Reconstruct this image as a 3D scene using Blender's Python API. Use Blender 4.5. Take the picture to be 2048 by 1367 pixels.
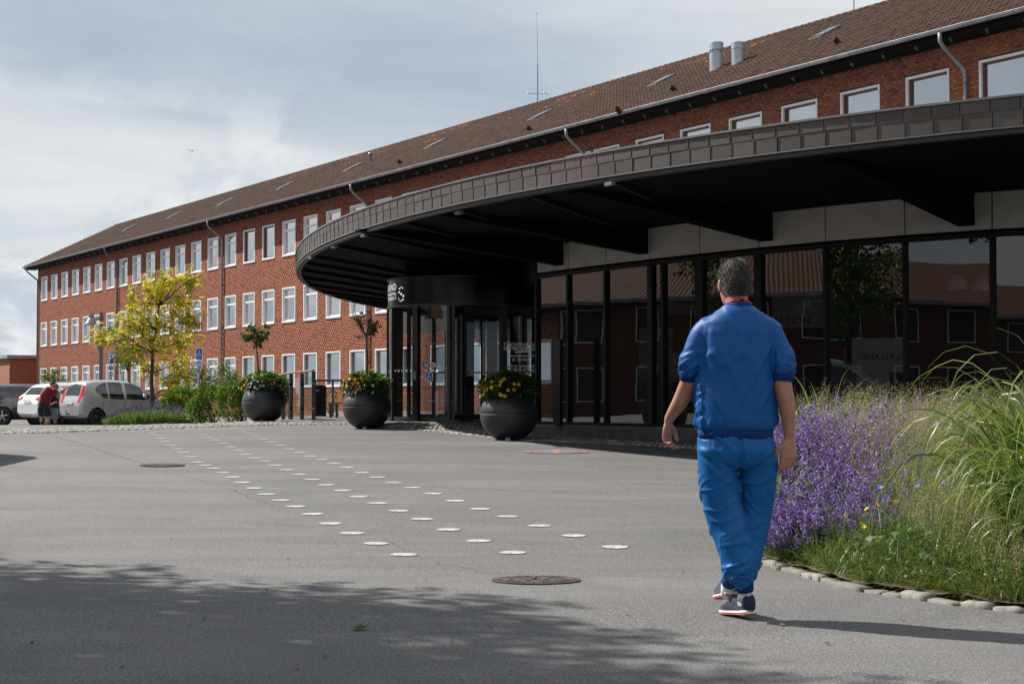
import bpy, bmesh, math, random
import numpy as np
from mathutils import Vector, Matrix, noise as mnoise
R = math.radians
random.seed(7); rng = np.random.default_rng(7)
SC = bpy.context.scene
for o in list(bpy.data.objects): bpy.data.objects.remove(o, do_unlink=True)
COL = SC.collection

# ------------------------------------------------------------------ camera
CZ = 1.15                      # lens height above the tarmac at the walker's feet
F = 3250.0                     # focal length in pixels of the 2048 px wide photograph
PITCH = math.atan(113.5 / F)
cam = bpy.data.cameras.new('camera'); cam.sensor_width = 36.0; cam.lens = F / 2048 * 36
cam.clip_start = 0.1; cam.clip_end = 4000
camo = bpy.data.objects.new('camera', cam); COL.objects.link(camo)
camo.location = (0, 0, CZ); camo.rotation_euler = (R(90) + PITCH, 0, 0)
SC.camera = camo
SC.render.resolution_x = 1024; SC.render.resolution_y = 683

# ------------------------------------------------------------------ light
SUN_AZ = R(149); SUN_EL = R(43)
SD = Vector((math.cos(SUN_AZ) * math.cos(SUN_EL), math.sin(SUN_AZ) * math.cos(SUN_EL), math.sin(SUN_EL)))
sl = bpy.data.lights.new('sun', 'SUN'); sl.energy = 5.0; sl.angle = R(0.55); sl.color = (1.0, 0.955, 0.89)
so = bpy.data.objects.new('sun', sl); COL.objects.link(so)
so.rotation_euler = (-SD).to_track_quat('-Z', 'Y').to_euler(); so.location = (-30, 20, 40)
W = bpy.data.worlds.new('World'); SC.world = W; W.use_nodes = True
nt = W.node_tree; nt.nodes.clear()
def nn(t, typ, **k):
    n = t.nodes.new(typ)
    for a, b in k.items(): setattr(n, a, b)
    return n
def setin(n, **k):
    for a, b in k.items(): n.inputs[a.replace('_', ' ')].default_value = b
out = nn(nt, 'ShaderNodeOutputWorld'); bg = nn(nt, 'ShaderNodeBackground'); bg.inputs[1].default_value = 0.05
sky = nn(nt, 'ShaderNodeTexSky', sky_type='NISHITA', sun_disc=False)
sky.sun_elevation = SUN_EL; sky.sun_rotation = R(90) - SUN_AZ; sky.air_density = 1.0; sky.dust_density = 1.2
tc = nn(nt, 'ShaderNodeTexCoord')
# clouds are laid out on a flat deck overhead: direction / (height + a little), so they flatten to the horizon
sep = nn(nt, 'ShaderNodeSeparateXYZ'); nt.links.new(tc.outputs['Generated'], sep.inputs[0])
def wm(op, a, b=None):
    n = nn(nt, 'ShaderNodeMath', operation=op)
    for i, v in enumerate((a, b)):
        if v is None: continue
        if isinstance(v, (int, float)): n.inputs[i].default_value = v
        else: nt.links.new(v, n.inputs[i])
    return n.outputs[0]
def wmix(fac, a, b):
    n = nn(nt, 'ShaderNodeMix', data_type='RGBA')
    for s, v in ((n.inputs[0], fac), (n.inputs[6], a), (n.inputs[7], b)):
        if isinstance(v, (int, float)): s.default_value = v
        elif isinstance(v, tuple): s.default_value = v
        else: nt.links.new(v, s)
    return n.outputs[2]
zz = wm('ADD', wm('MAXIMUM', sep.outputs[2], 0.0), 0.16)
cmb = nn(nt, 'ShaderNodeCombineXYZ')
nt.links.new(wm('DIVIDE', sep.outputs[0], zz), cmb.inputs[0]); nt.links.new(wm('DIVIDE', sep.outputs[1], zz), cmb.inputs[1])
nt.links.new(wm('MULTIPLY', sep.outputs[2], 3.0), cmb.inputs[2])
def wnoise(scale, det, rough, dist=0.0, off=(0, 0, 0), vec=None):
    m = nn(nt, 'ShaderNodeMapping'); m.inputs['Location'].default_value = off
    nt.links.new(vec or cmb.outputs[0], m.inputs[0])
    n = nn(nt, 'ShaderNodeTexNoise'); setin(n, Scale=scale, Detail=det, Roughness=rough, Distortion=dist)
    nt.links.new(m.outputs[0], n.inputs['Vector']); return n.outputs[0]
def wramp(v, p0, p1, c0=(0, 0, 0, 1), c1=(1, 1, 1, 1), ease=True):
    n = nn(nt, 'ShaderNodeValToRGB'); n.color_ramp.interpolation = 'EASE' if ease else 'LINEAR'
    n.color_ramp.elements[0].position = p0; n.color_ramp.elements[1].position = p1
    n.color_ramp.elements[0].color = c0; n.color_ramp.elements[1].color = c1
    nt.links.new(v, n.inputs[0]); return n.outputs[0]
deck = wramp(wnoise(0.55, 7, 0.55, 0.5, (5.3, 2.1, 0.4)), 0.33, 0.64)
deckcol = wmix(deck, (4.9, 5.8, 6.9, 1), (9.4, 9.6, 9.7, 1))
# heaped cumulus low down, with bright sunlit heads
puffm = nn(nt, 'ShaderNodeMapping'); puffm.inputs['Scale'].default_value = (1, 1, 1.5); nt.links.new(tc.outputs['Generated'], puffm.inputs[0])
puff = wramp(wnoise(6.5, 10, 0.60, 0.35, (0.42, 0.1, 0.15), puffm.outputs[0]), 0.50, 0.57)
low = wm('SUBTRACT', 1.0, wramp(sep.outputs[2], 0.06, 0.24))
puffcol = wmix(wramp(wnoise(16, 6, 0.6, 0.2, (2, 0, 0), puffm.outputs[0]), 0.35, 0.65), (6.0, 6.9, 8.0, 1), (11.0, 11.0, 10.9, 1))
clear = wmix(0.72, sky.outputs[0], (6.2, 7.2, 8.5, 1))
cover = wramp(wnoise(0.9, 5, 0.55, 0.2, (0.3, 4.4, 1.0)), 0.22, 0.45)
c1 = wmix(cover, clear, deckcol)
c2 = wmix(wm('MULTIPLY', wm('MULTIPLY', puff, low), 0.8), c1, puffcol)
nt.links.new(c2, bg.inputs[0]); nt.links.new(bg.outputs[0], out.inputs[0])
vs = SC.view_settings; vs.view_transform = 'Standard'; vs.look = 'None'; vs.exposure = 0.8; vs.gamma = 1.0; vs.use_curve_mapping = False
SC.render.engine = 'CYCLES'

# ------------------------------------------------------------------ pixel helpers (2048 px photograph)
def ray(px, py):
    a = (px - 1024) / F; b = (683.5 - py) / F
    cp, sp = math.cos(PITCH), math.sin(PITCH)
    return Vector((a, cp - b * sp, sp + b * cp))
def at(px, py, Y):
    d = ray(px, py); return Vector((d.x / d.y * Y, Y, CZ + d.z / d.y * Y))
def atz(px, py, z):
    d = ray(px, py); t = (z - CZ) / d.z; return Vector((d.x * t, d.y * t, z))
def xof(px, Y): return (px - 1024) / F * Y
GY = [0, 9, 11, 12.3, 31, 36.5, 40.6, 46, 60]
GZ = [0.0, 0.0, -0.045, -0.03, 0.415, 0.50, 0.575, 0.62, 0.62]
def sstep(a, b, x):
    t = np.clip((x - a) / (b - a), 0, 1); return t * t * (3 - 2 * t)
def gz(X, Y):
    r = np.interp(Y, GY, GZ)
    lot = np.interp(Y, [30, 38, 47, 58], [0, 0, -0.27, -0.43])   # the car park beyond the crest lies lower
    m = 1 - sstep(-9.0, -5.0, np.asarray(X, float) + 0.06 * (np.asarray(Y, float) - 40))
    dd = np.hypot(np.asarray(X, float) + 1.16, np.asarray(Y, float) - 37.5)
    door = 1 - sstep(1.9, 2.75, dd)                                # the paving ramps up to the revolving door
    z = r + lot * m
    return z + (0.645 - z) * door
def gp(px, py):
    d = ray(px, py); lo, hi = 4.0, 140.0
    Ys = np.linspace(lo, hi, 3000); t = Ys / d.y
    diff = CZ + d.z * t - gz(d.x * t, Ys)
    i = int(np.argmax(diff < 0)) if (diff < 0).any() else len(Ys) - 1
    Y = Ys[i]; return Vector((d.x / d.y * Y, Y, float(gz(d.x / d.y * Y, Y))))

# ------------------------------------------------------------------ mesh helpers
class MB:
    def __init__(s): s.v = []; s.f = []; s.m = []
    def add(s, vs, fs, mi=0):
        b = len(s.v); s.v += [tuple(p) for p in vs]; s.f += [tuple(i + b for i in f) for f in fs]; s.m += [mi] * len(fs)
    def box(s, a, b, mi=0, M=None):
        x0, y0, z0 = a; x1, y1, z1 = b
        p = [Vector(q) for q in ((x0,y0,z0),(x1,y0,z0),(x1,y1,z0),(x0,y1,z0),(x0,y0,z1),(x1,y0,z1),(x1,y1,z1),(x0,y1,z1))]
        if M is not None: p = [M @ q for q in p]
        s.add(p, [(0,3,2,1),(4,5,6,7),(0,1,5,4),(1,2,6,5),(2,3,7,6),(3,0,4,7)], mi)
    def bar(s, p, q, w, h, up=(0, 0, 1), mi=0):
        p = Vector(p); q = Vector(q); d = q - p; L = d.length
        if L < 1e-6: return
        d /= L; up = Vector(up); sx = d.cross(up)
        if sx.length < 1e-4: sx = d.cross(Vector((1, 0, 0)))
        sx.normalize(); uz = sx.cross(d)
        vs = [e + sx * a * w / 2 + uz * b * h / 2 for e in (p, q) for a, b in ((-1,-1),(1,-1),(1,1),(-1,1))]
        s.add(vs, [(0,1,2,3),(7,6,5,4),(0,4,5,1),(1,5,6,2),(2,6,7,3),(3,7,4,0)], mi)
    def tube(s, pts, rad, n=8, cap=True, mi=0):
        pts = [Vector(p) for p in pts]; m = len(pts)
        if isinstance(rad, (int, float)): rad = [rad] * m
        b = len(s.v); fr = None
        for i, p in enumerate(pts):
            t = (pts[min(i+1, m-1)] - pts[max(i-1, 0)]).normalized()
            if fr is None:
                a = Vector((0, 0, 1)) if abs(t.z) < 0.9 else Vector((1, 0, 0))
                fr = t.cross(a).normalized()
            fr = (fr - t * fr.dot(t)).normalized(); g = t.cross(fr)
            for k in range(n):
                an = 2 * math.pi * k / n
                s.v.append(tuple(p + (fr * math.cos(an) + g * math.sin(an)) * rad[i]))
        for i in range(m - 1):
            for k in range(n):
                k2 = (k + 1) % n
                s.f.append((b + i*n + k, b + i*n + k2, b + (i+1)*n + k2, b + (i+1)*n + k)); s.m.append(mi)
        if cap:
            s.f.append(tuple(b + k for k in range(n))[::-1]); s.m.append(mi)
            s.f.append(tuple(b + (m-1)*n + k for k in range(n))); s.m.append(mi)
    def lathe(s, prof, n=24, c=(0, 0, 0), mi=0, ax='z'):
        b = len(s.v)
        for r, h in prof:
            for k in range(n):
                a = 2 * math.pi * k / n; x, y, z = r * math.cos(a), r * math.sin(a), h
                if ax == 'y': x, y, z = x, z, y
                if ax == 'x': x, y, z = z, x, y
                s.v.append((c[0] + x, c[1] + y, c[2] + z))
        for i in range(len(prof) - 1):
            for k in range(n):
                k2 = (k + 1) % n
                s.f.append((b + i*n + k, b + i*n + k2, b + (i+1)*n + k2, b + (i+1)*n + k)); s.m.append(mi)
    def build(s, name, mats, parent=None, smooth=False, loc=None, rot=None):
        me = bpy.data.meshes.new(name)
        me.from_pydata(s.v, [], s.f); 
        if not isinstance(mats, (list, tuple)): mats = [mats]
        for m in mats: me.materials.append(m)
        if any(s.m): me.polygons.foreach_set('material_index', s.m)
        if smooth: me.polygons.foreach_set('use_smooth', [True] * len(s.f))
        me.update()
        return link(name, me, parent, loc, rot)
def link(name, me, parent=None, loc=None, rot=None):
    o = bpy.data.objects.new(name, me); COL.objects.link(o)
    if parent: o.parent = parent
    if loc is not None: o.location = loc
    if rot is not None: o.rotation_euler = rot
    return o
def npmesh(name, V, Fq, mats, cols=None, smooth=False, colname='Col'):
    """fast quad/tri mesh from arrays; cols per vertex (rgb)"""
    V = np.ascontiguousarray(V, np.float32); Fq = np.ascontiguousarray(Fq, np.int32)
    me = bpy.data.meshes.new(name); k = Fq.shape[1]
    me.vertices.add(len(V)); me.vertices.foreach_set('co', V.ravel())
    me.loops.add(Fq.size); me.loops.foreach_set('vertex_index', Fq.ravel())
    me.polygons.add(len(Fq)); me.polygons.foreach_set('loop_start', np.arange(0, Fq.size, k, dtype=np.int32))
    me.polygons.foreach_set('loop_total', np.full(len(Fq), k, np.int32))
    if smooth: me.polygons.foreach_set('use_smooth', np.ones(len(Fq), bool))
    for m in (mats if isinstance(mats, (list, tuple)) else [mats]): me.materials.append(m)
    if cols is not None:
        at_ = me.color_attributes.new(colname, 'FLOAT_COLOR', 'POINT')
        c = np.ones((len(V), 4), np.float32); c[:, :3] = cols; at_.data.foreach_set('color', c.ravel())
    me.update(calc_edges=True); me.validate(); return me
def empty(name, loc=(0, 0, 0), rz=0.0, label=None, cat=None, group=None, kind=None):
    o = bpy.data.objects.new(name, None); COL.objects.link(o); o.location = loc; o.rotation_euler = (0, 0, rz)
    o.empty_display_size = 0.2; tag(o, label, cat, group, kind); return o
def tag(o, label=None, cat=None, group=None, kind=None):
    if label: o['label'] = label
    if cat: o['category'] = cat
    if group: o['group'] = group
    if kind: o['kind'] = kind
    return o
def copy_tree(o, parent=None):
    c = o.copy(); COL.objects.link(c); c.parent = parent
    for ch in list(o.children): copy_tree(ch, c)
    return c

# ------------------------------------------------------------------ materials
def lin(h):
    h = h.lstrip('#'); v = [int(h[i:i+2], 16) / 255 for i in (0, 2, 4)]
    return tuple((x / 12.92 if x <= 0.04045 else ((x + 0.055) / 1.055) ** 2.4) for x in v) + (1,)
class Mat:
    def __init__(s, name):
        s.m = bpy.data.materials.new(name); s.m.use_nodes = True; s.t = s.m.node_tree
        s.b = s.t.nodes['Principled BSDF']; s.o = s.t.nodes['Material Output']
        s.tc = None
    def n(s, typ, **k): return nn(s.t, typ, **k)
    def L(s, a, b): s.t.links.new(a, b)
    def co(s, kind='Object', scale=(1, 1, 1), loc=(0, 0, 0), rot=(0, 0, 0)):
        tcn = s.n('ShaderNodeTexCoord'); m = s.n('ShaderNodeMapping')
        m.inputs['Scale'].default_value = scale; m.inputs['Location'].default_value = loc; m.inputs['Rotation'].default_value = rot
        s.L(tcn.outputs[kind], m.inputs[0]); return m.outputs[0]
    def noise(s, scale, det=4, rough=0.55, vec=None, dist=0.0):
        n = s.n('ShaderNodeTexNoise'); setin(n, Scale=scale, Detail=det, Roughness=rough, Distortion=dist)
        s.L(vec if vec is not None else s.co(), n.inputs['Vector']); return n.outputs[0]
    def ramp(s, v, *stops):
        n = s.n('ShaderNodeValToRGB'); e = n.color_ramp.elements
        while len(e) < len(stops): e.new(0.5)
        for i, (p, c) in enumerate(stops):
            e[i].position = p; e[i].color = c if isinstance(c, tuple) else (c, c, c, 1)
        s.L(v, n.inputs[0]); return n.outputs[0]
    def mix(s, f, a, b, bt='MIX'):
        n = s.n('ShaderNodeMix', data_type='RGBA', blend_type=bt)
        for sk, v in ((n.inputs[0], f), (n.inputs[6], a), (n.inputs[7], b)):
            if isinstance(v, (int, float)): sk.default_value = v
            elif isinstance(v, tuple): sk.default_value = v
            else: s.L(v, sk)
        return n.outputs[2]
    def math(s, op, a, b=0.0):
        n = s.n('ShaderNodeMath', operation=op)
        for i, v in enumerate((a, b)):
            if isinstance(v, (int, float)): n.inputs[i].default_value = v
            else: s.L(v, n.inputs[i])
        return n.outputs[0]
    def col(s, v):
        if isinstance(v, tuple): s.b.inputs['Base Color'].default_value = v
        else: s.L(v, s.b.inputs['Base Color'])
        return s
    def set(s, **k):
        for a, v in k.items():
            i = s.b.inputs[a.replace('_', ' ')]
            if isinstance(v, (int, float, tuple)): i.default_value = v
            else: s.L(v, i)
        return s
    def bump(s, h, strength=0.3, dist=0.02):
        n = s.n('ShaderNodeBump'); n.inputs['Strength'].default_value = strength; n.inputs['Distance'].default_value = dist
        s.L(h, n.inputs['Height']); s.L(n.outputs[0], s.b.inputs['Normal']); return s
    def vcol(s, name='Col'):
        n = s.n('ShaderNodeVertexColor'); n.layer_name = name; return n.outputs[0]
    def orand(s):
        return s.n('ShaderNodeObjectInfo').outputs['Random']
M = {}
def simple(key, color, rough=0.5, metal=0.0, var=0.12, scale=6.0, bump=0.0, bscale=60.0, spec=None, coat=None):
    m = Mat(key); c = lin(color) if isinstance(color, str) else color
    v = m.noise(scale, 5, 0.6)
    d = tuple(x * (1 - var) for x in c[:3]) + (1,); l = tuple(min(1, x * (1 + var)) for x in c[:3]) + (1,)
    m.col(m.ramp(v, (0.3, d), (0.7, l))); 
    m.set(Roughness=m.math('ADD', m.math('MULTIPLY', m.noise(scale * 2.3, 4), 0.16), max(0.0, rough - 0.08)), Metallic=metal)
    if spec is not None: m.b.inputs['Specular IOR Level'].default_value = spec
    if coat: m.b.inputs['Coat Weight'].default_value = coat; m.b.inputs['Coat Roughness'].default_value = 0.06
    if bump: m.bump(m.noise(bscale, 4), bump, 0.005)
    M[key] = m.m; return m.m
# asphalt: worn light grey aggregate, darker patches, fine specks
m = Mat('asphalt'); v = m.co()
big = m.noise(0.16, 5, 0.6, v, 0.4); mid = m.noise(1.1, 5, 0.65, v, 0.3); fine = m.noise(62, 4, 0.85, v); spk = m.noise(120, 3, 0.75, v)
stre = m.noise(0.5, 4, 0.6, m.co(scale=(0.25, 1.6, 1), rot=(0, 0, R(12))), 0.6)
base = m.ramp(big, (0.3, (0.090, 0.089, 0.090, 1)), (0.72, (0.168, 0.163, 0.158, 1)))
base = m.mix(m.ramp(mid, (0.38, 0.0), (0.75, 0.45)), base, (0.205, 0.198, 0.19, 1))
base = m.mix(m.ramp(stre, (0.42, 0.5), (0.56, 0.0)), base, (0.085, 0.085, 0.087, 1))
tyre = m.n('ShaderNodeTexWave', wave_type='RINGS', rings_direction='Z'); tyre.inputs['Scale'].default_value = 0.22; tyre.inputs['Distortion'].default_value = 2.5; tyre.inputs['Detail'].default_value = 3; m.L(m.co(loc=(9, -3, 0)), tyre.inputs[0])
base = m.mix(m.math('MULTIPLY', m.ramp(tyre.outputs[0], (0.86, 0.0), (0.97, 0.45)), m.ramp(m.noise(.35, 4, .6, v), (.45, 0.0), (.62, 1.0))), base, (0.07, 0.07, 0.072, 1))
stain = m.noise(.75, 6, .7, m.co(loc=(4, 2, 0)), .8)
base = m.mix(m.ramp(stain, (.63, 0.0), (.72, .55)), base, (0.075, 0.073, 0.071, 1))
base = m.mix(m.ramp(stain, (.25, .5), (.34, 0.0)), base, (0.24, 0.225, 0.205, 1))
base = m.mix(m.ramp(fine, (0.38, 0.95), (0.52, 0.0)), base, (0.035, 0.035, 0.037, 1))
base = m.mix(m.ramp(spk, (0.56, 0.0), (0.66, 0.9)), base, (0.46, 0.44, 0.42, 1))
m.col(base).set(Roughness=0.82).bump(m.mix(0.5, fine, spk), 0.9, 0.012); m.b.inputs['Specular IOR Level'].default_value = 0.3
M['asphalt'] = m.m
# bricks (vertex colour per brick)
m = Mat('brick'); vc = m.vcol(); n1 = m.noise(45, 4, 0.7)
m.col(m.mix(m.ramp(n1, (0.35, 0.35), (0.65, 0.0)), vc, (0.10, 0.035, 0.022, 1))).set(Roughness=0.88).bump(n1, 0.3, 0.004); m.b.inputs['Specular IOR Level'].default_value = 0.25
M['brick'] = m.m
m = Mat('loose_brick'); r = m.orand(); n1 = m.noise(45, 4, 0.7)
m.col(m.mix(m.ramp(n1, (0.35, 0.35), (0.65, 0.0)), m.ramp(r, (0.0, (0.27, 0.088, 0.045, 1)), (0.5, (0.37, 0.125, 0.062, 1)), (1.0, (0.46, 0.175, 0.092, 1))), (0.10, 0.035, 0.022, 1))).set(Roughness=0.88).bump(n1, 0.3, 0.004)
m.b.inputs['Specular IOR Level'].default_value = 0.25; M['loose_brick'] = m.m
m = Mat('mortar'); n1 = m.noise(30, 4); m.col(m.ramp(n1, (0.3, (0.045, 0.036, 0.031, 1)), (0.7, (0.085, 0.070, 0.060, 1)))).set(Roughness=0.95); M['mortar'] = m.m
def brickmat(key, c0, c1, mortar, sc=1.0):
    m = Mat(key); t = m.n('ShaderNodeTexBrick'); m.L(m.co('Object', (sc, sc, sc)), t.inputs[0])
    return m, t
# roof tile
for key in ('roof_tile',):
    m = Mat(key); vc = m.vcol(); n1 = m.noise(9, 5, 0.7); n2 = m.noise(60, 3, 0.7)
    c = m.mix(m.ramp(n1, (0.40, 0.75), (0.62, 0.0)), vc, (0.045, 0.032, 0.024, 1))
    c = m.mix(m.ramp(n2, (0.66, 0.0), (0.78, 0.2)), c, (0.12, 0.09, 0.055, 1))
    m.col(c).set(Roughness=0.9).bump(n2, 0.25, 0.005); m.b.inputs['Specular IOR Level'].default_value = 0.25; M[key] = m.m
m = Mat('loose_tile'); r = m.orand(); n1 = m.noise(9, 5, 0.7)
c = m.ramp(r, (0, (0.040, 0.019, 0.013, 1)), (0.6, (0.064, 0.028, 0.018, 1)), (1, (0.10, 0.042, 0.025, 1)))
m.col(m.mix(m.ramp(n1, (0.40, 0.75), (0.62, 0.0)), c, (0.045, 0.032, 0.024, 1))).set(Roughness=0.9); m.b.inputs['Specular IOR Level'].default_value = 0.25; M['loose_tile'] = m.m
simple('white_paint', (0.72, 0.72, 0.72, 1), 0.4, var=0.06, scale=3)
simple('sill_grey', (0.30, 0.30, 0.30, 1), 0.5, var=0.2)
simple('brown_frame', (0.10, 0.055, 0.032, 1), 0.5, var=0.2)
simple('zinc', (0.24, 0.25, 0.265, 1), 0.55, 0.3, var=0.25, scale=2.2)
simple('zinc_dark', (0.13, 0.14, 0.16, 1), 0.5, 0.5, var=0.2)
simple('black_paint', (0.005, 0.005, 0.0055, 1), 0.6, var=0.2, spec=.25)
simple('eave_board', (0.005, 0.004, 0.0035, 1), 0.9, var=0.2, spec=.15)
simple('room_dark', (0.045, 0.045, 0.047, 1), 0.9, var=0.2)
simple('blind_white', (0.84, 0.85, 0.86, 1), 0.8, var=0.05, scale=1.5)
simple('blind_green', (0.22, 0.29, 0.27, 1), 0.8, var=0.08)
m = Mat('blind_slats'); w = m.n('ShaderNodeTexWave', wave_type='BANDS', bands_direction='Z'); w.inputs['Scale'].default_value = 5.5
m.L(m.co(), w.inputs[0]); m.col(m.ramp(w.outputs[0], (0.2, (0.20, 0.24, 0.26, 1)), (0.75, (0.52, 0.57, 0.58, 1)))).set(Roughness=0.6); M['blind_slats'] = m.m
def glassmat(key, tint, ior=1.5, extra=0.0, rough=0.0, wav=0.0, wscale=0.6):
    m = Mat(key); t = m.t; t.nodes.remove(m.b)
    tr = m.n('ShaderNodeBsdfTransparent'); tr.inputs[0].default_value = tint
    gl = m.n('ShaderNodeBsdfGlossy'); gl.inputs['Roughness'].default_value = rough; gl.inputs['Color'].default_value = (0.95, 0.97, 1, 1)
    fr = m.n('ShaderNodeFresnel'); fr.inputs['IOR'].default_value = ior
    fac = m.math('MINIMUM', m.math('ADD', m.math('MULTIPLY', fr.outputs[0], 1.0), extra), 1.0)
    mx = m.n('ShaderNodeMixShader'); m.L(fac, mx.inputs[0]); m.L(tr.outputs[0], mx.inputs[1]); m.L(gl.outputs[0], mx.inputs[2]); m.L(mx.outputs[0], m.o.inputs[0])
    if wav:
        b = m.n('ShaderNodeBump'); b.inputs['Strength'].default_value = wav; b.inputs['Distance'].default_value = 0.05
        m.L(m.noise(wscale, 2, 0.4), b.inputs['Height']); m.L(b.outputs[0], gl.inputs['Normal']); m.L(b.outputs[0], fr.inputs['Normal'])
    M[key] = m.m; return m.m
glassmat('window_glass', (0.88, 0.92, 0.92, 1), 1.7, 0.42, 0.0, 0.08, 0.5)
glassmat('facade_glass', (0.45, 0.48, 0.50, 1), 1.62, 0.02, 0.0, 0.05, 0.55)
glassmat('door_glass', (0.72, 0.76, 0.78, 1), 1.5, 0.02, 0.0, 0.03, 0.5)
glassmat('clear_glass', (0.80, 0.88, 0.85, 1), 1.5, 0.03)
glassmat('car_glass', (0.22, 0.25, 0.26, 1), 1.55, 0.05)
# ================================================================== ground
xs = np.unique(np.concatenate([np.linspace(-400, -40, 13), np.linspace(-40, -12, 29), np.linspace(-12, 12, 97), np.linspace(12, 40, 29), np.linspace(40, 400, 13)]))
ys = np.unique(np.concatenate([np.linspace(-200, 0, 12), np.linspace(0, 5, 8), np.linspace(5, 48, 130), np.linspace(48, 70, 23), np.linspace(70, 900, 24)]))
XX, YY = np.meshgrid(xs, ys); ZZ = gz(XX, YY)
near = np.exp(-((YY - 15) / 14) ** 2)
ZZ = ZZ + 0.006 * near * np.sin(XX * 1.9 + YY * 0.7) * np.sin(YY * 1.3)
V = np.stack([XX, YY, ZZ], -1).reshape(-1, 3); nx, ny = len(xs), len(ys)
i, j = np.meshgrid(np.arange(nx - 1), np.arange(ny - 1)); a = (j * nx + i).ravel()
GROUND = link('tarmac_ground', npmesh('tarmac_ground', V, np.stack([a, a + 1, a + nx + 1, a + nx], 1), M['asphalt'], smooth=True))
tag(GROUND, 'worn light grey tarmac forecourt in front of the entrance', kind='structure')
def gzr(x, y):   # ground incl. the slight unevenness
    return float(gz(x, y)) + 0.006 * math.exp(-((y - 15) / 14) ** 2) * math.sin(x * 1.9 + y * 0.7) * math.sin(y * 1.3)

# painted dots of the crossing (positions read from the photograph, laid on the ground)
DOTS = [[(807,1110),(752,1087),(704,1066),(661,1047.6),(625,1029),(590.6,1014),(561.6,1000.7),(533,987.5),(508,975.9),(484.4,965.5),(465,955),(445.5,945.6),(427,936.5),(410.6,929.8),(394.9,924),(380.3,913.6),(367.5,904.5),(355,897),(342.6,890),(331.4,883.4),(321,876.7),(311,870.5),(302.8,866.4),(294,861.5)],
 [(1026,1105.5),(957,1082),(897,1059),(844,1039),(797,1022.5),(756,1007),(717,993.5),(684.4,981.3),(652.4,969.6),(624.6,959.3),(597.7,948.9),(573.6,939.4),(550.8,930.7),(529.2,922.4),(510,916),(492.7,909),(476,901),(460.4,893.7),(445,886.7),(431,880),(418,873.8),(405.6,868),(394,863.5),(382.4,858.5)],
 [(1230,1095),(1147,1073),(1078,1052),(1015,1032.5),(960,1017),(910,1002),(866,988.5),(824,976),(787,965),(755,954),(723.6,944.8),(693.5,935),(667.8,927),(643.7,919.5),(620.5,912),(599.8,905),(579.8,898),(560.8,890.8),(543.3,884),(526.8,878),(510.6,871.3),(496,866),(482,861.8),(470,856.5)]]
m = Mat('road_paint'); n1 = m.noise(38, 5, 0.75); n2 = m.noise(7, 4, 0.6)
m.col(m.mix(m.ramp(n1, (0.44, 0.95), (0.57, 0.0)), m.ramp(n2, (0.3, (0.40, 0.39, 0.37, 1)), (0.7, (0.54, 0.53, 0.50, 1))), (0.16, 0.16, 0.155, 1))).set(Roughness=0.75); M['road_paint'] = m.m
for row in DOTS:
    for k, (px, py) in enumerate(row):
        c = gp(px, py); r0 = 0.105 * (1 + random.uniform(-.03, .03)); mb = MB()
        ring = []
        for q in range(28):
            an = 2 * math.pi * q / 28; r = r0 * (1 + 0.02 * math.sin(3 * an + k)); x, y = c.x + r * math.cos(an), c.y + r * math.sin(an)
            ring.append((x - c.x, y - c.y, gzr(x, y) + 0.006 - c.z))
        mb.add([(0, 0, gzr(c.x, c.y) + 0.006 - c.z)] + ring, [(0, 1 + q, 1 + (q + 1) % 28) for q in range(28)])
        mb.build('painted_dot', M['road_paint'], GROUND, loc=c)
# painted no-stopping roundel
def sheet_ring(mb, c, r0, r1, n, dz, a0=0, a1=2 * math.pi, mi=0):
    vs = []
    for q in range(n + 1):
        an = a0 + (a1 - a0) * q / n
        for r in (r0, r1):
            x, y = c.x + r * math.cos(an), c.y + r * math.sin(an); vs.append((x, y, gzr(x, y) + dz))
    mb.add(vs, [(2*q, 2*q + 1, 2*q + 3, 2*q + 2) for q in range(n)], mi)
def sheet_bar(mb, c, x0, x1, y0, y1, dz, mi=0, nx=6, ny=6):
    vs = [(c.x + x0 + (x1 - x0) * i / nx, c.y + y0 + (y1 - y0) * j / ny, 0) for j in range(ny + 1) for i in range(nx + 1)]
    vs = [(x, y, gzr(x, y) + dz) for x, y, _ in vs]
    mb.add(vs, [(j*(nx+1)+i, j*(nx+1)+i+1, (j+1)*(nx+1)+i+1, (j+1)*(nx+1)+i) for j in range(ny) for i in range(nx)], mi)
for key, cc in (('paint_red', (0.38, 0.115, 0.105, 1)), ('paint_blue', (0.115, 0.175, 0.33, 1))):
    m = Mat(key); n1 = m.noise(40, 5, 0.75); m.col(m.mix(m.ramp(n1, (0.42, 0.85), (0.56, 0.0)), cc, (0.15, 0.145, 0.14, 1))).set(Roughness=0.75); M[key] = m.m
c = gp(1112, 903.5); mb = MB()
sheet_ring(mb, c, 0.0, 0.45, 40, 0.005, mi=1); sheet_ring(mb, c, 0.43, 0.525, 40, 0.010)
sheet_bar(mb, c, -0.055, 0.055, -0.44, 0.44, 0.010); sheet_bar(mb, c, -0.44, -0.056, -0.05, 0.05, 0.010); sheet_bar(mb, c, 0.056, 0.44, -0.05, 0.05, 0.010)
mb.build('painted_roundel', [M['paint_red'], M['paint_blue']], GROUND)
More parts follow.
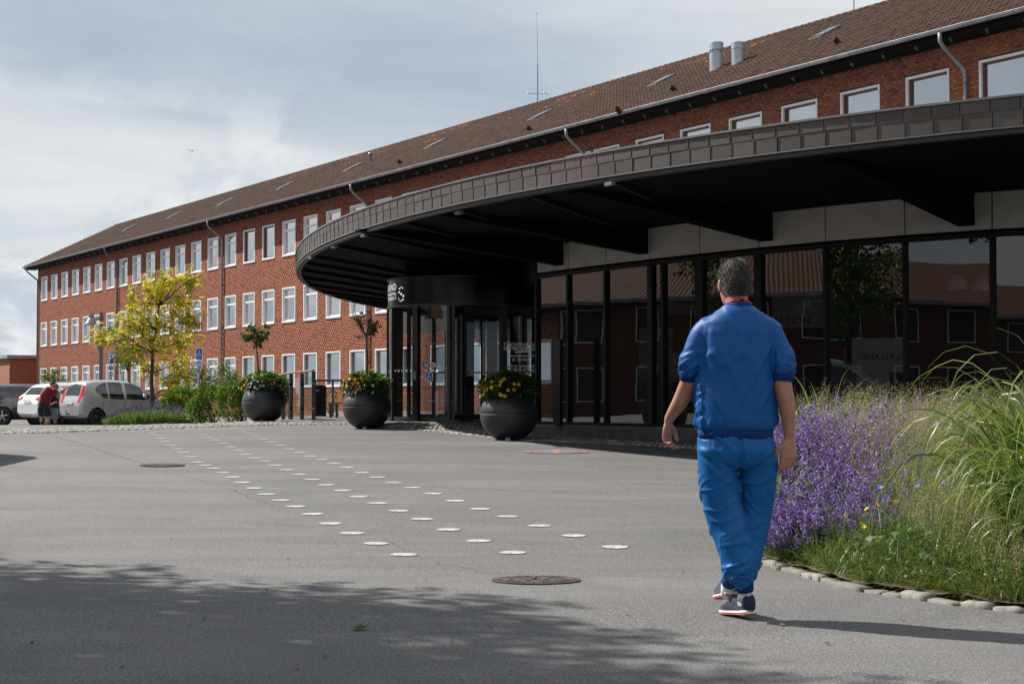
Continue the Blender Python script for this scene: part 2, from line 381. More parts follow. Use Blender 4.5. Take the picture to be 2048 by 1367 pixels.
# seams and cracks in the tarmac: narrow sunken dark ribbons
simple('crack', (0.075, 0.074, 0.074, 1), 0.9, var=0.4, scale=30)
def seam(pts, w, jit=0.02):
    P = [gp(*p) for p in pts]; Q = []
    for a, b in zip(P[:-1], P[1:]):
        n = max(2, int((b - a).length / 0.12))
        Q += [a.lerp(b, i / n) for i in range(n)]
    Q.append(P[-1]); mb = MB(); L, Rr = [], []
    for i, p in enumerate(Q):
        t = (Q[min(i + 1, len(Q) - 1)] - Q[max(i - 1, 0)]).normalized(); s_ = Vector((-t.y, t.x, 0))
        o_ = s_ * random.gauss(0, jit); ww = w * random.uniform(0.3, 1.2)
        for lst, sg in ((L, 1), (Rr, -1)):
            q = p + o_ + s_ * sg * ww / 2; lst.append((q.x, q.y, gzr(q.x, q.y) + 0.004))
    n = len(Q); mb.add(L + Rr, [(i, n + i, n + i + 1, i + 1) for i in range(n - 1)])
    mb.build('tarmac_crack', M['crack'], GROUND)
seam([(105, 872), (165, 889), (230, 910), (285, 926)], 0.020)
seam([(325, 945), (400, 960), (470, 980), (545, 1012)], 0.011)
seam([(770, 1080), (860, 1122), (950, 1145)], 0.009, 0.03)
seam([(700, 901), (800, 915), (900, 920), (1060, 928)], 0.012)
seam([(1200, 1000), (1280, 1012), (1400, 1028)], 0.012, 0.03)
seam([(1180, 1055), (1260, 1050), (1340, 1043)], 0.010, 0.03)
# manhole covers
simple('cast_iron', (0.055, 0.047, 0.043, 1), 0.6, 0.4, var=0.5, scale=25, bump=0.3)
simple('rusty_iron', (0.125, 0.08, 0.055, 1), 0.75, 0.2, var=0.4, scale=30)
def manhole(px, py, rad, label):
    c = gp(px, py); e = empty('manhole_cover', c, 0, label, 'manhole cover', 'manhole covers in the tarmac')
    sx = (gzr(c.x + .3, c.y) - gzr(c.x - .3, c.y)) / .6; sy = (gzr(c.x, c.y + .3) - gzr(c.x, c.y - .3)) / .6
    zz_ = lambda x, y: sx * x + sy * y
    mb = MB(); prof = [(rad, 0.002), (rad, 0.014), (rad - 0.035, 0.016), (rad - 0.04, 0.006)]
    mb.lathe(prof, 48); mb.v = [(x, y, z + zz_(x, y)) for x, y, z in mb.v]; mb.build('rim', M['cast_iron'], e)
    mb = MB(); n = 48; mb.add([(0, 0, 0.006)] + [((rad - .038) * math.cos(2*math.pi*q/n), (rad - .038) * math.sin(2*math.pi*q/n), 0.006) for q in range(n)], [(0, 1+q, 1+(q+1) % n) for q in range(n)])
    mb.v = [(x, y, z + zz_(x, y)) for x, y, z in mb.v]; mb.build('plate', M['black_paint'], e)
    mb = MB(); mc = MB()
    for ring in range(6):
        r = 0.05 + ring * (rad - .1) / 5.2; k = max(6, int(2 * math.pi * r / 0.062))
        for q in range(k):
            an = 2 * math.pi * (q + 0.5 * (ring % 2)) / k; ca, sa = math.cos(an), math.sin(an)
            Mx = Matrix.Translation((r * ca, r * sa, 0.006)) @ Matrix.Rotation(an, 4, 'Z')
            (mc if (abs(ca) < .18 or abs(sa) < .18 or random.random() < .22) else mb).box((-.019, -.021, 0), (.019, .021, .012), 0, Mx)
    for b_, mt_ in ((mb, 'cast_iron'), (mc, 'rusty_iron')):
        b_.v = [(x, y, z + zz_(x, y)) for x, y, z in b_.v]
        tag(b_.build('raised_studs', M[mt_], e), kind='stuff')
manhole(1072, 1163, 0.29, 'cast iron manhole cover with rusty studs in the tarmac by the walking man')
manhole(325, 931, 0.31, 'dark manhole cover set in the tarmac beside the row of white dots')

# ================================================================== main brick building
BD = Vector((-0.5224, 0.8527, 0)); BN = Vector((-0.8527, -0.5224, 0)); BP = Vector((0, 61.6, 0))
BROT = math.atan2(BD.y, BD.x)
BLD = empty('brick_building', BP, BROT, 'long three storey red brick building with tiled roof and rows of white windows', 'building')
def ub(px):  # distance along the facade of the plane point seen at photo column px
    t = (px - 1024) / F; return -61.6 * t / (0.5224 + 0.8527 * t)
U0, U1 = -36.0, 65.9
WW = 1.58
FL = [(1.72, 3.34), (4.90, 6.61), (8.17, 9.89)]
wins = []   # (u_far, floor, type)
uw = [64.96 - 2.545 * k for k in range(22)]
for k, u in enumerate(uw):
    for fl in range(3):
        if fl == 0: ty = 'A' if k < 15 else 'C'
        elif fl == 1: ty = 'A'
        else: ty = 'B' if k in (15, 16) else 'A'
        wins.append((u, fl, ty, k))
for k in range(22, 30):
    u = 64.96 - 2.545 * k
    if u > -4.4: wins.append((u, 0, 'C', k)); wins.append((u, 2, 'A', k))
wins.append((-5.5, 2, 'D', 29))
for k, px in enumerate([1273.2, 1362.8, 1460.7, 1566.5, 1685.1, 1816.9, 1964.4]):
    wins.append((ub(px), 2, 'D', 30 + k))
wins.append((ub(1964.4) - 2.6, 2, 'D', 38)); wins.append((ub(1964.4) - 5.2, 2, 'D', 39))
rects = [(u - WW, u, FL[f][0], FL[f][1]) for u, f, ty, k in wins]
# wall sheet behind the bricks with real openings, cut on a grid of the window edges
us = sorted({U0, U1} | {r[0] for r in rects} | {r[1] for r in rects}); zs = sorted({-0.2, 10.62} | {r[2] for r in rects} | {r[3] for r in rects})
mb = MB(); vi = {}
def wv(u, z):
    if (u, z) not in vi: vi[(u, z)] = len(mb.v); mb.v.append((u, 0.0, z))
    return vi[(u, z)]
for a_, b_ in zip(us[:-1], us[1:]):
    for c_, d_ in zip(zs[:-1], zs[1:]):
        mu, mz = (a_ + b_) / 2, (c_ + d_) / 2
        if any(r[0] < mu < r[1] and r[2] < mz < r[3] for r in rects): continue
        mb.f.append((wv(a_, c_), wv(a_, d_), wv(b_, d_), wv(b_, c_))); mb.m.append(0)
wall = mb.build('wall', M['mortar'], BLD)
# bricks
BH = 0.0667; JT = 0.0145
def brick_field(u0, u1, z0, z1, rc):
    outp = []
    k0, k1 = int(math.ceil(z0 / BH)), int(z1 / BH)
    for k in range(k0, k1):
        za, zb = k * BH + JT / 2, (k + 1) * BH - JT / 2; zm = (za + zb) / 2
        free = [(u0, u1)]
        for r in rc:
            if r[2] - 0.05 < zm < r[3] + 0.02:
                nf = []
                for a, b in free:
                    if r[1] <= a or r[0] >= b: nf.append((a, b)); continue
                    if r[0] > a: nf.append((a, r[0]))
                    if r[1] < b: nf.append((r[1], b))
                free = nf
        pitch = 0.24 if k % 2 == 0 else 0.12; off = 0.12 * ((k // 2) % 2) if k % 2 == 0 else 0.06
        for a, b in free:
            i0 = int(math.floor((a - off) / pitch)); i1 = int(math.ceil((b - off) / pitch))
            st = np.arange(i0, i1) * pitch + off
            lo = np.maximum(st + JT / 2, a + JT / 2); hi = np.minimum(st + pitch - JT / 2, b - JT / 2)
            ok = hi - lo > 0.03
            if ok.any(): outp.append(np.stack([lo[ok], hi[ok], np.full(ok.sum(), za), np.full(ok.sum(), zb)], 1))
    return np.concatenate(outp)
BR = np.concatenate([brick_field(9.5, U1, 0.2, 10.5, rects), brick_field(U0, 9.5, 5.6, 10.5, rects), brick_field(-4, 9.5, 0.2, 3.9, rects)])
# nearest three hundred bricks stand as parts of their own
vis = (BR[:, 0] < -14) & (BR[:, 0] > -24.2) & (BR[:, 2] > 8.0)
idx = np.where(vis & (BR[:, 1] - BR[:, 0] > 0.1))[0]; idx = idx[np.argsort(BR[idx, 0])][:300]
single = BR[idx]; rest = np.delete(BR, idx, 0)
n = len(rest); pr = rng.uniform(0.010, 0.016, n); z1 = np.full(n, -0.004)
c8 = np.empty((n, 8, 3), np.float32)
for q, (ui, zi, yy) in enumerate(((0, 2, 1), (1, 2, 1), (1, 3, 1), (0, 3, 1), (0, 2, 0), (1, 2, 0), (1, 3, 0), (0, 3, 0))):
    c8[:, q, 0] = rest[:, ui]; c8[:, q, 2] = rest[:, zi]; c8[:, q, 1] = pr if yy else z1
fb = np.array([[0, 3, 2, 1], [0, 1, 5, 4], [1, 2, 6, 5], [2, 3, 7, 6], [3, 0, 4, 7]])
t = rng.random(n)[:, None]; pal = np.array([[0.25, 0.084, 0.048], [0.345, 0.120, 0.066], [0.43, 0.165, 0.096]])
cb = np.where(t < .5, pal[0] + (pal[1] - pal[0]) * t * 2, pal[1] + (pal[2] - pal[1]) * (t - .5) * 2)
dk = rng.random(n) < 0.06; cb[dk] *= 0.55
lw = 0.82 + 0.18 * np.sin(rest[:, 0] * .21 + 1.3) * np.sin(rest[:, 2] * .8); cb *= (0.9 + 0.1 * lw)[:, None]
bo = link('brickwork', npmesh('brickwork', c8.reshape(-1, 3), (np.arange(n)[:, None, None] * 8 + fb[None]).reshape(-1, 4), M['brick'], np.repeat(cb, 8, 0)), BLD); bo['kind'] = 'stuff'
bm_s = {}
for lo, hi, za, zb in single:
    L_ = round(hi - lo, 3)
    if L_ not in bm_s:
        mb = MB(); mb.box((0, -0.004, 0), (L_, 0.0, BH - JT)); mb.v = [(x, (0.014 if y == 0 else y), z) for x, y, z in mb.v]
        mb.f = mb.f
        o = mb.build('brick', M['loose_brick'], BLD, loc=(lo, 0, za)); bm_s[L_] = o.data
    else: link('brick', bm_s[L_], BLD, (lo, 0, za))
# window kit (local x along the wall, y outwards, z up from the opening's foot)
def border(mb, x0, x1, z0, z1, t, y0, y1, mi=0):
    mb.box((x0, y0, z0), (x1, y1, z0 + t), mi); mb.box((x0, y0, z1 - t), (x1, y1, z1), mi)
    mb.box((x0, y0 + .0015, z0 + t), (x0 + t, y1 - .0015, z1 - t), mi); mb.box((x1 - t, y0 + .0015, z0 + t), (x1, y1 - .0015, z1 - t), mi)
def win_kit(ty, h):
    K = {}; w = WW; g = 0.004
    mb = MB(); border(mb, g, w - g, g, h - g, 0.065, -0.16, 0.022); 
    if ty == 'A':
        border(mb, .069, w - .069, .069, h - .069, 0.05, -0.15, -0.075)
        tz = h * 0.70; mb.box((.121, -.148, tz), (w - .121, -.05, tz + .085))
        K['frame'] = (mb, 'white_paint')
        mp = MB(); mp.add([(.12, -.11, .12), (w - .12, -.11, .12), (w - .12, -.11, tz), (.12, -.11, tz)], [(0, 3, 2, 1)]); K['pane'] = (mp, 'window_glass')
        mp = MB(); mp.add([(.12, -.112, tz + .086), (w - .12, -.112, tz + .086), (w - .12, -.112, h - .12), (.12, -.112, h - .12)], [(0, 3, 2, 1)]); K['pane '] = (mp, 'window_glass')
    else:
        K['frame'] = (mb, 'white_paint')
        m2 = MB(); border(m2, .069, w - .069, .069, h - .069, 0.045, -0.15, -0.05); K['inner_frame'] = (m2, 'brown_frame' if ty != 'C' else 'zinc')
        mp = MB(); mp.add([(.115, -.11, .115), (w - .115, -.11, .115), (w - .115, -.11, h - .115), (.115, -.11, h - .115)], [(0, 3, 2, 1)]); K['pane'] = (mp, 'window_glass')
    ms = MB(); ms.box((-.02, -.02, -.045), (w + .02, .05, 0.0)); K['sill'] = (ms, 'sill_grey')
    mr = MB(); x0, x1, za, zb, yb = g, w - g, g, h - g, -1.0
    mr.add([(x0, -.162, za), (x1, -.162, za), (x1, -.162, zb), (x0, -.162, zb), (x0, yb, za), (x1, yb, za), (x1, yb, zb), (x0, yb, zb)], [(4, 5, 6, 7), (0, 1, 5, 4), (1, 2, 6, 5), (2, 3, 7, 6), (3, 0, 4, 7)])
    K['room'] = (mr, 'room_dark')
    return K
KIT = {}
def blind(h, frac, y=-.21):
    mb = MB(); mb.box((.05, y - .006, h * (1 - frac)), (WW - .05, y, h - .06)); return mb
BL = {}
for u, f, ty, k in wins:
    h = FL[f][1] - FL[f][0]; key = (ty, round(h, 3))
    if key not in KIT:
        KIT[key] = {}
        for nm, (mb, mt) in win_kit(ty, h).items():
            me = bpy.data.meshes.new('window_' + nm.strip()); me.from_pydata(mb.v, [], mb.f); me.materials.append(M[mt]); me.update(); KIT[key][nm] = me
    fr = link('window', KIT[key]['frame'], BLD, (u - WW, 0, FL[f][0]))
    for nm, me in KIT[key].items():
        if nm != 'frame': link(nm.strip(), me, fr)
    rr = random.random()
    if f == 2: bt, fc = (('blind_white', 0.93 if rr < .8 else .55) if rr < .93 else ('blind_slats', 0.95)) if ty in 'AB' else (('blind_slats', .95) if rr < .45 else (('blind_white', .93) if rr < .8 else (None, 0)))
    elif f == 1: bt, fc = (('blind_white', random.choice([.93, .5, .35])) if k < 9 else (('blind_green', .62) if k in (11, 13, 14) else (('blind_white', .3) if rr < .6 else (None, 0))))
    else: bt, fc = (('blind_slats', 0.95) if ty == 'C' else (('blind_white', random.choice([.3, .55])) if rr < .55 else (('blind_green', .6) if rr < .75 else (None, 0))))
    if k in (18, 20) and f == 1: bt = 'blind_white'; fc = .95
    if bt:
        bk = (bt, fc, round(h, 2))
        if bk not in BL:
            mb = blind(h, fc); me = bpy.data.meshes.new('blind'); me.from_pydata(mb.v, [], mb.f); me.materials.append(M[bt]); BL[bk] = me
        link('blind', BL[bk], fr)
# other walls, eaves, gable
mb = MB()
mb.add([(U1, 0, -.2), (U1, -12, -.2), (U1, -12, 10.62), (U1, 0, 10.62), (U1, -6, 13.85)], [(0, 3, 4, 2, 1)])
mb.add([(U0, -12, -.2), (U1, -12, -.2), (U1, -12, 10.62), (U0, -12, 10.62)], [(0, 1, 2, 3)])
mb.add([(U0, 0, -.2), (U0, -12, -.2), (U0, -12, 10.62), (U0, 0, 10.62), (U0, -6, 13.85)], [(0, 1, 2, 4, 3)])
m = Mat('brick_far'); tb = m.n('ShaderNodeTexBrick'); tb.inputs['Scale'].default_value = 1.0
for a_, b_ in (('Brick Width', .24), ('Row Height', .0667), ('Mortar Size', .008)): tb.inputs[a_].default_value = b_
for a_, b_ in (('Color1', (0.25, 0.085, 0.045, 1)), ('Color2', (0.38, 0.13, 0.07, 1)), ('Mortar', (0.05, 0.042, 0.036, 1))): tb.inputs[a_].default_value = b_
sp = m.n('ShaderNodeSeparateXYZ'); m.L(m.co(), sp.inputs[0]); cb_ = m.n('ShaderNodeCombineXYZ'); m.L(m.math('ADD', sp.outputs[0], sp.outputs[1]), cb_.inputs[0]); m.L(sp.outputs[2], cb_.inputs[1]); m.L(cb_.outputs[0], tb.inputs[0])
m.col(tb.outputs[0]).set(Roughness=0.9); M['brick_far'] = m.m
mb.build('end_wall', M['brick_far'], BLD)
AR = math.atan2(14.15 - 10.72, 6.85); RC, RS = math.cos(AR), math.sin(AR); RL = 6.85 / RC
UE0, UE1 = U0 - .4, U1 + .75
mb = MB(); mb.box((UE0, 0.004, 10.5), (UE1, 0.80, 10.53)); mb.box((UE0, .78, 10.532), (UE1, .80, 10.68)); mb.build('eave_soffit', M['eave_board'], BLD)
mb = MB()  # roof deck, both slopes, just under the tiles
mb.add([(UE0, .82, 10.69), (UE1, .82, 10.69), (UE1, -6, 14.10), (UE0, -6, 14.10), (UE0, -12.85, 10.69), (UE1, -12.85, 10.69)], [(0, 1, 2, 3), (3, 2, 5, 4)])
mb.build('roof_deck', M['eave_board'], BLD)
# pantiles
TW, TE = 0.205, 0.325; NR = int(RL / TE); NC = int((UE1 - UE0) / TW)
cr, cc_ = np.meshgrid(np.arange(NR), np.arange(NC)); cr = cr.ravel(); cc_ = cc_.ravel()
px7 = np.linspace(0, 1, 7); prof7 = 0.022 * np.cos(px7 * 2 * np.pi * 0.92 + 0.5)
NT = len(cr); TV = np.empty((NT, 21, 3), np.float32)
su0 = UE0 + cc_ * TW; s0 = cr * TE; tj = rng.normal(0, 0.004, NT)
def roofpt(u, s, h): return np.stack([u, 0.85 - s * RC + h * RS, 10.72 + s * RS + h * RC], -1)
for q in range(7):
    uu = su0 + px7[q] * TW * 1.06
    TV[:, q] = roofpt(uu, s0 - .02, prof7[q] + .052 + tj); TV[:, 7 + q] = roofpt(uu, s0 + TE + .03, prof7[q] + .008 + tj * .3); TV[:, 14 + q] = roofpt(uu, s0 - .02, prof7[q] + .018 + tj)
ft = np.array([[q, q + 1, 8 + q, 7 + q] for q in range(6)] + [[14 + q, 15 + q, q + 1, q] for q in range(6)])
tr = rng.random(NT)[:, None]; tc3 = np.array([0.040, 0.019, 0.013]) + tr * np.array([0.058, 0.022, 0.011])
mossy = 0.5 + 0.5 * np.sin(su0 * 0.13 + cr * .2) * np.sin(su0 * .31 + 2); 
nz = np.array([mnoise.noise(Vector((a * .22, b * .5, 0))) for a, b in zip(su0, s0)])
hot = np.clip((s0 / RL - 0.50) * 2.2, 0, 1) * np.clip(nz * 3.2 + .35, 0, 1) * ((su0 < 32) & (su0 > -12)); 
tc3 = tc3 * (1 - .75 * hot[:, None]) + np.array([0.13, 0.050, 0.028]) * .75 * hot[:, None]
new = (rng.random(NT) < 0.02 + .10 * hot) & (hot > .3); tc3[new] = np.array([0.42, 0.13, 0.055])
near_t = (su0 > ub(2030)) & (su0 < ub(1500)) & (cr < 3)
isng = np.where(near_t)[0][:300]; keep = np.ones(NT, bool); keep[isng] = False
K_ = int(keep.sum())
ro = link('roof_tiling', npmesh('roof_tiling', TV[keep].reshape(-1, 3), (np.arange(K_)[:, None, None] * 21 + ft[None]).reshape(-1, 4), M['roof_tile'], np.repeat(tc3[keep], 21, 0)), BLD); ro['kind'] = 'stuff'
t0 = TV[isng[0]].copy(); o0 = t0[0].copy(); tme = npmesh('roof_tile', t0 - o0, ft, M['loose_tile'])
for i_ in isng: link('roof_tile', tme, BLD, tuple(float(x) for x in (TV[i_][0])))
# back slope
mb = MB(); mb.add([(UE0, -6, 14.17), (UE1, -6, 14.17), (UE1, -12.9, 10.75), (UE0, -12.9, 10.75)], [(0, 1, 2, 3)]); mb.build('rear_slope', M['loose_tile'], BLD)
# ridge tiles
mb = MB(); n7 = 7; vs = []
for xx, r_ in ((0, .125), (.37, .105)):
    for q in range(n7): an = math.pi * q / (n7 - 1); vs.append((xx, -r_ * math.cos(an), r_ * .8 * math.sin(an)))
mb.add(vs, [(q, q + 1, n7 + q + 1, n7 + q) for q in range(n7 - 1)] + [tuple(range(n7))[::-1]])
rt = mb.build('ridge_tile', M['loose_tile'], BLD, loc=(UE0, -6, 14.13)); k = 1
while UE0 + k * .36 < UE1: link('ridge_tile', rt.data, BLD, (UE0 + k * .36, -6, 14.13)); k += 1
mb = MB(); mb.box((UE1 - .02, -0.0, 0), (UE1 + .03, RL, .10), 0); 
mb.v = [tuple(float(c) for c in roofpt(np.float64(x), np.float64(y), np.float64(z - .06))) for x, y, z in mb.v]; mb.build('verge_board', M['eave_board'], BLD)
# gutter with straps
mb = MB(); gy, gzv, gr = 0.885, 10.70, 0.085; vs = []; nseg = 9
for xx in (UE0 + .3, UE1 + .05):
    for q in range(nseg): an = math.pi + math.pi * q / (nseg - 1); vs.append((xx, gy + gr * math.cos(an), gzv + gr * math.sin(an)))
    for q in range(nseg): an = 2 * math.pi - math.pi * q / (nseg - 1); vs.append((xx, gy + (gr - .008) * math.cos(an), gzv + (gr - .008) * math.sin(an)))
N2 = 2 * nseg
mb.add(vs, [(q, (q + 1) % N2, N2 + (q + 1) % N2, N2 + q) for q in range(N2)] + [tuple(range(N2))[::-1], tuple(range(N2, 2 * N2))])
mb.tube([(UE0 + .3, gy + gr, gzv + .002), (UE1 + .05, gy + gr, gzv + .002)], .008, 6)
GUT = mb.build('gutter', M['zinc'], BLD)
mb = MB(); vs = []
for xx in (0, .025):
    for q in range(nseg): an = math.pi + math.pi * q / (nseg - 1); vs.append((xx, gy + (gr + .006) * math.cos(an), gzv + (gr + .006) * math.sin(an)))
mb.add(vs, [(q, q + 1, nseg + q + 1, nseg + q) for q in range(nseg - 1)])
st = mb.build('gutter_strap', M['zinc_dark'], GUT, loc=(UE0 + .6, 0, 0)); k = 1
while UE0 + .6 + k * .82 < UE1: link('gutter_strap', st.data, GUT, (UE0 + .6 + k * .82, 0, 0)); k += 1
# rafter hooks under the eaves
mb = MB(); mb.box((-.03, .60, 10.43), (.03, .66, 10.499)); mb.box((-.012, .55, 10.38), (.012, .62, 10.429)); hk = mb.build('eave_hook', M['zinc_dark'], BLD, loc=(U0 + 1, 0, 0)); k = 1
while U0 + 1 + 1.22 * k < U1: link('eave_hook', hk.data, BLD, (U0 + 1 + 1.22 * k, 0, 0)); k += 1
# downpipes: outlet under the gutter, swan neck, straight drop
def gut_u(px):  # position along the gutter seen at column px
    t = (px - 1024) / F; X0 = BP.x + BN.x * .885; Y0 = BP.y + BN.y * .885
    return (t * Y0 - X0) / (BD.x - t * BD.y)
for k, px in enumerate([51, 207, 413, 700, 1133, 1886]):
    uo = gut_u(px); mb = MB(); ud = uo - (0.0 if k else -.0)
    mb.tube([(uo, .885, 10.66), (uo, .885, 10.40), (uo - .02, .80, 10.28), (uo - .10, .22, 9.80), (uo - .115, .12, 9.70), (uo - .115, .10, 9.5), (uo - .115, .10, 0.1)], .055, 10)
    o = mb.build('downpipe', M['zinc_dark'] if k < 2 else M['zinc'], BLD, smooth=True)
    for zc in (9.35, 7.2, 5.0, 2.8):
        mb = MB(); mb.lathe([(.062, -.03), (.062, .03)], 10, (uo - .115, .10, zc)); mb.box((uo - .145, 0.012, zc - .02), (uo - .085, .06, zc + .02)); mb.build('pipe_clip', M['zinc_dark'], o)
# things on the roof, placed on the tiled slope where the photograph shows them
simple('roof_pane', (0.10, 0.115, 0.135, 1), 0.35, var=.1, spec=.3)
def roof_at(px, py):
    d = ray(px, py); dl = Vector((d.dot(BD), d.dot(BN), d.z)); o_ = Vector((0, 0, CZ)) - BP; ol = Vector((o_.dot(BD), o_.dot(BN), CZ))
    nrm = Vector((0, RS, RC)); p0 = Vector((0, .85, 10.72)); t = (p0 - ol).dot(nrm) / dl.dot(nrm); q = ol + dl * t
    return q.x, (0.85 - q.y) / RC
def roofbox(mb, u, s, du, ds, h0, h1, mi=0):
    b0 = len(mb.v); mb.box((u - du, s - ds, h0), (u + du, s + ds, h1), mi)
    mb.v[b0:] = [tuple(float(c) for c in roofpt(np.float64(x), np.float64(y), np.float64(z))) for x, y, z in mb.v[b0:]]
for px, py in [(262, 456), (352, 431), (455, 404), (573, 373), (708, 336), (874, 289), (1083, 232), (1326, 163), (1654, 68)]:
    u, s_ = roof_at(px, py); mb = MB(); roofbox(mb, u, s_, .27, .44, .02, .10); w_ = mb.build('roof_window', M['zinc_dark'], BLD)
    mb = MB(); roofbox(mb, u, s_, .21, .37, .101, .106); mb.build('pane', M['roof_pane'], w_)
    mb = MB(); roofbox(mb, u, s_ - .54, .30, .08, .04, .07); mb.build('flashing', M['zinc_dark'], w_)
for px, py in [(1240, 226), (1062, 263), (1678, 90), (803, 329), (1350, 184)]:
    u, s_ = roof_at(px, py); mb = MB(); p = roofpt(np.float64(u), np.float64(s_), np.float64(.05)); mb.tube([tuple(p + np.array([0, -.05, -.05])), tuple(p + np.array([0, .10, .10])), tuple(p + np.array([0, .2, .11]))], [.09, .09, .07], 8); mb.build('vent_tile', M['loose_tile'], BLD)
simple('vent_metal', (0.36, 0.39, 0.43, 1), 0.38, 0.6, var=0.15, scale=3)
def bl2w(u, w, z): return BP + BD * u + BN * w + Vector((0, 0, z))
def rooftop(px, py):
    u, s_ = roof_at(px, py); p = roofpt(np.float64(u), np.float64(s_), np.float64(0)); return bl2w(float(p[0]), float(p[1]), float(p[2]))
for px, py, hh, ty in ((1433, 140, .93, 0), (1476, 128, .72, 1)):
    p = rooftop(px, py); r_ = .235 if ty == 0 else .215
    e = empty('roof_vent', p, 0, 'grey metal roof ventilator with a slotted cap, beside a plain twin' if ty == 0 else 'plain grey metal roof ventilator pipe without slots, beside a slotted twin', 'vent', 'roof ventilators on the tiles')
    mb = MB()
    if ty == 0:
        mb.lathe([(r_, -.3), (r_, hh * .58), (r_ * .8, hh * .585), (r_ * .8, hh * .71), (r_, hh * .715), (r_, hh - .02), (r_ - .02, hh), (0.001, hh)], 24)
    else: mb.lathe([(r_, -.3), (r_, hh - .24), (r_ + .012, hh - .235), (r_ + .012, hh - .02), (r_ - .01, hh), (0.001, hh)], 24)
    mb.build('pipe', M['vent_metal'], e, smooth=False)
    if ty == 0:
        for q in range(10):
            an = 2 * math.pi * q / 10; mb = MB(); mb.box((-.012, -.012, hh * .58), (.012, .012, hh * .72), 0, Matrix.Translation((r_ * .95 * math.cos(an), r_ * .95 * math.sin(an), 0)) @ Matrix.Rotation(an, 4, 'Z')); mb.build('cap_post', M['vent_metal'], e)
    mb = MB(); mb.box((-.42, -.42, -.02), (.42, .42, .01), 0, Matrix.Rotation(BROT, 4, 'Z') @ Matrix.Rotation(-AR, 4, 'X')); mb.build('base_flashing', M['zinc'], e)
p = rooftop(741, 324); e = empty('vent_pipe', p, 0, 'small capped vent pipe standing near the roof ridge', 'vent pipe'); mb = MB(); mb.lathe([(.06, -.2), (.06, .36), (.11, .37), (.11, .44), (.001, .46)], 14); mb.build('pipe', M['vent_metal'], e, smooth=True)
# aerial masts on the ridge
p = bl2w(0, -6, 14.15); t_ = (1068 - 1024) / F; ur = ((t_ * (BP.y - BN.y * 6)) - (BP.x - BN.x * 6)) / (BD.x - t_ * BD.y)
p = bl2w(ur, -6.2, 14.2); pxm = F / p.y; ht = (797 - 22) / pxm + CZ - p.z
e = empty('aerial_mast', p, 0, 'tall thin aerial mast with a crossbar standing on the roof ridge', 'antenna')
mb = MB(); mb.tube([(0, 0, -.4), (0, 0, .9), (0, 0, 1.8)], [.022, .022, .02], 6); mb.tube([(0, 0, 1.8), (-.01, 0, ht * .7), (-.04, 0, ht)], [.011, .009, .006], 6); mb.build('mast', M['zinc_dark'], e)
mb = MB(); hb = (797 - 184) / pxm + CZ - p.z; mb.tube([(-.47, 0, hb), (.47, 0, hb)], .010, 6); mb.build('crossbar', M['zinc_dark'], e)
for x_, tl in ((-.46, .05), (.24, .05), (.46, .05)):
    mb = MB(); mb.tube([(x_ - tl, -.05, hb - .13), (x_ + tl, .05, hb + .13)], .008, 6); mb.build('dipole', M['zinc_dark'], e)
mb = MB(); mb.lathe([(.001, -.025), (.022, -.01), (.022, .01), (.001, .025)], 8, (-.04, 0, ht)); mb.build('tip', M['black_paint'], e)
t_ = (1708 - 1024) / F; ur = ((t_ * (BP.y - BN.y * 6)) - (BP.x - BN.x * 6)) / (BD.x - t_ * BD.y)
p = rooftop(1708, 27); e = empty('aerial_mast', p, 0, 'bare thin pole rising from the tiles near the ridge', 'antenna'); mb = MB(); mb.tube([(0, 0, -.1), (0, 0, .1), (0, 0, 2.6)], [.03, .018, .012], 6); mb.build('mast', M['zinc_dark'], e); mb = MB(); mb.box((-.06, -.06, -.06), (.06, .06, .06)); mb.build('foot', M['zinc_dark'], e)
# low outbuilding past the end of the main range
pc = Vector((xof(19, 119), 119, 0)); OB = empty('brick_outbuilding', pc, BROT, 'low flat roofed dark brick outbuilding beyond the parked cars', 'building')
zt = (797 - 716) / (F / 119) + CZ
mb = MB(); mb.add([(0, 0, 0), (14, 0, 0), (14, 0, zt), (0, 0, zt), (0, -14, 0), (0, -14, zt), (14, -14, 0), (14, -14, zt)], [(0, 3, 2, 1), (4, 5, 3, 0), (1, 2, 7, 6), (6, 7, 5, 4)]); mb.build('wall', M['brick_far'], OB)
mb = MB(); mb.box((-.25, -14.2, zt + .001), (14.2, .25, zt + .24)); mb.build('roof_edge', M['zinc'], OB)
mb = MB(); mb.box((-.03, -3.0, 1.0), (.03, -2.92, 2.0)); mb.box((-.03, -12, 1.0), (.03, -11.9, 2.0)); mb.box((-.03, -11.9, 1.93), (.03, -3.0, 2.0)); fr = mb.build('louvre', M['zinc_dark'], OB)
for q in range(9): mb = MB(); mb.box((-.05, -11.88, 1.02 + q * .1), (-.005, -3.02, 1.06 + q * .1)); mb.build('slat', M['zinc_dark'], fr)
# ================================================================== entrance pavilion
HB = 4.25                       # underside of the canopy edge
fpts = [(775,617.4),(697.5,600),(633,581),(606,567),(592,539),(613.7,511),(661,487.4),(723,463.8),(905,416.6),(1042,389),(1213,357),(1400,333.5),(1500,316.7),(1727,292),(1931,271.6)]
Q = np.array([atz(x, y, HB)[:2] for x, y in fpts]); sq = np.r_[0, np.cumsum(np.linalg.norm(np.diff(Q, axis=0), axis=1))]
cxp, cyp = np.polyfit(sq, Q[:, 0], 4), np.polyfit(sq, Q[:, 1], 4)
def fas(s): return Vector((float(np.polyval(cxp, s)), float(np.polyval(cyp, s)), 0))
def fast(s): return (fas(s + .05) - fas(s - .05)).normalized()
def fasn(s): t = fast(s); return Vector((t.y, -t.x, 0)) if Vector((t.y, -t.x, 0)).dot(Vector((-30.2, -44.7, 0)) + fas(s)) < 0 and False else Vector((t.y, -t.x, 0))
CC = Vector((30.2, 44.7, 0))
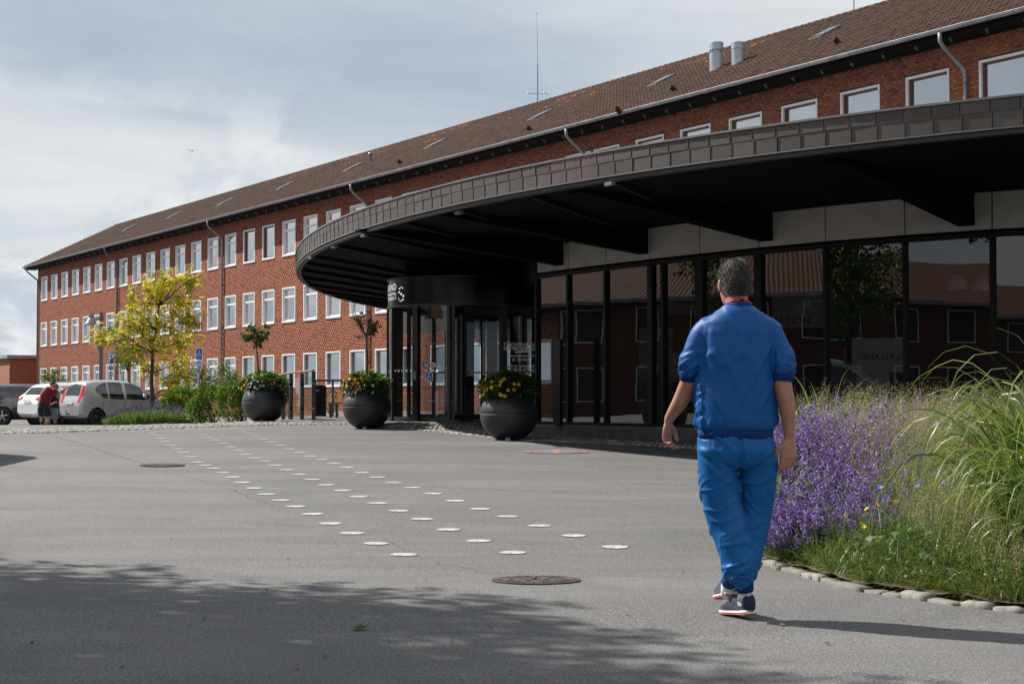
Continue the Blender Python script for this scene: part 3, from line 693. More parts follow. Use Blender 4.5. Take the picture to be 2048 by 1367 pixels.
def outn(s):
    t = fast(s); n = Vector((t.y, -t.x, 0))
    return n if n.dot(fas(s) - CC) > 0 else -n
PAV = empty('entrance_pavilion', (2, 30, 0.3), 0, 'curved glass entrance pavilion with a wide dark metal clad canopy', 'pavilion')
PAV.location = (0, 0, 0)
S0, S1 = -6.0, 47.0
m = Mat('fascia_metal'); r = m.orand(); n1 = m.noise(3.0, 5, 0.65); n2 = m.noise(30, 4, 0.7)
c = m.ramp(r, (0, (0.072, 0.062, 0.057, 1)), (1, (0.105, 0.092, 0.085, 1))); c = m.mix(m.ramp(n1, (0.35, 0.5), (0.65, 0)), c, (0.04, 0.034, 0.032, 1))
m.col(c).set(Roughness=m.math('ADD', m.math('MULTIPLY', n2, 0.22), 0.36), Metallic=0.35).bump(n1, 0.12, 0.01); M['fascia_metal'] = m.m
m = Mat('fascia_metal_new'); n1 = m.noise(5.0, 6, 0.7, dist=0.5); m.col(m.ramp(n1, (0.3, (0.085, 0.065, 0.072, 1)), (0.5, (0.13, 0.098, 0.10, 1)), (0.7, (0.165, 0.11, 0.105, 1)))).set(Roughness=0.38, Metallic=0.5); M['fascia_metal_new'] = m.m
simple('fascia_trim', (0.17, 0.158, 0.15, 1), 0.4, 0.4, var=0.15, scale=3)
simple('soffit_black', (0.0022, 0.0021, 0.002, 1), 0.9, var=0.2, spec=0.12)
simple('rib_brown', (0.018, 0.013, 0.010, 1), 0.8, var=0.2, spec=.2)
simple('frame_dark', (0.03, 0.03, 0.033, 1), 0.6, var=0.2)
FT = HB + 0.43
ss = np.arange(S0, S1 + .01, 0.36)
mb = MB()
def band(mb, off0, z0, off1, z1, mi=0, a=S0, b=S1, st=0.33):
    b0 = len(mb.v); arr = np.arange(a, b + .01, st)
    for s in arr:
        p, n = fas(s), outn(s); q = p + n * off0; r_ = p + n * off1
        mb.v += [(q.x, q.y, z0), (r_.x, r_.y, z1)]
    mb.f += [(b0 + 2*i, b0 + 2*i + 2, b0 + 2*i + 3, b0 + 2*i + 1) for i in range(len(arr) - 1)]; mb.m += [mi] * (len(arr) - 1)
band(mb, 0.0, HB + .02, 0.0, FT - .01); FAS = mb.build('fascia', M['black_paint'], PAV)
mb = MB(); band(mb, .03, FT - .040, .03, FT - .012); band(mb, .03, FT - .012, -.25, FT + .02); band(mb, .03, FT - .040, .0, FT - .040); mb.build('coping', M['fascia_trim'], FAS, smooth=False)
mb = MB(); band(mb, .028, HB + .030, .028, HB + .047); band(mb, .028, HB + .047, .0, HB + .047); band(mb, .028, HB + .028, 0, HB + .028); mb.build('drip_edge', M['fascia_trim'], FAS)
mb = MB(); band(mb, .0, HB - .03, .0, HB + .027); band(mb, 0, HB - .03, -.12, HB - .03); band(mb, -.12, HB - .03, -.12, HB + .027); mb.build('edge_rail', M['frame_dark'], FAS)
def tile_mesh(h):
    mb = MB(); w = .350
    mb.box((0, 0.004, 0), (w, .010, h)); mb.box((-.004, .005, -.002), (.006, .019, h + .002)); mb.box((.007, .008, -.003), (w, .016, .005)); return mb
tm = {}
for row, (z0, h) in enumerate(((HB + .052, .192), (HB + .248, .138))):
    mb = tile_mesh(h); me = bpy.data.meshes.new('fascia_tile'); me.from_pydata(mb.v, [], mb.f); me.materials.append(M['fascia_metal']); tm[row] = me
    me2 = me.copy(); me2.materials[0] = M['fascia_metal_new']; tm[row, 1] = me2
    for s in ss:
        s_ = s + (.03 if row == 0 else 0.0); p, n, t_ = fas(s_), outn(s_), fast(s_)
        # local x along travel that keeps +y outwards
        x_ = Vector((n.y, -n.x, 0)); o_ = link('fascia_tile', None, FAS) if False else None
        pxc = 1024 + F * p.x / p.y
        q = p - x_ * .175
        o_ = bpy.data.objects.new('fascia_tile', tm[row, 1] if 1088 < pxc < 1192 else tm[row]); COL.objects.link(o_); o_.parent = FAS
        o_.location = (q.x, q.y, z0 + random.uniform(-.002, .002)); o_.rotation_euler = (random.uniform(-.012, .012), 0, math.atan2(x_.y, x_.x) + random.uniform(-.006, .006))
# roof slab and soffit
poly = [fas(s) for s in np.arange(S0, S1 + .01, .5)]
tail = [Vector((14, 15.4, 0)), Vector((20, 15.4, 0)), Vector((21.5, 26.0, 0)), Vector((18.6, 31.0, 0))]
for u in (-30, -20, -10, 0, 4): p = BP + BD * u + BN * .06; tail.append(Vector((p.x, p.y, 0)))
full = poly + tail
def ngon(mb, pts, z, flip=False):
    bm = bmesh.new(); vs = [bm.verts.new((p.x, p.y, z)) for p in pts]; f = bm.faces.new(vs); bmesh.ops.triangulate(bm, faces=[f]); bm.verts.index_update()
    b0 = len(mb.v); mb.v += [tuple(v.co) for v in bm.verts]
    for f in bm.faces: mb.f.append(tuple(b0 + v.index for v in f.verts)); mb.m.append(0)
    bm.free()
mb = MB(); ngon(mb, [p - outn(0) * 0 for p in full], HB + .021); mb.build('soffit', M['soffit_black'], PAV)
mb = MB(); ngon(mb, full, FT - .02); mb.build('roof_deck', M['zinc_dark'], PAV)
# ribs under the canopy, all running one way, ending at the edge in little lamps housings
RD = Vector((0.34, 0.94, 0)).normalized()
for px, py, ln in ((606, 567, 12), (596, 552, 12), (592, 537, 12), (601, 523, 11), (617, 510, 10), (664, 488, 9), (723, 464.5, 8), (800, 441, 8), (912, 415, 7.5), (1050, 385, 7), (1215, 356, 6.5), (633, 581, 11), (663, 591, 10), (697, 600, 9), (735, 609, 8)):
    a_ = atz(px, py, HB); a_ = a_ + RD * .35; b_ = a_ + RD * ln; mb = MB(); mb.bar((a_.x, a_.y, HB - .015), (b_.x, b_.y, HB - .015), .06, .07); mb.build('soffit_rib', M['rib_brown'], PAV)
for px, py in ((617, 512), (664, 490), (723, 467), (912, 421), (1215, 362)):
    a_ = atz(px, py, HB - .05); mb = MB(); d_ = outn(30); t_ = Vector((d_.y, -d_.x, 0)); p_ = Vector((a_.x, a_.y, HB - .075)) - d_ * .0 + RD * .12
    mb.bar(p_ - t_ * .09, p_ + t_ * .09, .07, .05); mb.build('edge_bracket', M['zinc_dark'], PAV)
# glass wall
WPX = [1076, 1139, 1214, 1304, 1402, 1520, 1654, 1813, 1988, 2190, 2420]
wk = np.polyfit([1076, 1304, 1654, 1813, 1988], [246, 279, 307, 323, 335], 2)
WP = []
for x in WPX:
    dy = float(np.polyval(wk, min(x, 2190))) + max(0, x - 2190) * .03; Y = 2.5 * F / dy; WP.append(Vector((xof(x, Y), Y, 0)))
ZB, ZG, ZS = CZ - .5, CZ + 2.5, HB + .02
def seg(a, b):
    t_ = (b - a).normalized(); n_ = Vector((t_.y, -t_.x, 0)); 
    if n_.dot(a - CC) < 0: n_ = -n_
    return t_, n_
simple('band_panel', (0.34, 0.325, 0.30, 1), 0.65, var=0.12, scale=3, bump=0.1)
m = Mat('plinth_stone'); n1 = m.noise(5, 6, 0.7, dist=0.6); n2 = m.noise(120, 3, 0.7)
c = m.ramp(n1, (0.3, (0.022, 0.024, 0.027, 1)), (0.62, (0.055, 0.058, 0.062, 1)), (0.72, (0.12, 0.12, 0.12, 1))); m.col(m.mix(m.ramp(n2, (0.6, 0), (0.7, .4)), c, (.2, .2, .2, 1))).set(Roughness=0.6); M['plinth_stone'] = m.m
simple('dark_floor', (0.035, 0.035, 0.036, 1), 0.35, var=0.2)
for i, (a, b) in enumerate(zip(WP[:-1], WP[1:])):
    t_, n_ = seg(a, b); up = Vector((0, 0, 1))
    mb = MB(); g = .055; p0, p1 = a + t_ * g, b - t_ * g
    mb.add([(p0.x, p0.y, ZB + .05), (p1.x, p1.y, ZB + .05), (p1.x, p1.y, ZG - .04), (p0.x, p0.y, ZG - .04)], [(0, 1, 2, 3)]); mb.build('glass_pane', M['facade_glass'], PAV)
    mb = MB(); mb.bar((a.x, a.y, (ZG - .04)), (b.x, b.y, ZG - .04), .10, .07); mb.build('head_rail', M['black_paint'], PAV)
    mb = MB(); mb.bar((a.x, a.y, ZB + .025), (b.x, b.y, ZB + .025), .10, .05); mb.build('foot_rail', M['black_paint'], PAV)
    q0, q1 = a + t_ * .012, b - t_ * .012
    mb = MB(); mb.bar(Vector((q0.x, q0.y, (ZG + ZS) / 2 + .012)) , Vector((q1.x, q1.y, (ZG + ZS) / 2 + .012)), .04, ZS - ZG - .06); mb.build('band_panel', M['band_panel'], PAV)
for i, p in enumerate(WP):
    t_, n_ = seg(WP[max(i - 1, 0)], WP[min(i + 1, len(WP) - 1)] if i else WP[1]); w_ = {3: .13, 4: .20}.get(i, .06)
    if i == 5: w_ = .16
    mb = MB(); Mx = Matrix.Translation((p.x, p.y, 0)) @ Matrix.Rotation(math.atan2(t_.y, t_.x), 4, 'Z')
    mb.box((-w_ / 2, -.06, ZB), (w_ / 2, .06, ZG - .08), 0, Mx); mb.build('mullion', M['black_paint'], PAV)
p = WP[3].lerp(WP[4], .26); t_, n_ = seg(WP[3], WP[4]); mb = MB(); mb.box((-.035, -.06, ZB), (.035, .06, ZG - .08), 0, Matrix.Translation((p.x, p.y, 0)) @ Matrix.Rotation(math.atan2(t_.y, t_.x), 4, 'Z')); mb.build('mullion', M['black_paint'], PAV)
# tapering cantilever beams
def wall_at(px):
    for i in range(len(WPX) - 1):
        if WPX[i] <= px <= WPX[i + 1]:
            d = ray(px, 500); a, b = WP[i], WP[i + 1]; k = d.x / d.y
            s = (k * a.y - a.x) / ((b.x - a.x) - k * (b.y - a.y)); return a.lerp(b, s), seg(a, b)
for px, zw in ((1122, 3.78), (1290, 3.79), (1536, 3.78), (1935, 3.76), (2300, 3.76)):
    p, (t_, n_) = wall_at(px); L = 4.4; w_ = .13; mb = MB(); vs = []
    for sd in (-1, 1):
        for q, z in ((p + n_ * .03, zw), (p + n_ * L, HB - .02), (p + n_ * L, HB + .015), (p + n_ * .03, HB + .015)): v_ = q + t_ * sd * w_; vs.append((v_.x, v_.y, z))
    mb.add(vs, [(0, 1, 2, 3), (7, 6, 5, 4), (0, 4, 5, 1), (1, 5, 6, 2), (2, 6, 7, 3), (3, 7, 4, 0)]); mb.build('cantilever_beam', M['soffit_black'], PAV)
# plinth and floor
mb = MB(); off = .42; b0 = 0
for i, p in enumerate(WP):
    t_, n_ = seg(WP[max(i - 1, 0)], WP[min(i + 1, len(WP) - 1)]); o_ = p + n_ * off; i_ = p - n_ * .2
    mb.v += [(i_.x, i_.y, ZB - .002), (o_.x, o_.y, ZB - .002), (o_.x + n_.x * .01, o_.y + n_.y * .01, ZB - .03), (o_.x + n_.x * .01, o_.y + n_.y * .01, -.2)]
for i in range(len(WP) - 1):
    for k in range(3): mb.f.append((4*i + k, 4*i + k + 1, 4*i + k + 5, 4*i + k + 4)); mb.m.append(0)
mb.f.append((0, 1, 2, 3)); mb.m.append(0)
mb.build('plinth', M['plinth_stone'], PAV)
FLP = [Vector((-2.95, 37.5, 0)), Vector((-2.6, 36.5, 0)), Vector((-1.2, 35.74, 0)), Vector((.3, 36.2, 0)), Vector((.45, 34.5, 0))] + [p - seg(WP[max(i-1, 0)], WP[min(i+1, len(WP)-1)])[1] * .21 for i, p in enumerate(WP)] + [Vector((20, 28, 0))] + [BP + BD * u + BN * .1 for u in (-30, -15, 0, 3)] + [Vector((-2.5, 60, 0)), Vector((-2.95, 45, 0))]
mb = MB(); ngon(mb, FLP, ZB - .004); mb.build('hall_floor', M['dark_floor'], PAV)
# inner back wall, left run added to darken panes; lettered panels, one modelled reflection
IW = [Vector((1.2, 41.5, 0)), Vector((4.5, 38, 0)), Vector((9, 34.5, 0)), Vector((14, 31.5, 0)), Vector((19.5, 29.6, 0))]
simple('inner_wall', (0.05, 0.05, 0.052, 1), 0.85, var=0.15); simple('inner_panel', (0.36, 0.35, 0.33, 1), 0.7, var=0.08); simple('inner_pale', (0.55, 0.53, 0.5, 1), 0.7, var=0.08)
for a, b in zip(IW[:-1], IW[1:]):
    mb = MB(); mb.bar((a.x, a.y, (ZB + HB) / 2), (b.x, b.y, (ZB + HB) / 2), .12, HB - ZB - .01); mb.build('inner_wall', M['inner_wall'], PAV)
def textgeo(s, size, align='CENTER', space=1.0):
    cu = bpy.data.curves.new('t', 'FONT'); cu.body = s; cu.size = size; cu.align_x = align; cu.align_y = 'CENTER'; cu.resolution_u = 3; cu.space_character = space
    o = bpy.data.objects.new('t', cu); COL.objects.link(o); dg = bpy.context.evaluated_depsgraph_get(); me = o.evaluated_get(dg).to_mesh()
    V_ = [tuple(v.co) for v in me.vertices]; F_ = [tuple(p.vertices) for p in me.polygons]
    o.evaluated_get(dg).to_mesh_clear(); bpy.data.objects.remove(o); bpy.data.curves.remove(cu); return V_, F_
def text_on(s, size, origin, xdir, mat, parent, name='lettering', align='CENTER', space=1.0):
    V_, F_ = textgeo(s, size, align, space); x_ = Vector(xdir).normalized(); mb = MB()
    mb.add([Vector(origin) + x_ * v[0] + Vector((0, 0, v[1])) for v in V_], F_); return mb.build(name, mat, parent)
simple('letter_dark', (0.03, 0.03, 0.032, 1), 0.6); simple('letter_teal', (0.02, 0.16, 0.17, 1), 0.6); simple('letter_white', (0.8, 0.8, 0.8, 1), 0.6)
def inner_panel(px0, px1, py0, py1, Y, mat, name='wall_panel'):
    a, b = at(px0, py1, Y), at(px1, py0, Y); mb = MB(); mb.box((a.x, Y, a.z), (b.x, Y + .03, b.z)); o = mb.build(name, M[mat], PAV); return o, a, b
ip, a, b = inner_panel(1279, 1345, 655, 850, 33.6, 'inner_panel'); text_on('KIOSK', .26, ((a.x + .10), 33.59, b.z - .30), (1, 0, 0), M['letter_dark'], ip, align='LEFT')
ip, a, b = inner_panel(1333, 1440, 598, 628, 31.6, 'inner_panel'); text_on('REGION SJÆLLAND', .085, ((a.x + b.x) / 2 + .05, 31.59, b.z - .08), (1, 0, 0), M['letter_dark'], ip); text_on('NYKØBING F. SYGEHUS', .05, ((a.x + b.x) / 2 + .05, 31.59, b.z - .19), (1, 0, 0), M['letter_dark'], ip)
ip, a, b = inner_panel(1343, 1420, 705, 765, 31.8, 'inner_pale'); text_on('Indgang', .13, (a.x + .02, 31.79, b.z - .26), (1, 0, 0), M['letter_teal'], ip, align='LEFT')
ip, a, b = inner_panel(1545, 1656, 585, 655, 30.5, 'inner_panel'); text_on('INFORMATION', .20, (b.x - .33, 30.49, a.z + .12), (1, 0, 0), M['letter_dark'], ip, align='RIGHT')
ip, a, b = inner_panel(1705, 1812, 676, 790, 29.0, 'inner_pale'); text_on('SJÆLLAND', .16, (b.x - .06, 28.99, b.z - .33), (-1, 0, 0), M['letter_dark'], ip, align='LEFT')  # mirrored lettering on a panel, modelled to stand for a sign's reflection
mb = MB()
mb.box((4.2, 30.6, ZB), (6.6, 31.4, ZB + 1.1)); mb.box((4.1, 30.5, ZB + 1.101), (6.7, 31.5, ZB + 1.15)); o = mb.build('reception_desk', M['inner_wall']); tag(o, 'dark reception desk standing behind the tall glass panes of the hall', 'desk')
for px, py, Y in ((1607, 607, 29), (1913, 565, 27.2), (1960, 568, 28)):
    p = at(px, py, Y); e = empty('pendant_lamp', p, 0, 'white dome pendant lamp hanging behind the glass wall', 'lamp', 'pendant lamps in the hall'); mb = MB(); mb.lathe([(.16, -.12), (.155, -.02), (.12, .08), (.05, .13), (.01, .14)], 18); mb.build('shade', M['inner_pale'], e, smooth=True); mb = MB(); mb.tube([(0, 0, .13), (0, 0, HB - p.z)], .006, 5); mb.build('flex', M['black_paint'], e)
for k in range(5):
    x_, y_ = 5.0 + k * .9, 28.6 - k * .42; e = empty('hall_chair', (x_, y_, ZB), .4 * k, 'dark upholstered chair standing inside behind the glass wall', 'chair', 'chairs in the hall')
    mb = MB(); mb.box((-.24, -.24, .40), (.24, .24, .47)); mb.build('seat', M['inner_wall'], e); mb = MB(); mb.box((-.24, .2, .475), (.24, .26, .95)); mb.build('backrest', M['inner_wall'], e)
    for sx in (-1, 1):
        for sy in (-1, 1): mb = MB(); mb.tube([(sx * .2, sy * .2, 0), (sx * .2, sy * .2, .399)], .013, 6); mb.build('leg', M['zinc_dark'], e)

# ------------------------------------------------------------------ revolving door
DC = Vector((-1.16, 37.5, ZB)); DR = 1.68
RD_ = empty('revolving_door', DC, 0, 'dark framed glass revolving door drum with a lettered black band', 'door')
def dpt(th, r=DR, z=0): return (r * math.sin(R(th)), -r * math.cos(R(th)), z)
def arcwall(mb, a0, a1, r, z0, z1, n=None, mi=0):
    n = n or max(4, int(abs(a1 - a0) / 4)); b0 = len(mb.v)
    for i in range(n + 1):
        th = a0 + (a1 - a0) * i / n; mb.v += [dpt(th, r, z0), dpt(th, r, z1)]
    mb.f += [(b0 + 2*i, b0 + 2*i + 2, b0 + 2*i + 3, b0 + 2*i + 1) for i in range(n)]; mb.m += [mi] * n
def arcring(mb, a0, a1, r0, r1, z0, z1, mi=0):
    n = max(4, int(abs(a1 - a0) / 4)); b0 = len(mb.v)
    for i in range(n + 1):
        th = a0 + (a1 - a0) * i / n; mb.v += [dpt(th, r0, z0), dpt(th, r1, z0), dpt(th, r1, z1), dpt(th, r0, z1)]
    for i in range(n):
        for k in range(4): mb.f.append((b0 + 4*i + k, b0 + 4*i + (k + 1) % 4, b0 + 4*i + 4 + (k + 1) % 4, b0 + 4*i + 4 + k)); mb.m.append(mi)
simple('gloss_black', (0.004, 0.0045, 0.007, 1), 0.2, var=0.1, spec=.25)
m = Mat('letter_lit'); m.col((.8, .8, .8, 1)); m.b.inputs['Emission Color'].default_value = (1, 1, 1, 1); m.b.inputs['Emission Strength'].default_value = .42; M['letter_lit'] = m.m; simple('frame_black', (0.012, 0.012, 0.013, 1), 0.35, var=0.2)
B0, B1 = CZ + 2.11 - ZB, CZ + 2.69 - ZB
mb = MB(); arcring(mb, -180, 180, DR - .06, DR + .02, B0, B1); BAND = mb.build('drum_band', M['gloss_black'], RD_, smooth=False)
mb = MB(); arcring(mb, -180, 180, DR - .06, DR + .045, B1 + .001, B1 + .035); mb.build('band_rim', M['frame_black'], BAND)
mb = MB(); arcring(mb, -180, 180, DR - .06, DR + .04, B0 - .05, B0 - .001); mb.build('band_rim', M['frame_black'], BAND)
mb = MB(); arcring(mb, -180, 180, .05, DR - .061, B0, B0 + .03); mb.build('drum_ceiling', M['black_paint'], RD_)
mb = MB(); mb.lathe([(DR - .35, B1 + .036), (DR - .35, HB - ZB - .002)], 32); mb.build('drum_neck', M['soffit_black'], RD_)
for a0, a1, nm in ((-118, -38, 'curved_glass'), (38, 118, 'curved_glass'), (-31, -9, 'curved_glass')):
    mb = MB(); arcwall(mb, a0, a1, DR, .10, B0 - .055); cg = mb.build(nm, M['door_glass'], RD_, smooth=True)
    mb = MB(); arcring(mb, a0, a1, DR - .05, DR + .03, 0, .098); mb.build('base_rail', M['frame_black'], cg)
    step = 5.2; th = a0 + 4; k = 0
    while th < a1 - 3:
        mb = MB(); arcring(mb, th, th + (2.4 if k % 3 else 1.2), DR + .004, DR + .008, 1.105, 1.15); mb.build('marking_dash', M['letter_white'], cg); th += step; k += 1
for th, w_ in ((-118, .09), (-92, .05), (-64, .035), (-35, .14), (-8, .06), (35, .14), (64, .05), (92, .05), (118, .09)):
    mb = MB(); c_ = dpt(th); mb.box((-w_ / 2, -.06, 0), (w_ / 2, .06, B0 - .052), 0, Matrix.Translation(c_) @ Matrix.Rotation(R(th), 4, 'Z')); mb.build('post', M['frame_black'], RD_)
for k in range(3):
    an = 25 + 120 * k; w_ = empty('wing', (0, 0, 0)); w_.parent = RD_; w_.rotation_euler = (0, 0, R(an))
    mb = MB(); mb.box((.03, -.03, .02), (.11, .03, B0 - .06)); mb.box((DR - .16, -.03, .02), (DR - .08, .03, B0 - .06)); mb.box((.111, -.029, .02), (DR - .161, .029, .14)); mb.box((.111, -.029, B0 - .16), (DR - .161, .029, B0 - .06)); mb.build('wing_frame', M['frame_black'], w_)
    mb = MB(); mb.add([(.11, 0, .14), (DR - .16, 0, .14), (DR - .16, 0, B0 - .16), (.11, 0, B0 - .16)], [(0, 1, 2, 3)]); mb.build('wing_glass', M['door_glass'], w_)
mb = MB(); mb.tube([(0, 0, 0), (0, 0, B0)], .05, 12); mb.build('centre_post', M['frame_black'], RD_)
mb = MB(); c_ = dpt(-35, DR + .063, 1.02); mb.box((-.025, -.01, -.09), (.025, .01, .09), 0, Matrix.Translation(c_) @ Matrix.Rotation(R(-35), 4, 'Z')); mb.build('push_plate', M['zinc'], RD_)
# lettering bent round the band
def band_text(s, size, th_right, z, space=1.0):
    V_, F_ = textgeo(s, size, 'RIGHT', space); mb = MB(); mb.add([dpt(th_right + math.degrees(v[0] / DR), DR + .023, z + v[1]) for v in V_], F_); mb.build('lettering', M['letter_lit'], BAND)
zc = (B0 + B1) / 2
band_text('SJÆLLAND', .21, -58.5, zc + .115, 1.15); band_text('SYGEHUS HOSPITAL', .10, -58.5, zc - .035, 1.05); band_text('NYKØBING F.', .10, -58, zc - .135, 1.1)
def disc_on(th, z, r, mat, name='logo_dot', rr=DR + .023, n=14, parent=BAND):
    mb = MB(); mb.add([dpt(th, rr, z)] + [dpt(th + math.degrees(r * math.cos(2*math.pi*q/n) / DR), rr, z + r * math.sin(2*math.pi*q/n)) for q in range(n)], [(0, 1 + (q + 1) % n, 1 + q) for q in range(n)]); return mb.build(name, mat, parent)
for x, y, r_ in ((835, 400, 22), (770, 375, 28), (700, 430, 32), (683, 572, 38), (767, 638, 42), (855, 708, 40), (838, 847, 36), (763, 905, 28), (700, 880, 22), (665, 805, 20)):
    pxx = 770 + x / 19.53; pyy = 555 + y / 19.53; sn = (pxx - 925) / 88.2 / DR; th = math.degrees(math.asin(max(-.98, sn))); Yp = DC.y - DR * math.cos(R(th))
    z_ = CZ + (797 - pyy) / F * Yp - ZB; disc_on(th, z_, r_ / 19.53 / 88 * 1.15, M['letter_lit'])
# stickers on the glass leaf
simple('sign_blue', (0.012, 0.075, 0.36, 1), 0.4, var=0.05); simple('sign_navy', (0.010, 0.030, 0.16, 1), 0.4, var=0.05); simple('sign_red', (0.45, 0.015, 0.012, 1), 0.4, var=0.05); simple('sign_white', (0.75, 0.75, 0.75, 1), 0.4, var=0.03)
def flat(mb, pts, M4): mb.add([M4 @ Vector((x, y, 0)) for x, y in pts], [tuple(range(len(pts)))])
def circ(cx, cy, r, n=20, a0=0, a1=360): return [(cx + r * math.cos(R(a0 + (a1 - a0) * i / n)), cy + r * math.sin(R(a0 + (a1 - a0) * i / n))) for i in range(n)]
def strip(pts, w):
    P = [Vector((x, y, 0)) for x, y in pts]; L, Rr = [], []
    for i, p in enumerate(P):
        t = (P[min(i+1, len(P)-1)] - P[max(i-1, 0)]).normalized(); s_ = Vector((-t.y, t.x, 0)) * w / 2; L.append(p + s_); Rr.append(p - s_)
    n = len(P); return [(v.x, v.y) for v in L + Rr], [(i, n + i, n + i + 1, i + 1) for i in range(n - 1)]
def add_strip(mb, pts, w, M4):
    V_, F_ = strip(pts, w); mb.add([M4 @ Vector((x, y, 0)) for x, y in V_], F_)
def wheelchair(mb, M4, s):
    S_ = lambda pts: [(x * s, y * s) for x, y in pts]
    flat(mb, S_(circ(.03, .36, .075)), M4)
    add_strip(mb, S_([(.02, .26), (.03, .02), (.0, -.02), (-.16, -.02), (-.26, -.28), (-.36, -.25)]), .07 * s, M4)
    add_strip(mb, S_([(.03, .12), (-.15, .11)]), .06 * s, M4)
    add_strip(mb, S_([(.06, .07), (.17, .0), (.21, -.12), (.17, -.27), (.05, -.35), (-.09, -.33), (-.18, -.22), (-.2, -.10)]), .065 * s, M4)
def rrect(w, h, r, n=5):
    pts = []
    for cx_, cy_, a0 in ((w/2 - r, h/2 - r, 0), (-w/2 + r, h/2 - r, 90), (-w/2 + r, -h/2 + r, 180), (w/2 - r, -h/2 + r, 270)):
        pts += [(cx_ + r * math.cos(R(a0 + 90 * i / n)), cy_ + r * math.sin(R(a0 + 90 * i / n))) for i in range(n + 1)]
    return pts
def frameM(o, xd, off=0.0):
    x_ = Vector(xd).normalized(); z_ = Vector((0, 0, 1)); n_ = x_.cross(z_); o = Vector(o) + n_ * off
    return Matrix(((x_.x, 0, n_.x, o.x), (x_.y, 0, n_.y, o.y), (x_.z, 1, n_.z, o.z), (0, 0, 0, 1)))
def on_leaf(pxx, pyy):
    sn = (pxx - 925) / 89.5 / DR; th = math.degrees(math.asin(sn)); Yp = DC.y - DR * math.cos(R(th)); return th, CZ + (797 - pyy) / F * Yp
def leafM(th, z, off): p = dpt(th, DR + .012); return frameM((DC.x + p[0], DC.y + p[1], z), (math.cos(R(th)), math.sin(R(th)), 0), off)
th, z = on_leaf(859, 729.5); mb = MB(); flat(mb, circ(0, 0, .075), leafM(th, z, .0)); st_ = mb.build('door_sticker', M['sign_navy']); tag(st_, 'round navy sticker with two white figures on the revolving door glass', 'sticker')
mb = MB()
for cx_, hgt in ((-.016, .10), (.032, .075)):
    flat(mb, circ(cx_, hgt * .45 - .005, .011, 10), leafM(th, z, .003)); flat(mb, [(cx_ - .011, -.05), (cx_ + .011, -.05), (cx_ + .012, hgt * .32 - .008), (cx_ - .012, hgt * .32 - .008)], leafM(th, z, .003)); add_strip(mb, [(cx_ - .032, .0), (cx_, .022), (cx_ + .032, .0)], .010, leafM(th, z, .004))
mb.build('figures', M['sign_white'], st_)
th, z = on_leaf(873.5, 730); mb = MB(); flat(mb, circ(0, 0, .066), leafM(th, z, 0)); st_ = mb.build('door_sticker', M['sign_white']); tag(st_, 'round no dogs sticker with a red ring on the revolving door glass', 'sticker')
mb = MB(); pp = circ(0, 0, .062, 24); add_strip(mb, pp + [pp[0]], .013, leafM(th, z, .003)); add_strip(mb, [(-.042, .042), (.042, -.042)], .013, leafM(th, z, .005)); mb.build('red_ring', M['sign_red'], st_)
mb = MB(); flat(mb, [(-.03, -.012), (.012, -.012), (.015, .018), (-.028, .012)], leafM(th, z, .0035)); flat(mb, circ(.024, .024, .012, 8), leafM(th, z, .0035)); flat(mb, [(-.028, -.036), (-.02, -.036), (-.016, -.01), (-.028, -.01)], leafM(th, z, .0035)); flat(mb, [(.004, -.036), (.012, -.036), (.012, -.01), (.002, -.01)], leafM(th, z, .0035)); mb.build('dog', M['letter_dark'], st_)
th, z = on_leaf(864.7, 753.5); mb = MB(); flat(mb, rrect(.185, .215, .018), leafM(th, z, 0)); st_ = mb.build('door_sticker', M['sign_white']); tag(st_, 'blue square wheelchair sticker with white edge on the revolving door glass', 'sticker')
mb = MB(); flat(mb, rrect(.162, .192, .010), leafM(th, z, .003)); mb.build('blue_field', M['sign_blue'], st_)
mb = MB(); wheelchair(mb, leafM(th, z, .006), .21); mb.build('wheelchair_symbol', M['sign_white'], st_)
mb = MB(); add_strip(mb, [(-.135, 0), (-.185, 0)], .012, leafM(th, z + .01, 0)); add_strip(mb, [(-.165, .03), (-.19, 0), (-.165, -.03)], .012, leafM(th, z + .01, .002)); o = mb.build('arrow_sticker', M['sign_white']); tag(o, 'small white arrow on the glass beside the wheelchair sticker', 'sticker')
# side screen between the drum and the glass wall, with the night bell notice
a, b = Vector((DC.x + DR * math.sin(R(62)), DC.y - DR * math.cos(R(62)) - .10, 0)), WP[0]
t_, n_ = seg(a, b); mb = MB(); mb.add([(a.x, a.y, ZB + .05), (b.x, b.y, ZB + .05), (b.x, b.y, ZG - .04), (a.x, a.y, ZG - .04)], [(0, 1, 2, 3)]); SS = mb.build('side_screen', M['door_glass'], PAV)
mb = MB(); mb.bar((a.x, a.y, ZB + .025), (b.x, b.y, ZB + .025), .1, .05); mb.build('foot_rail', M['black_paint'], SS)
mb = MB(); mb.bar((a.x, a.y, ZG + .1), (b.x, b.y, ZG + .1), .12, .36); mb.bar((a.x, a.y, (ZG + HB) / 2 + .14), (b.x, b.y, (ZG + HB) / 2 + .14), .1, HB - ZG - .30); mb.build('screen_rail', M['black_paint'], SS)
YT = 33.6
def notice(s, px, py, size, al='CENTER'):
    p = at(px, py, YT); text_on(s, size, p, (1, .1, 0), M['letter_white'], NB, align=al)
NB = empty('night_bell_notice', at(1045, 710, YT + .02), 0, 'white night bell lettering and arrow on the glass beside the revolving door', 'notice')
NB.location = (0, 0, 0)
notice('TV-OVERVÅGET', 1041, 689, .10); notice('NATBETJENING', 1041, 697.2, .10)
p0, p1 = at(1030, 704, YT), at(1059, 702.2, YT); mb = MB(); mb.bar(p0, p1, .004, .022); mb.build('rule', M['letter_white'], NB)
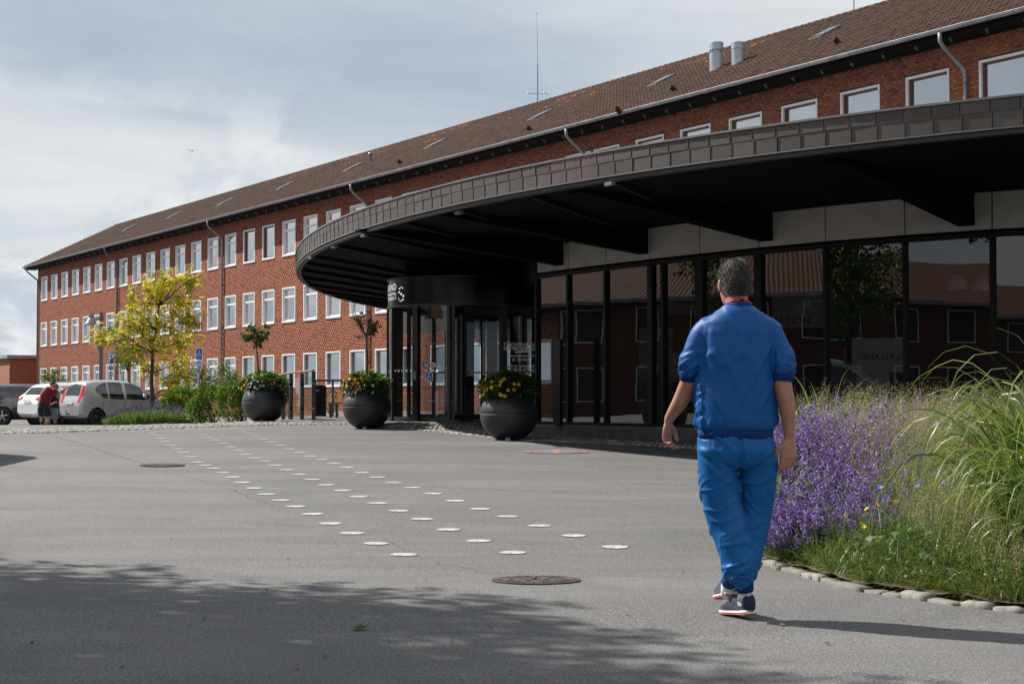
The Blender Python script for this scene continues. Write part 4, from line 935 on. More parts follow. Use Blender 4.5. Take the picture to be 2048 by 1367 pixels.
mb = MB(); Mx = frameM(at(1056, 692.5, YT), (1, .1, 0)); pp = rrect(.062, .135, .008); add_strip(mb, pp + [pp[0]], .007, Mx); add_strip(mb, circ(0, .025, .018, 12) + [(.018, .025)], .010, Mx); add_strip(mb, [(0, .0), (0, -.05)], .012, Mx); mb.build('bell_icon', M['letter_white'], NB)
notice('Hoveddøren lukket', 1045, 711, .075); notice('kl. 20-06.00', 1044, 719, .085); notice('Tryk venligst på', 1044.5, 731.5, .078); notice('klokken til højre', 1045, 738.5, .078)
p0, p1 = at(1034.5, 747.5, YT), at(1052, 746.8, YT); mb = MB(); mb.bar(p0, p1, .004, .022); Mx = frameM(p1, (1, .1, 0)); flat(mb, [(0, .04), (0, -.04), (.04, 0)], Mx); mb.build('arrow', M['letter_white'], NB)
# dark lobby door frames, added to darken the view through the drum
ID = empty('added_lobby_door', (-1.0, 41.6, ZB), 0, 'dark door frames added behind the revolving door to darken the view', 'door')
for px, w_ in ((868, .10), (898, .22), (921, .10), (938, .26), (966, .12), (984, .26), (1008, .10), (1030, .24), (1052, .12)):
    x_ = xof(px, 41.6) + 1.0; mb = MB(); mb.box((x_ - w_ / 2, -.05, 0), (x_ + w_ / 2, .05, 2.55)); mb.build('door_stile', M['black_paint'], ID)
x0, x1 = xof(850, 41.6) + 1.0, xof(1066, 41.6) + 1.0
mb = MB(); mb.box((x0, -.06, 2.551), (x1, .06, HB - ZB - .01)); mb.build('door_header', M['black_paint'], ID)
mb = MB(); mb.box((x0, -.045, 1.15), (x1, -.051, 1.19)); mb.build('marking_stripe', M['zinc_dark'], ID)
mb = MB(); mb.add([(x0, 0, 0), (x1, 0, 0), (x1, 0, 2.55), (x0, 0, 2.55)], [(0, 1, 2, 3)]); mb.build('door_glass', M['door_glass'], ID)
# grab handle by the screen and the free-standing black column
p = at(1021, 745, 33.3); o = MB(); o.tube([p + Vector((-.06, .1, .12)), p + Vector((0, 0, .13)), p + Vector((.03, -.02, .10)), p + Vector((.03, -.02, -.75))], .018, 8); ho = o.build('grab_rail', M['zinc'], smooth=True); tag(ho, 'bent stainless grab rail standing beside the revolving door', 'rail')
p = at(1116, 849, 31.3); p.z = ZB; mb = MB(); e = empty('black_column', p, R(-28), 'plain black square column on the plinth in front of the glass', 'column')
mb.box((-.075, -.06, 0), (.075, .06, (797 - 678) / F * 31.3 + CZ - ZB)); mb.build('shaft', M['frame_black'], e); mb = MB(); mb.box((-.11, -.09, 0), (.11, .09, .02)); mb.build('foot_plate', M['frame_black'], e)
# ================================================================== vegetation kit
def leafmat(key, trans=0.35, rough=0.45, tint=(1.25, 1.2, 0.6)):
    m = Mat(key); vc = m.vcol(); m.col(vc).set(Roughness=rough); m.b.inputs['Specular IOR Level'].default_value = 0.35
    tl = m.n('ShaderNodeBsdfTranslucent'); mulc = m.mix(1.0, vc, tint + (1,), 'MULTIPLY'); m.L(mulc, tl.inputs[0])
    mx = m.n('ShaderNodeMixShader'); mx.inputs[0].default_value = trans; m.L(m.b.outputs[0], mx.inputs[1]); m.L(tl.outputs[0], mx.inputs[2]); m.L(mx.outputs[0], m.o.inputs[0])
    M[key] = m.m; return m.m
leafmat('leaf'); leafmat('petal', 0.25, 0.6, (1, 1, 1)); leafmat('blade', 0.3, 0.4)
simple('bark', (0.055, 0.042, 0.032, 1), 0.9, var=0.35, scale=14, bump=0.5, bscale=40)
simple('bark_grey', (0.10, 0.088, 0.075, 1), 0.9, var=0.35, scale=14, bump=0.5, bscale=40)
def unit(v): return v / np.maximum(np.linalg.norm(v, axis=-1, keepdims=True), 1e-9)
def rdir(n, g=rng): return unit(g.normal(size=(n, 3)))
class Leaves:
    def __init__(s): s.V = []; s.C = []
    def add(s, P, D, L, Wd, C, droop=0.25, up=None):
        """diamond leaves: base P, direction D, length L, width Wd, colour C"""
        n = len(P); D = unit(D); L = np.broadcast_to(np.asarray(L, float), (n,))[:, None]; Wd = np.broadcast_to(np.asarray(Wd, float), (n,))[:, None]
        ref = rdir(n) if up is None else np.broadcast_to(np.asarray(up, float), (n, 3)) + rdir(n) * .35
        S = unit(np.cross(D, ref)); mid = P + D * L * .5; tip = P + D * L + np.array([0, 0, -1.]) * L * droop
        q = np.stack([P, mid + S * Wd * .5, tip, mid - S * Wd * .5], 1); s.V.append(q.reshape(-1, 3))
        C = np.broadcast_to(np.asarray(C, float), (n, 3)); s.C.append(np.repeat(C, 4, 0))
    def build(s, name, mat, parent=None, loc=None):
        V_ = np.concatenate(s.V); C_ = np.concatenate(s.C); n = len(V_) // 4
        if loc is not None: V_ = V_ - np.asarray(loc)
        return link(name, npmesh(name, V_, np.arange(n * 4).reshape(n, 4), mat, C_), parent)
def vary(n, c0, c1, dark=0.0):
    t = rng.random(n)[:, None]; c = np.asarray(c0) * (1 - t) + np.asarray(c1) * t
    if dark: c = c * (1 - dark * rng.random(n)[:, None])
    return c
def inball(n, c, r, flat=1.0, shell=0.35):
    d = rdir(n); q = (shell + (1 - shell) * rng.random(n)) ** 1.0; return np.asarray(c) + d * (q[:, None] * np.asarray(r)) * np.array([1, 1, flat])
def limb(mb, a, b, r0, r1, sag=0.0, wob=0.06, n=6, sides=6):
    a, b = Vector(a), Vector(b); L = (b - a).length; pts = []
    for i in range(n):
        t = i / (n - 1); p = a.lerp(b, t); p += Vector((random.gauss(0, 1), random.gauss(0, 1), random.gauss(0, .6))) * wob * L * t * (1 - t) * 2
        p.z += sag * L * 4 * t * (1 - t); pts.append(p)
    mb.tube(pts, [r0 + (r1 - r0) * i / (n - 1) for i in range(n)], sides, cap=False); return pts

# ------------------------------------------------------------------ globe planters
m = Mat('planter_shell'); n1 = m.noise(4, 5, .6); m.col(m.ramp(n1, (.3, (0.016, 0.017, 0.020, 1)), (.7, (0.026, 0.027, 0.031, 1)))).set(Roughness=m.math('ADD', m.math('MULTIPLY', m.noise(9, 5, .7), .25), .30)); M['planter_shell'] = m.m
simple('soil', (0.075, 0.056, 0.040, 1), 0.95, var=0.4, scale=14, bump=.6)
YEL, ORG, WHT, PUR = (0.75, 0.48, 0.02), (0.72, 0.26, 0.02), (0.75, 0.74, 0.72), (0.12, 0.08, 0.36)
def planter(px, py, dia_px, label, flowers, seed, hgt=1.0):
    global rng
    c = gp(px, py); r_ = dia_px / F * c.y / 2; rng = np.random.default_rng(seed)
    e = empty('globe_planter', c, random.uniform(0, 6), label, 'planter', 'globe planters by the entrance')
    prof = []
    for i in range(25):
        a = -68 + (62 + 68) * i / 24; prof.append((r_ * math.cos(R(a)) * (1.0), r_ * .94 * (math.sin(R(a)) + math.sin(R(68)))))
    top = prof[-1][1]; k = 13; zs_ = prof[k][1]
    prof = prof[:k] + [(prof[k][0] + .001, zs_ - .006), (prof[k][0] - .006, zs_), (prof[k][0] + .001, zs_ + .006)] + prof[k + 1:]
    prof += [(prof[-1][0] - .02, top + .012), (prof[-1][0] - .05, top), (prof[-1][0] - .06, top - .10)]
    mb = MB(); mb.lathe(prof, 48); rb = prof[0][0]; mb.add([(rb * math.cos(2*math.pi*q/48), rb * math.sin(2*math.pi*q/48), 0) for q in range(48)], [tuple(range(48))[::-1]])
    # forklift notch at the foot: two little dark slots
    mb.build('shell', M['planter_shell'], e, smooth=True)
    for an in (R(265), R(85)):
        mb = MB(); mb.box((r_ * .35, -.045, -.01), (r_ * .54, .045, .07), 0, Matrix.Rotation(an - e.rotation_euler.z, 4, 'Z')); mb.build('lifting_notch', M['sill_grey'], e)
    mb = MB(); rt_ = prof[-1][0]; n = 24; mb.add([(0, 0, top - .04)] + [((rt_ + .02) * math.cos(2*math.pi*q/n), (rt_ + .02) * math.sin(2*math.pi*q/n), top - .07) for q in range(n)], [(0, 1+q, 1+(q+1) % n) for q in range(n)]); mb.build('soil', M['soil'], e)
    Lv = Leaves(); n = 420; rr = r_ * .92
    for ti in range(95):   # shoot tips with rosettes of glossy leaves
        an = rng.uniform(0, 2*math.pi); rad = rr * math.sqrt(rng.random()); h = top + r_ * (.60 - .38 * (rad / rr) ** 2) * rng.uniform(.62, 1.08) * hgt
        p = np.array([rad * math.cos(an), rad * math.sin(an), h]); k = 11
        D = np.stack([np.cos(np.arange(k) * 2.4), np.sin(np.arange(k) * 2.4), rng.uniform(.15, 1.0, k)], 1) + np.array([math.cos(an), math.sin(an), 0]) * .5 * rad / rr
        fresh = rng.random() < .45
        Lv.add(p + rng.normal(0, .015, (k, 3)), D, rng.uniform(.10, .17, k), rng.uniform(.032, .05, k), vary(k, (0.07, 0.14, 0.018), (0.20, 0.31, 0.045)) if fresh else vary(k, (0.018, 0.045, 0.012), (0.05, 0.10, 0.02)), .2, (0, 0, 1))
        k = 9; Lv.add(np.tile(p, (k, 1)) - np.array([0, 0, 1]) * rng.uniform(.05, .3, (k, 1)), rdir(k) + np.array([math.cos(an) * .5, math.sin(an) * .5, .2]), rng.uniform(.08, .13, k), rng.uniform(.03, .045, k), vary(k, (0.012, 0.03, 0.008), (0.04, 0.08, 0.015)), .3)
    n = 330; an = rng.uniform(0, 2*math.pi, n); rad = rr * rng.uniform(.72, 1.12, n); P = np.stack([rad*np.cos(an), rad*np.sin(an), top + rng.uniform(-.10, .18, n)], 1)
    Lv.add(P, np.stack([np.cos(an), np.sin(an), rng.uniform(-.6, .6, n)], 1), rng.uniform(.06, .10, n), rng.uniform(.03, .045, n), vary(n, (0.02, 0.05, 0.012), (0.07, 0.13, 0.02)), .4)
    Lv.build('foliage', M['leaf'], e)
    Fl = Leaves()
    for (pal, cnt, a0, a1) in flowers:
        for q in range(cnt):
            an = R(rng.uniform(a0, a1)) - e.rotation_euler.z; rad = rr * rng.uniform(.93, 1.13); p = np.array([rad*math.cos(an), rad*math.sin(an), top + rng.uniform(-.13, .20)]); k = 5
            base = np.array([math.cos(an), math.sin(an), .35]); sd = unit(np.cross(base, [0, 0, 1.])); up_ = np.cross(sd, base)
            D = np.stack([sd * math.cos(2*math.pi*j/5) + up_ * math.sin(2*math.pi*j/5) + base * .25 for j in range(5)]); Fl.add(np.tile(p, (5, 1)), D, .042, .042, vary(5, np.asarray(pal) * .8, pal), 0.0, base)
    tag(Fl.build('flowers', M['petal'], e), kind='stuff'); return c, r_, top
rng = np.random.default_rng(3)
P1 = planter(1018, 879, 116, 'black globe planter with only yellow pansies, standing nearest the walking man', [(YEL, 26, 180, 255), (YEL, 8, 255, 300)], 11)
P2 = planter(733.5, 856.5, 97, 'black globe planter with orange pansies and a sparse twiggy tree, beside the revolving door', [(ORG, 22, 205, 265), (YEL, 8, 180, 215), (PUR, 7, 200, 240), (PUR, 3, 280, 330), (WHT, 2, 280, 330)], 12)
P3 = planter(528, 843.5, 88, 'black globe planter with white pansies and a leafy lollipop tree, beside the clipped hedge', [(ORG, 9, 180, 225), (WHT, 8, 235, 290), (PUR, 5, 230, 270), (YEL, 8, 310, 350)], 13, .9)
def lollipop(pc, pts, crown, rpx, label, density, leafc, seed):
    global rng
    rng = np.random.default_rng(seed); Y = pc.y
    W_ = [at(x, y, Y) for x, y in pts]; base = W_[0]; e = empty('standard_tree', base, 0, label, 'tree', 'small trees in the planters')
    loc = lambda v: Vector(v) - base
    mb = MB(); mb.tube([loc(p) for p in W_], [.028, .026, .022][:len(W_)] + [.02] * (len(W_) - 3), 8); fork = loc(W_[-1]); cc = loc(at(crown[0], crown[1], Y)); rad = rpx / F * Y
    mb.build('trunk', M['bark_grey'], e, smooth=True); mb = MB(); Lv = Leaves(); tips = []
    for k in range(15):
        d = Vector((random.gauss(0, 1), random.gauss(0, 1), random.uniform(-.35, 1.3))).normalized(); tip = cc + Vector((d.x * rad, d.y * rad, d.z * rad * .85)); pts_ = limb(mb, fork, tip, .012, .004, .02, .1, 5, 5)
        for q in range(5):
            st = pts_[random.randint(2, 4)]; d2 = (d + Vector((random.gauss(0, .6), random.gauss(0, .6), random.gauss(.1, .5)))).normalized(); tp = st + d2 * rad * random.uniform(.2, .5); limb(mb, st, tp, .005, .002, .0, .1, 3, 4); tips.append((st, tp))
    for st, tp in tips:
        n = density; t = rng.random(n)[:, None]; P = np.array(st) * (1 - t) + np.array(tp) * t; Lv.add(P, rdir(n) + np.array([0, 0, .2]), rng.uniform(.05, .09, n), rng.uniform(.025, .04, n), vary(n, leafc[0], leafc[1], .4), .3)
    mb.build('twigs', M['bark_grey'], e); Lv.build('crown', M['leaf'], e)
lollipop(P3[0], [(520, 765), (516, 735), (514, 708), (512, 690)], (512, 667), 25, 'small leafy lollipop tree on a thin stem in the planter by the hedge', 17, ((0.03, 0.075, 0.015), (0.10, 0.19, 0.03)), 21)
lollipop(P2[0], [(734, 760), (734, 725), (733, 700), (731.5, 672)], (729, 650), 27, 'sparse twiggy lollipop tree in the planter by the revolving door', 5, ((0.04, 0.085, 0.02), (0.10, 0.18, 0.03)), 22)

# ------------------------------------------------------------------ yellow-leaved tree among the parked cars
def puff_tree(name, Y, trunk, puffs, label, cat, leaf, barkm, rt=.07, dsp=1.0, sprays=26, seed=1, spl=.30, group=None):
    global rng
    rng = np.random.default_rng(seed); random.seed(seed)
    W_ = [at(x, y, Y) for x, y in trunk]; base = W_[0]; base.z = float(gz(base.x, base.y)) - .03 if abs(base.z - gz(base.x, base.y)) < 1.2 else base.z
    e = empty(name, base, 0, label, cat, group); W_ = [w - base for w in W_]
    mb = MB(); n = len(W_); mb.tube(W_, [rt * (1 - .72 * i / (n - 1)) for i in range(n)], 9); mb.build('trunk', M[barkm], e, smooth=True)
    mb = MB(); Lv = Leaves(); yo = 0
    for (x, y, rp) in puffs:
        r_ = rp / F * Y; c = at(x, y, Y) - base; c.y += random.gauss(0, dsp * .55)
        zt = c.z - r_ * .6 - abs(c.x - 0) * .25; st = min(W_, key=lambda w: abs(w.z - zt)); pts = limb(mb, st, c, rt * .36, .010, .03, .12, 6, 6)
        for q in range(sprays):
            d = rdir(1)[0]; tip = np.array(c) + d * r_ * rng.uniform(.45, 1.05) * np.array([1.05, 1.2, .75]); s0 = np.array(pts[random.randint(3, 5)])
            if q % 2 == 0: limb(mb, s0, tip, .007, .003, .03, .08, 4, 4)
            leaf(Lv, s0, tip, d, spl)
    mb.build('branches', M[barkm], e); Lv.build('crown', M['leaf'], e); return e
def locust(Lv, s0, tip, d, L):
    # several pinnate leaves around the twig end, leaflets in two rows along a drooping rachis
    for _ in range(4):
        st = tip + rng.normal(0, .10, 3); ax = unit(np.array([d[0], d[1], 0]) * .8 + rdir(1)[0] * .9 + np.array([0, 0, -.15])); ln = L * rng.uniform(.7, 1.25); k = 9
        t = np.linspace(.1, 1, k)[:, None]; P = st + ax * ln * t + np.array([0, 0, -1]) * ln * .30 * t ** 2; sd = unit(np.cross(ax, [0, 0, 1.]) + rng.normal(0, .2, 3))
        sh = rng.random(); c0, c1 = ((0.46, 0.40, 0.02), (0.66, 0.56, 0.035)) if sh < .58 else (((0.24, 0.25, 0.018), (0.38, 0.37, 0.03)) if sh < .82 else ((0.10, 0.14, 0.012), (0.19, 0.23, 0.02)))
        for sg in (-1, 1): Lv.add(P, sd * sg + ax * .55 + np.array([0, 0, -.25]), .085, .042, vary(k, c0, c1), .15)
puff_tree('yellow_locust_tree', 54.0, [(305, 852), (304, 800), (303, 750), (306, 705), (312, 660), (318, 610), (330, 565)],
 [(322, 556, 26), (352, 562, 26), (383, 562, 18), (300, 580, 22), (285, 605, 25), (330, 598, 28), (365, 600, 22), (255, 632, 20), (300, 640, 30), (345, 640, 28), (382, 640, 20), (212, 668, 18), (247, 668, 18), (290, 680, 24), (335, 684, 28), (376, 682, 22), (276, 704, 16), (285, 738, 12), (350, 722, 22), (352, 760, 16), (345, 785, 10), (268, 655, 18)],
 'bright yellow leaved tree in the lavender bed by the silver hatchback', 'tree', locust, 'bark', .085, .8, 12, 31)
def plainleaf(c0, c1, s_=.08, k=16):
    def f(Lv, s0, tip, d, L):
        t = rng.random(k)[:, None]; P = s0 * (1 - t) * .5 + tip * (t * .5 + .5) + rng.normal(0, .09, (k, 3)); Lv.add(P, rdir(k) + d * .6, rng.uniform(s_ * .8, s_ * 1.4, k), rng.uniform(s_ * .45, s_ * .7, k), vary(k, c0, c1, .3), .3)
    return f
puff_tree('young_tree', 63.0, [(257, 850), (257, 800), (258, 745), (256, 700)], [(240, 692, 18), (262, 688, 16), (236, 715, 12), (270, 715, 16), (252, 730, 16), (232, 662, 8), (284, 700, 12)], 'slim young green tree behind the yellow tree, in front of the brick wall', 'tree', plainleaf((0.03, 0.08, 0.015), (0.10, 0.20, 0.03)), 'bark', .06, .5, 9, 32)
puff_tree('young_tree', 68.0, [(103, 850), (104, 800), (106, 765), (109, 745)], [(98, 756, 10), (112, 752, 9), (88, 752, 6), (122, 757, 7), (108, 742, 6)], 'small leafy sapling behind the white car', 'tree', plainleaf((0.035, 0.09, 0.015), (0.10, 0.2, 0.03)), 'bark', .035, .4, 7, 33)
puff_tree('open_shrub', 57.0, [(402, 850), (402, 800), (403, 770), (405, 745)], [(345, 762, 16), (375, 752, 20), (405, 742, 22), (432, 738, 22), (455, 758, 20), (470, 752, 12), (420, 768, 26), (385, 775, 22), (446, 775, 22), (350, 745, 10), (475, 770, 10)], 'loose green shrub behind the wheelchair parking sign', 'shrub', plainleaf((0.035, 0.085, 0.015), (0.13, 0.22, 0.04), .09), 'bark', .05, .9, 12, 34)
# clipped hedge shrubs and the lavender cushion
def bush(name, blobs, Y, label, cat, nleaf, ls, c0, c1, seed, parent=None):
    global rng
    rng = np.random.default_rng(seed); b0 = at(blobs[0][0], blobs[0][1], Y); b0.z = float(gz(b0.x, b0.y)); e = empty(name, b0, 0, label, cat); Lv = Leaves(); mb = MB()
    for (x, y, rx, ry) in blobs:
        c = at(x, y, Y) - b0; rx_, rz_ = rx / F * Y, ry / F * Y; n = int(nleaf * (rx * ry) / 900); d = rdir(n); d[:, 2] = np.abs(d[:, 2]) * np.where(rng.random(n) < .25, -1, 1)
        bumps = np.array([1 + .16 * mnoise.noise(Vector(q) * 3.1 + Vector((x, y, 0))) + .10 * mnoise.noise(Vector(q) * 7) for q in d]); q = (.72 + .30 * rng.random(n)) * bumps
        P = np.array(c) + d * q[:, None] * np.array([rx_, rx_ * .9, rz_]); P[:, 2] = np.maximum(P[:, 2], .02)
        Lv.add(P, d * .7 + rdir(n) * .7 + np.array([0, 0, .5]), rng.uniform(ls * .7, ls * 1.3, n), rng.uniform(ls * .35, ls * .55, n), vary(n, c0, c1, .25), .1)
        for k in range(7): limb(mb, (c.x * .9 + random.gauss(0, .1), random.gauss(0, .1), 0), c + Vector((random.gauss(0, .5) * rx_, random.gauss(0, .5) * rx_, random.uniform(-.3, .4) * rz_)), .014, .004, 0, .1, 4, 5)
    Lv.build('foliage', M['leaf'], e); mb.build('stems', M['bark'], e); return e, b0
bush('rounded_shrub', [(362, 805, 36, 30), (345, 815, 22, 22)], 52.0, 'rounded bright green shrub behind the lavender, left end of the hedge', 'shrub', 1500, .10, (0.045, 0.11, 0.015), (0.19, 0.30, 0.04), 41)
bush('rounded_shrub', [(420, 806, 34, 36), (398, 820, 24, 26)], 49.0, 'rounded green shrub between its neighbour and the shrub by the planter', 'shrub', 1500, .10, (0.045, 0.105, 0.015), (0.18, 0.28, 0.04), 42)
bush('rounded_shrub', [(462, 805, 30, 36), (482, 815, 18, 26)], 46.5, 'rounded green shrub growing against the globe planter with white pansies', 'shrub', 1500, .095, (0.04, 0.10, 0.015), (0.17, 0.27, 0.04), 43)
def lavender(px0, px1, ytop, ybase, Y, label, seed):
    global rng
    rng = np.random.default_rng(seed); a = at(px0, ybase, Y); b = at(px1, ybase, Y); c = (a + b) / 2; c.z = float(gz(c.x, c.y)); W2 = (b.x - a.x) / 2; H = (ybase - ytop) / F * Y
    e = empty('lavender_cushion', c, 0, label, 'plant'); n = 2600; xr = rng.uniform(-1, 1, n); yr = rng.uniform(-1, 1, n); ok = xr ** 2 + yr ** 2 < 1; xr, yr = xr[ok], yr[ok]; n = len(xr)
    hh = H * (1 - .75 * xr ** 2 - .25 * yr ** 2) * rng.uniform(.75, 1.1, n); P0 = np.stack([xr * W2, yr * 1.3, np.zeros(n)], 1); out_ = np.stack([xr * .35, yr * .35, np.ones(n)], 1); D = unit(out_ + rng.normal(0, .18, (n, 3)))
    Lv = Leaves(); Fl = Leaves()
    for k in range(7): t = .25 + .1 * k; Lv.add(P0 + D * (hh * t)[:, None] * .8, D + rdir(n) * .5, .16, .022, vary(n, (0.05, 0.10, 0.03), (0.15, 0.23, 0.07)), .05)
    sel = rng.random(n) < .22; tip = P0[sel] + D[sel] * (hh[sel] * 1.02)[:, None]; ns = sel.sum(); Lv.add(P0[sel] + D[sel] * (hh[sel] * .75)[:, None], D[sel], hh[sel] * .3, .010, vary(ns, (0.10, 0.15, 0.06), (0.16, 0.22, 0.08)), 0)
    for k in range(4): Fl.add(tip + D[sel] * .03 * k, D[sel] + rdir(ns) * .5, .05, .032, vary(ns, (0.06, 0.045, 0.10), (0.13, 0.10, 0.19)), 0)
    Lv.build('foliage', M['leaf'], e); Fl.build('flower_spikes', M['petal'], e)
lavender(212, 402, 812, 851, 50.0, 'low grey green lavender cushion with faded purple spikes around the yellow tree', 51)
# ------------------------------------------------------------------ big shade trees standing off to the left
def shade_tree(name, base, blobs, label, nl, seed):
    global rng
    rng = np.random.default_rng(seed); random.seed(seed); b = Vector(base); b.z = float(gz(b.x, b.y)); e = empty(name, b, 0, label, 'tree'); mb = MB()
    fork = Vector((.3, .1, 3.4)); mb.tube([(0, 0, -.1), (.05, .03, .6), (.15, .05, 2.0), fork], [.30, .22, .18, .16], 10); mb.build('trunk', M['bark'], e, smooth=True); mb = MB(); Lv = Leaves()
    for (x, y, z, rx, ry, rz) in blobs:
        c = Vector((x, y, z)) - b; pts = limb(mb, fork, c, .11, .03, .05, .1, 7, 7)
        for k in range(14):
            d = rdir(1)[0]; tip = c + Vector((d[0] * rx, d[1] * ry, d[2] * rz)) * .9; limb(mb, pts[random.randint(3, 6)], tip, .03, .006, .03, .1, 5, 5)
        n = int(nl * rx * ry * rz); d = rdir(n); q = rng.random(n) ** .45; bump = np.array([1 + .30 * mnoise.noise(Vector(v) * 2.2 + c) for v in d]); P = np.array(c) + d * (q * bump)[:, None] * np.array([rx, ry, rz]); clump = np.array([mnoise.noise(Vector(p) * 1.3) for p in P]); P = P[clump > -.42]; n = len(P)
        Lv.add(P, rdir(n), rng.uniform(.14, .24, n), rng.uniform(.09, .15, n), vary(n, (0.03, 0.08, 0.012), (0.08, 0.17, 0.025)), .2)
    mb.build('limbs', M['bark'], e); Lv.build('crown', M['leaf'], e)
shade_tree('shade_tree', (-9.8, 9.4, 0), [(-11.2, 13.6, 7.0, 3.0, 2.5, 1.5), (-9.0, 12.6, 7.4, 2.6, 2.1, 1.5), (-8.5, 11.7, 7.8, 2.0, 1.8, 1.2), (-4.9, 9.2, 8.2, 2.4, 1.4, 1.0), (-6.9, 10.0, 7.9, 2.0, 1.3, 1.0), (-10.4, 10.4, 7.0, 3.2, 2.5, 1.6), (-8.2, 9.7, 7.6, 2.8, 2.2, 1.4)], 'large broad leaved tree beside the forecourt, shading the near tarmac', 560, 61)
shade_tree('shade_tree', (-22.6, 33.8, 0), [(-22.0, 33.2, 5.6, 1.9, 1.8, 1.7), (-23.6, 34.4, 6.6, 2.0, 2.0, 1.6)], 'mid sized round tree beyond the forecourt edge, opposite the entrance', 330, 62)
shade_tree('shade_tree', (-21, 20, 0), [(-21, 20, 5.2, 2.2, 2.2, 2.0), (-20.2, 21, 7.0, 1.8, 1.8, 1.5)], 'round crowned tree in front of the low brick range opposite', 260, 63)
# ------------------------------------------------------------------ brick range opposite (seen mirrored in the glass wall)
OP = empty('opposite_building', (-44, 20, 0), R(-90), 'two storey brick range with a tiled roof across the forecourt', 'building')
m = Mat('brick_shaded_range'); n1 = m.noise(3, 5, .6); m.col(m.ramp(n1, (.3, (0.10, 0.045, 0.03, 1)), (.7, (0.16, 0.07, 0.045, 1)))).set(Roughness=.9); M['brick_range'] = m.m  # brick darkened so the shade on this wall sits in its colour
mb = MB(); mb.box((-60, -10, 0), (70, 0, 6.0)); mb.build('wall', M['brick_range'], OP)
m = Mat('pantile_sheet'); w = m.n('ShaderNodeTexWave', wave_type='BANDS', bands_direction='X'); w.inputs['Scale'].default_value = 1.5; m.L(m.co(), w.inputs[0]); w2 = m.n('ShaderNodeTexWave', wave_type='BANDS', bands_direction='Y', wave_profile='SAW'); w2.inputs['Scale'].default_value = 1.0; m.L(m.co(), w2.inputs[0])
n1 = m.noise(2, 5, .7); c = m.ramp(n1, (.3, (0.15, 0.062, 0.036, 1)), (.7, (0.34, 0.135, 0.075, 1))); c = m.mix(m.ramp(w.outputs[0], (0.1, .7), (.5, 0)), c, (0.03, 0.015, 0.01, 1)); c = m.mix(m.ramp(w2.outputs[0], (0.0, .6), (.2, 0)), c, (0.03, 0.015, 0.01, 1))
m.col(c).set(Roughness=.9).bump(w.outputs[0], .8, .05); M['pantile_sheet'] = m.m
mb = MB(); mb.add([(-61, .7, 5.95), (71, .7, 5.95), (71, -5, 8.4), (-61, -5, 8.4), (-61, -10.7, 5.95), (71, -10.7, 5.95)], [(0, 1, 2, 3), (3, 2, 5, 4)]); mb.build('roof', M['pantile_sheet'], OP)
mb = MB(); mb.box((-61, .62, 5.80), (71, .78, 5.98)); mb.build('gutter', M['zinc'], OP)
for fl, z0 in enumerate((1.0, 4.0)):
    kk = ('A', round(FL[2][1] - FL[2][0], 3))
    for q in range(40):
        fr = link('window', KIT[kk]['frame'], OP, (-58 + q * 3.1, .03, z0 if fl == 0 else 3.9)); 
        mb_ = KIT[kk]['pane']; link('pane', mb_, fr)
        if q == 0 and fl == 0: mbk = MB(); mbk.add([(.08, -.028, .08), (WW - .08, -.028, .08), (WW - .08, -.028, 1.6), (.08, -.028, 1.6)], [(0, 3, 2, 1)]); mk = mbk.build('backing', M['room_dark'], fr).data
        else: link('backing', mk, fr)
# ------------------------------------------------------------------ lamp post and parking signs
Y = 70.0; b = at(201, 840, Y); b.z = float(gz(b.x, b.y)); e = empty('lamp_post', b, R(10), 'square grey lamp post with one bell shaped lantern behind the silver hatchback', 'street lamp')
H = (797 - 624) / F * Y + CZ - b.z; mb = MB(); mb.box((-.075, -.075, 0), (.075, .075, H)); mb.build('post', M['zinc_dark'], e)
za = (797 - 636.5) / F * Y + CZ - b.z; mb = MB(); mb.tube([(-.05, 0, za), (-.42, 0, za - .01)], .035, 8); mb.lathe([(.11, -.06), (.11, .06)], 12, (0, 0, za)); mb.build('arm', M['zinc_dark'], e)
mb = MB(); mb.lathe([(.001, .20), (.10, .20), (.11, .10), (.10, .02), (.16, -.06), (.25, -.22), (.26, -.28), (.20, -.28), (.001, -.2)], 20, (-.43, 0, za)); mb.build('lantern', M['zinc'], e, smooth=False)
mb = MB(); mb.tube([(-.12, .05, za - .75), (-.16, .05, za - .95), (-.10, .0, za - 1.15)], .035, 6); mb.box((-.14, -.06, za - 1.35), (-.076, .06, za - 1.05)); mb.build('fitting', M['zinc_dark'], e)
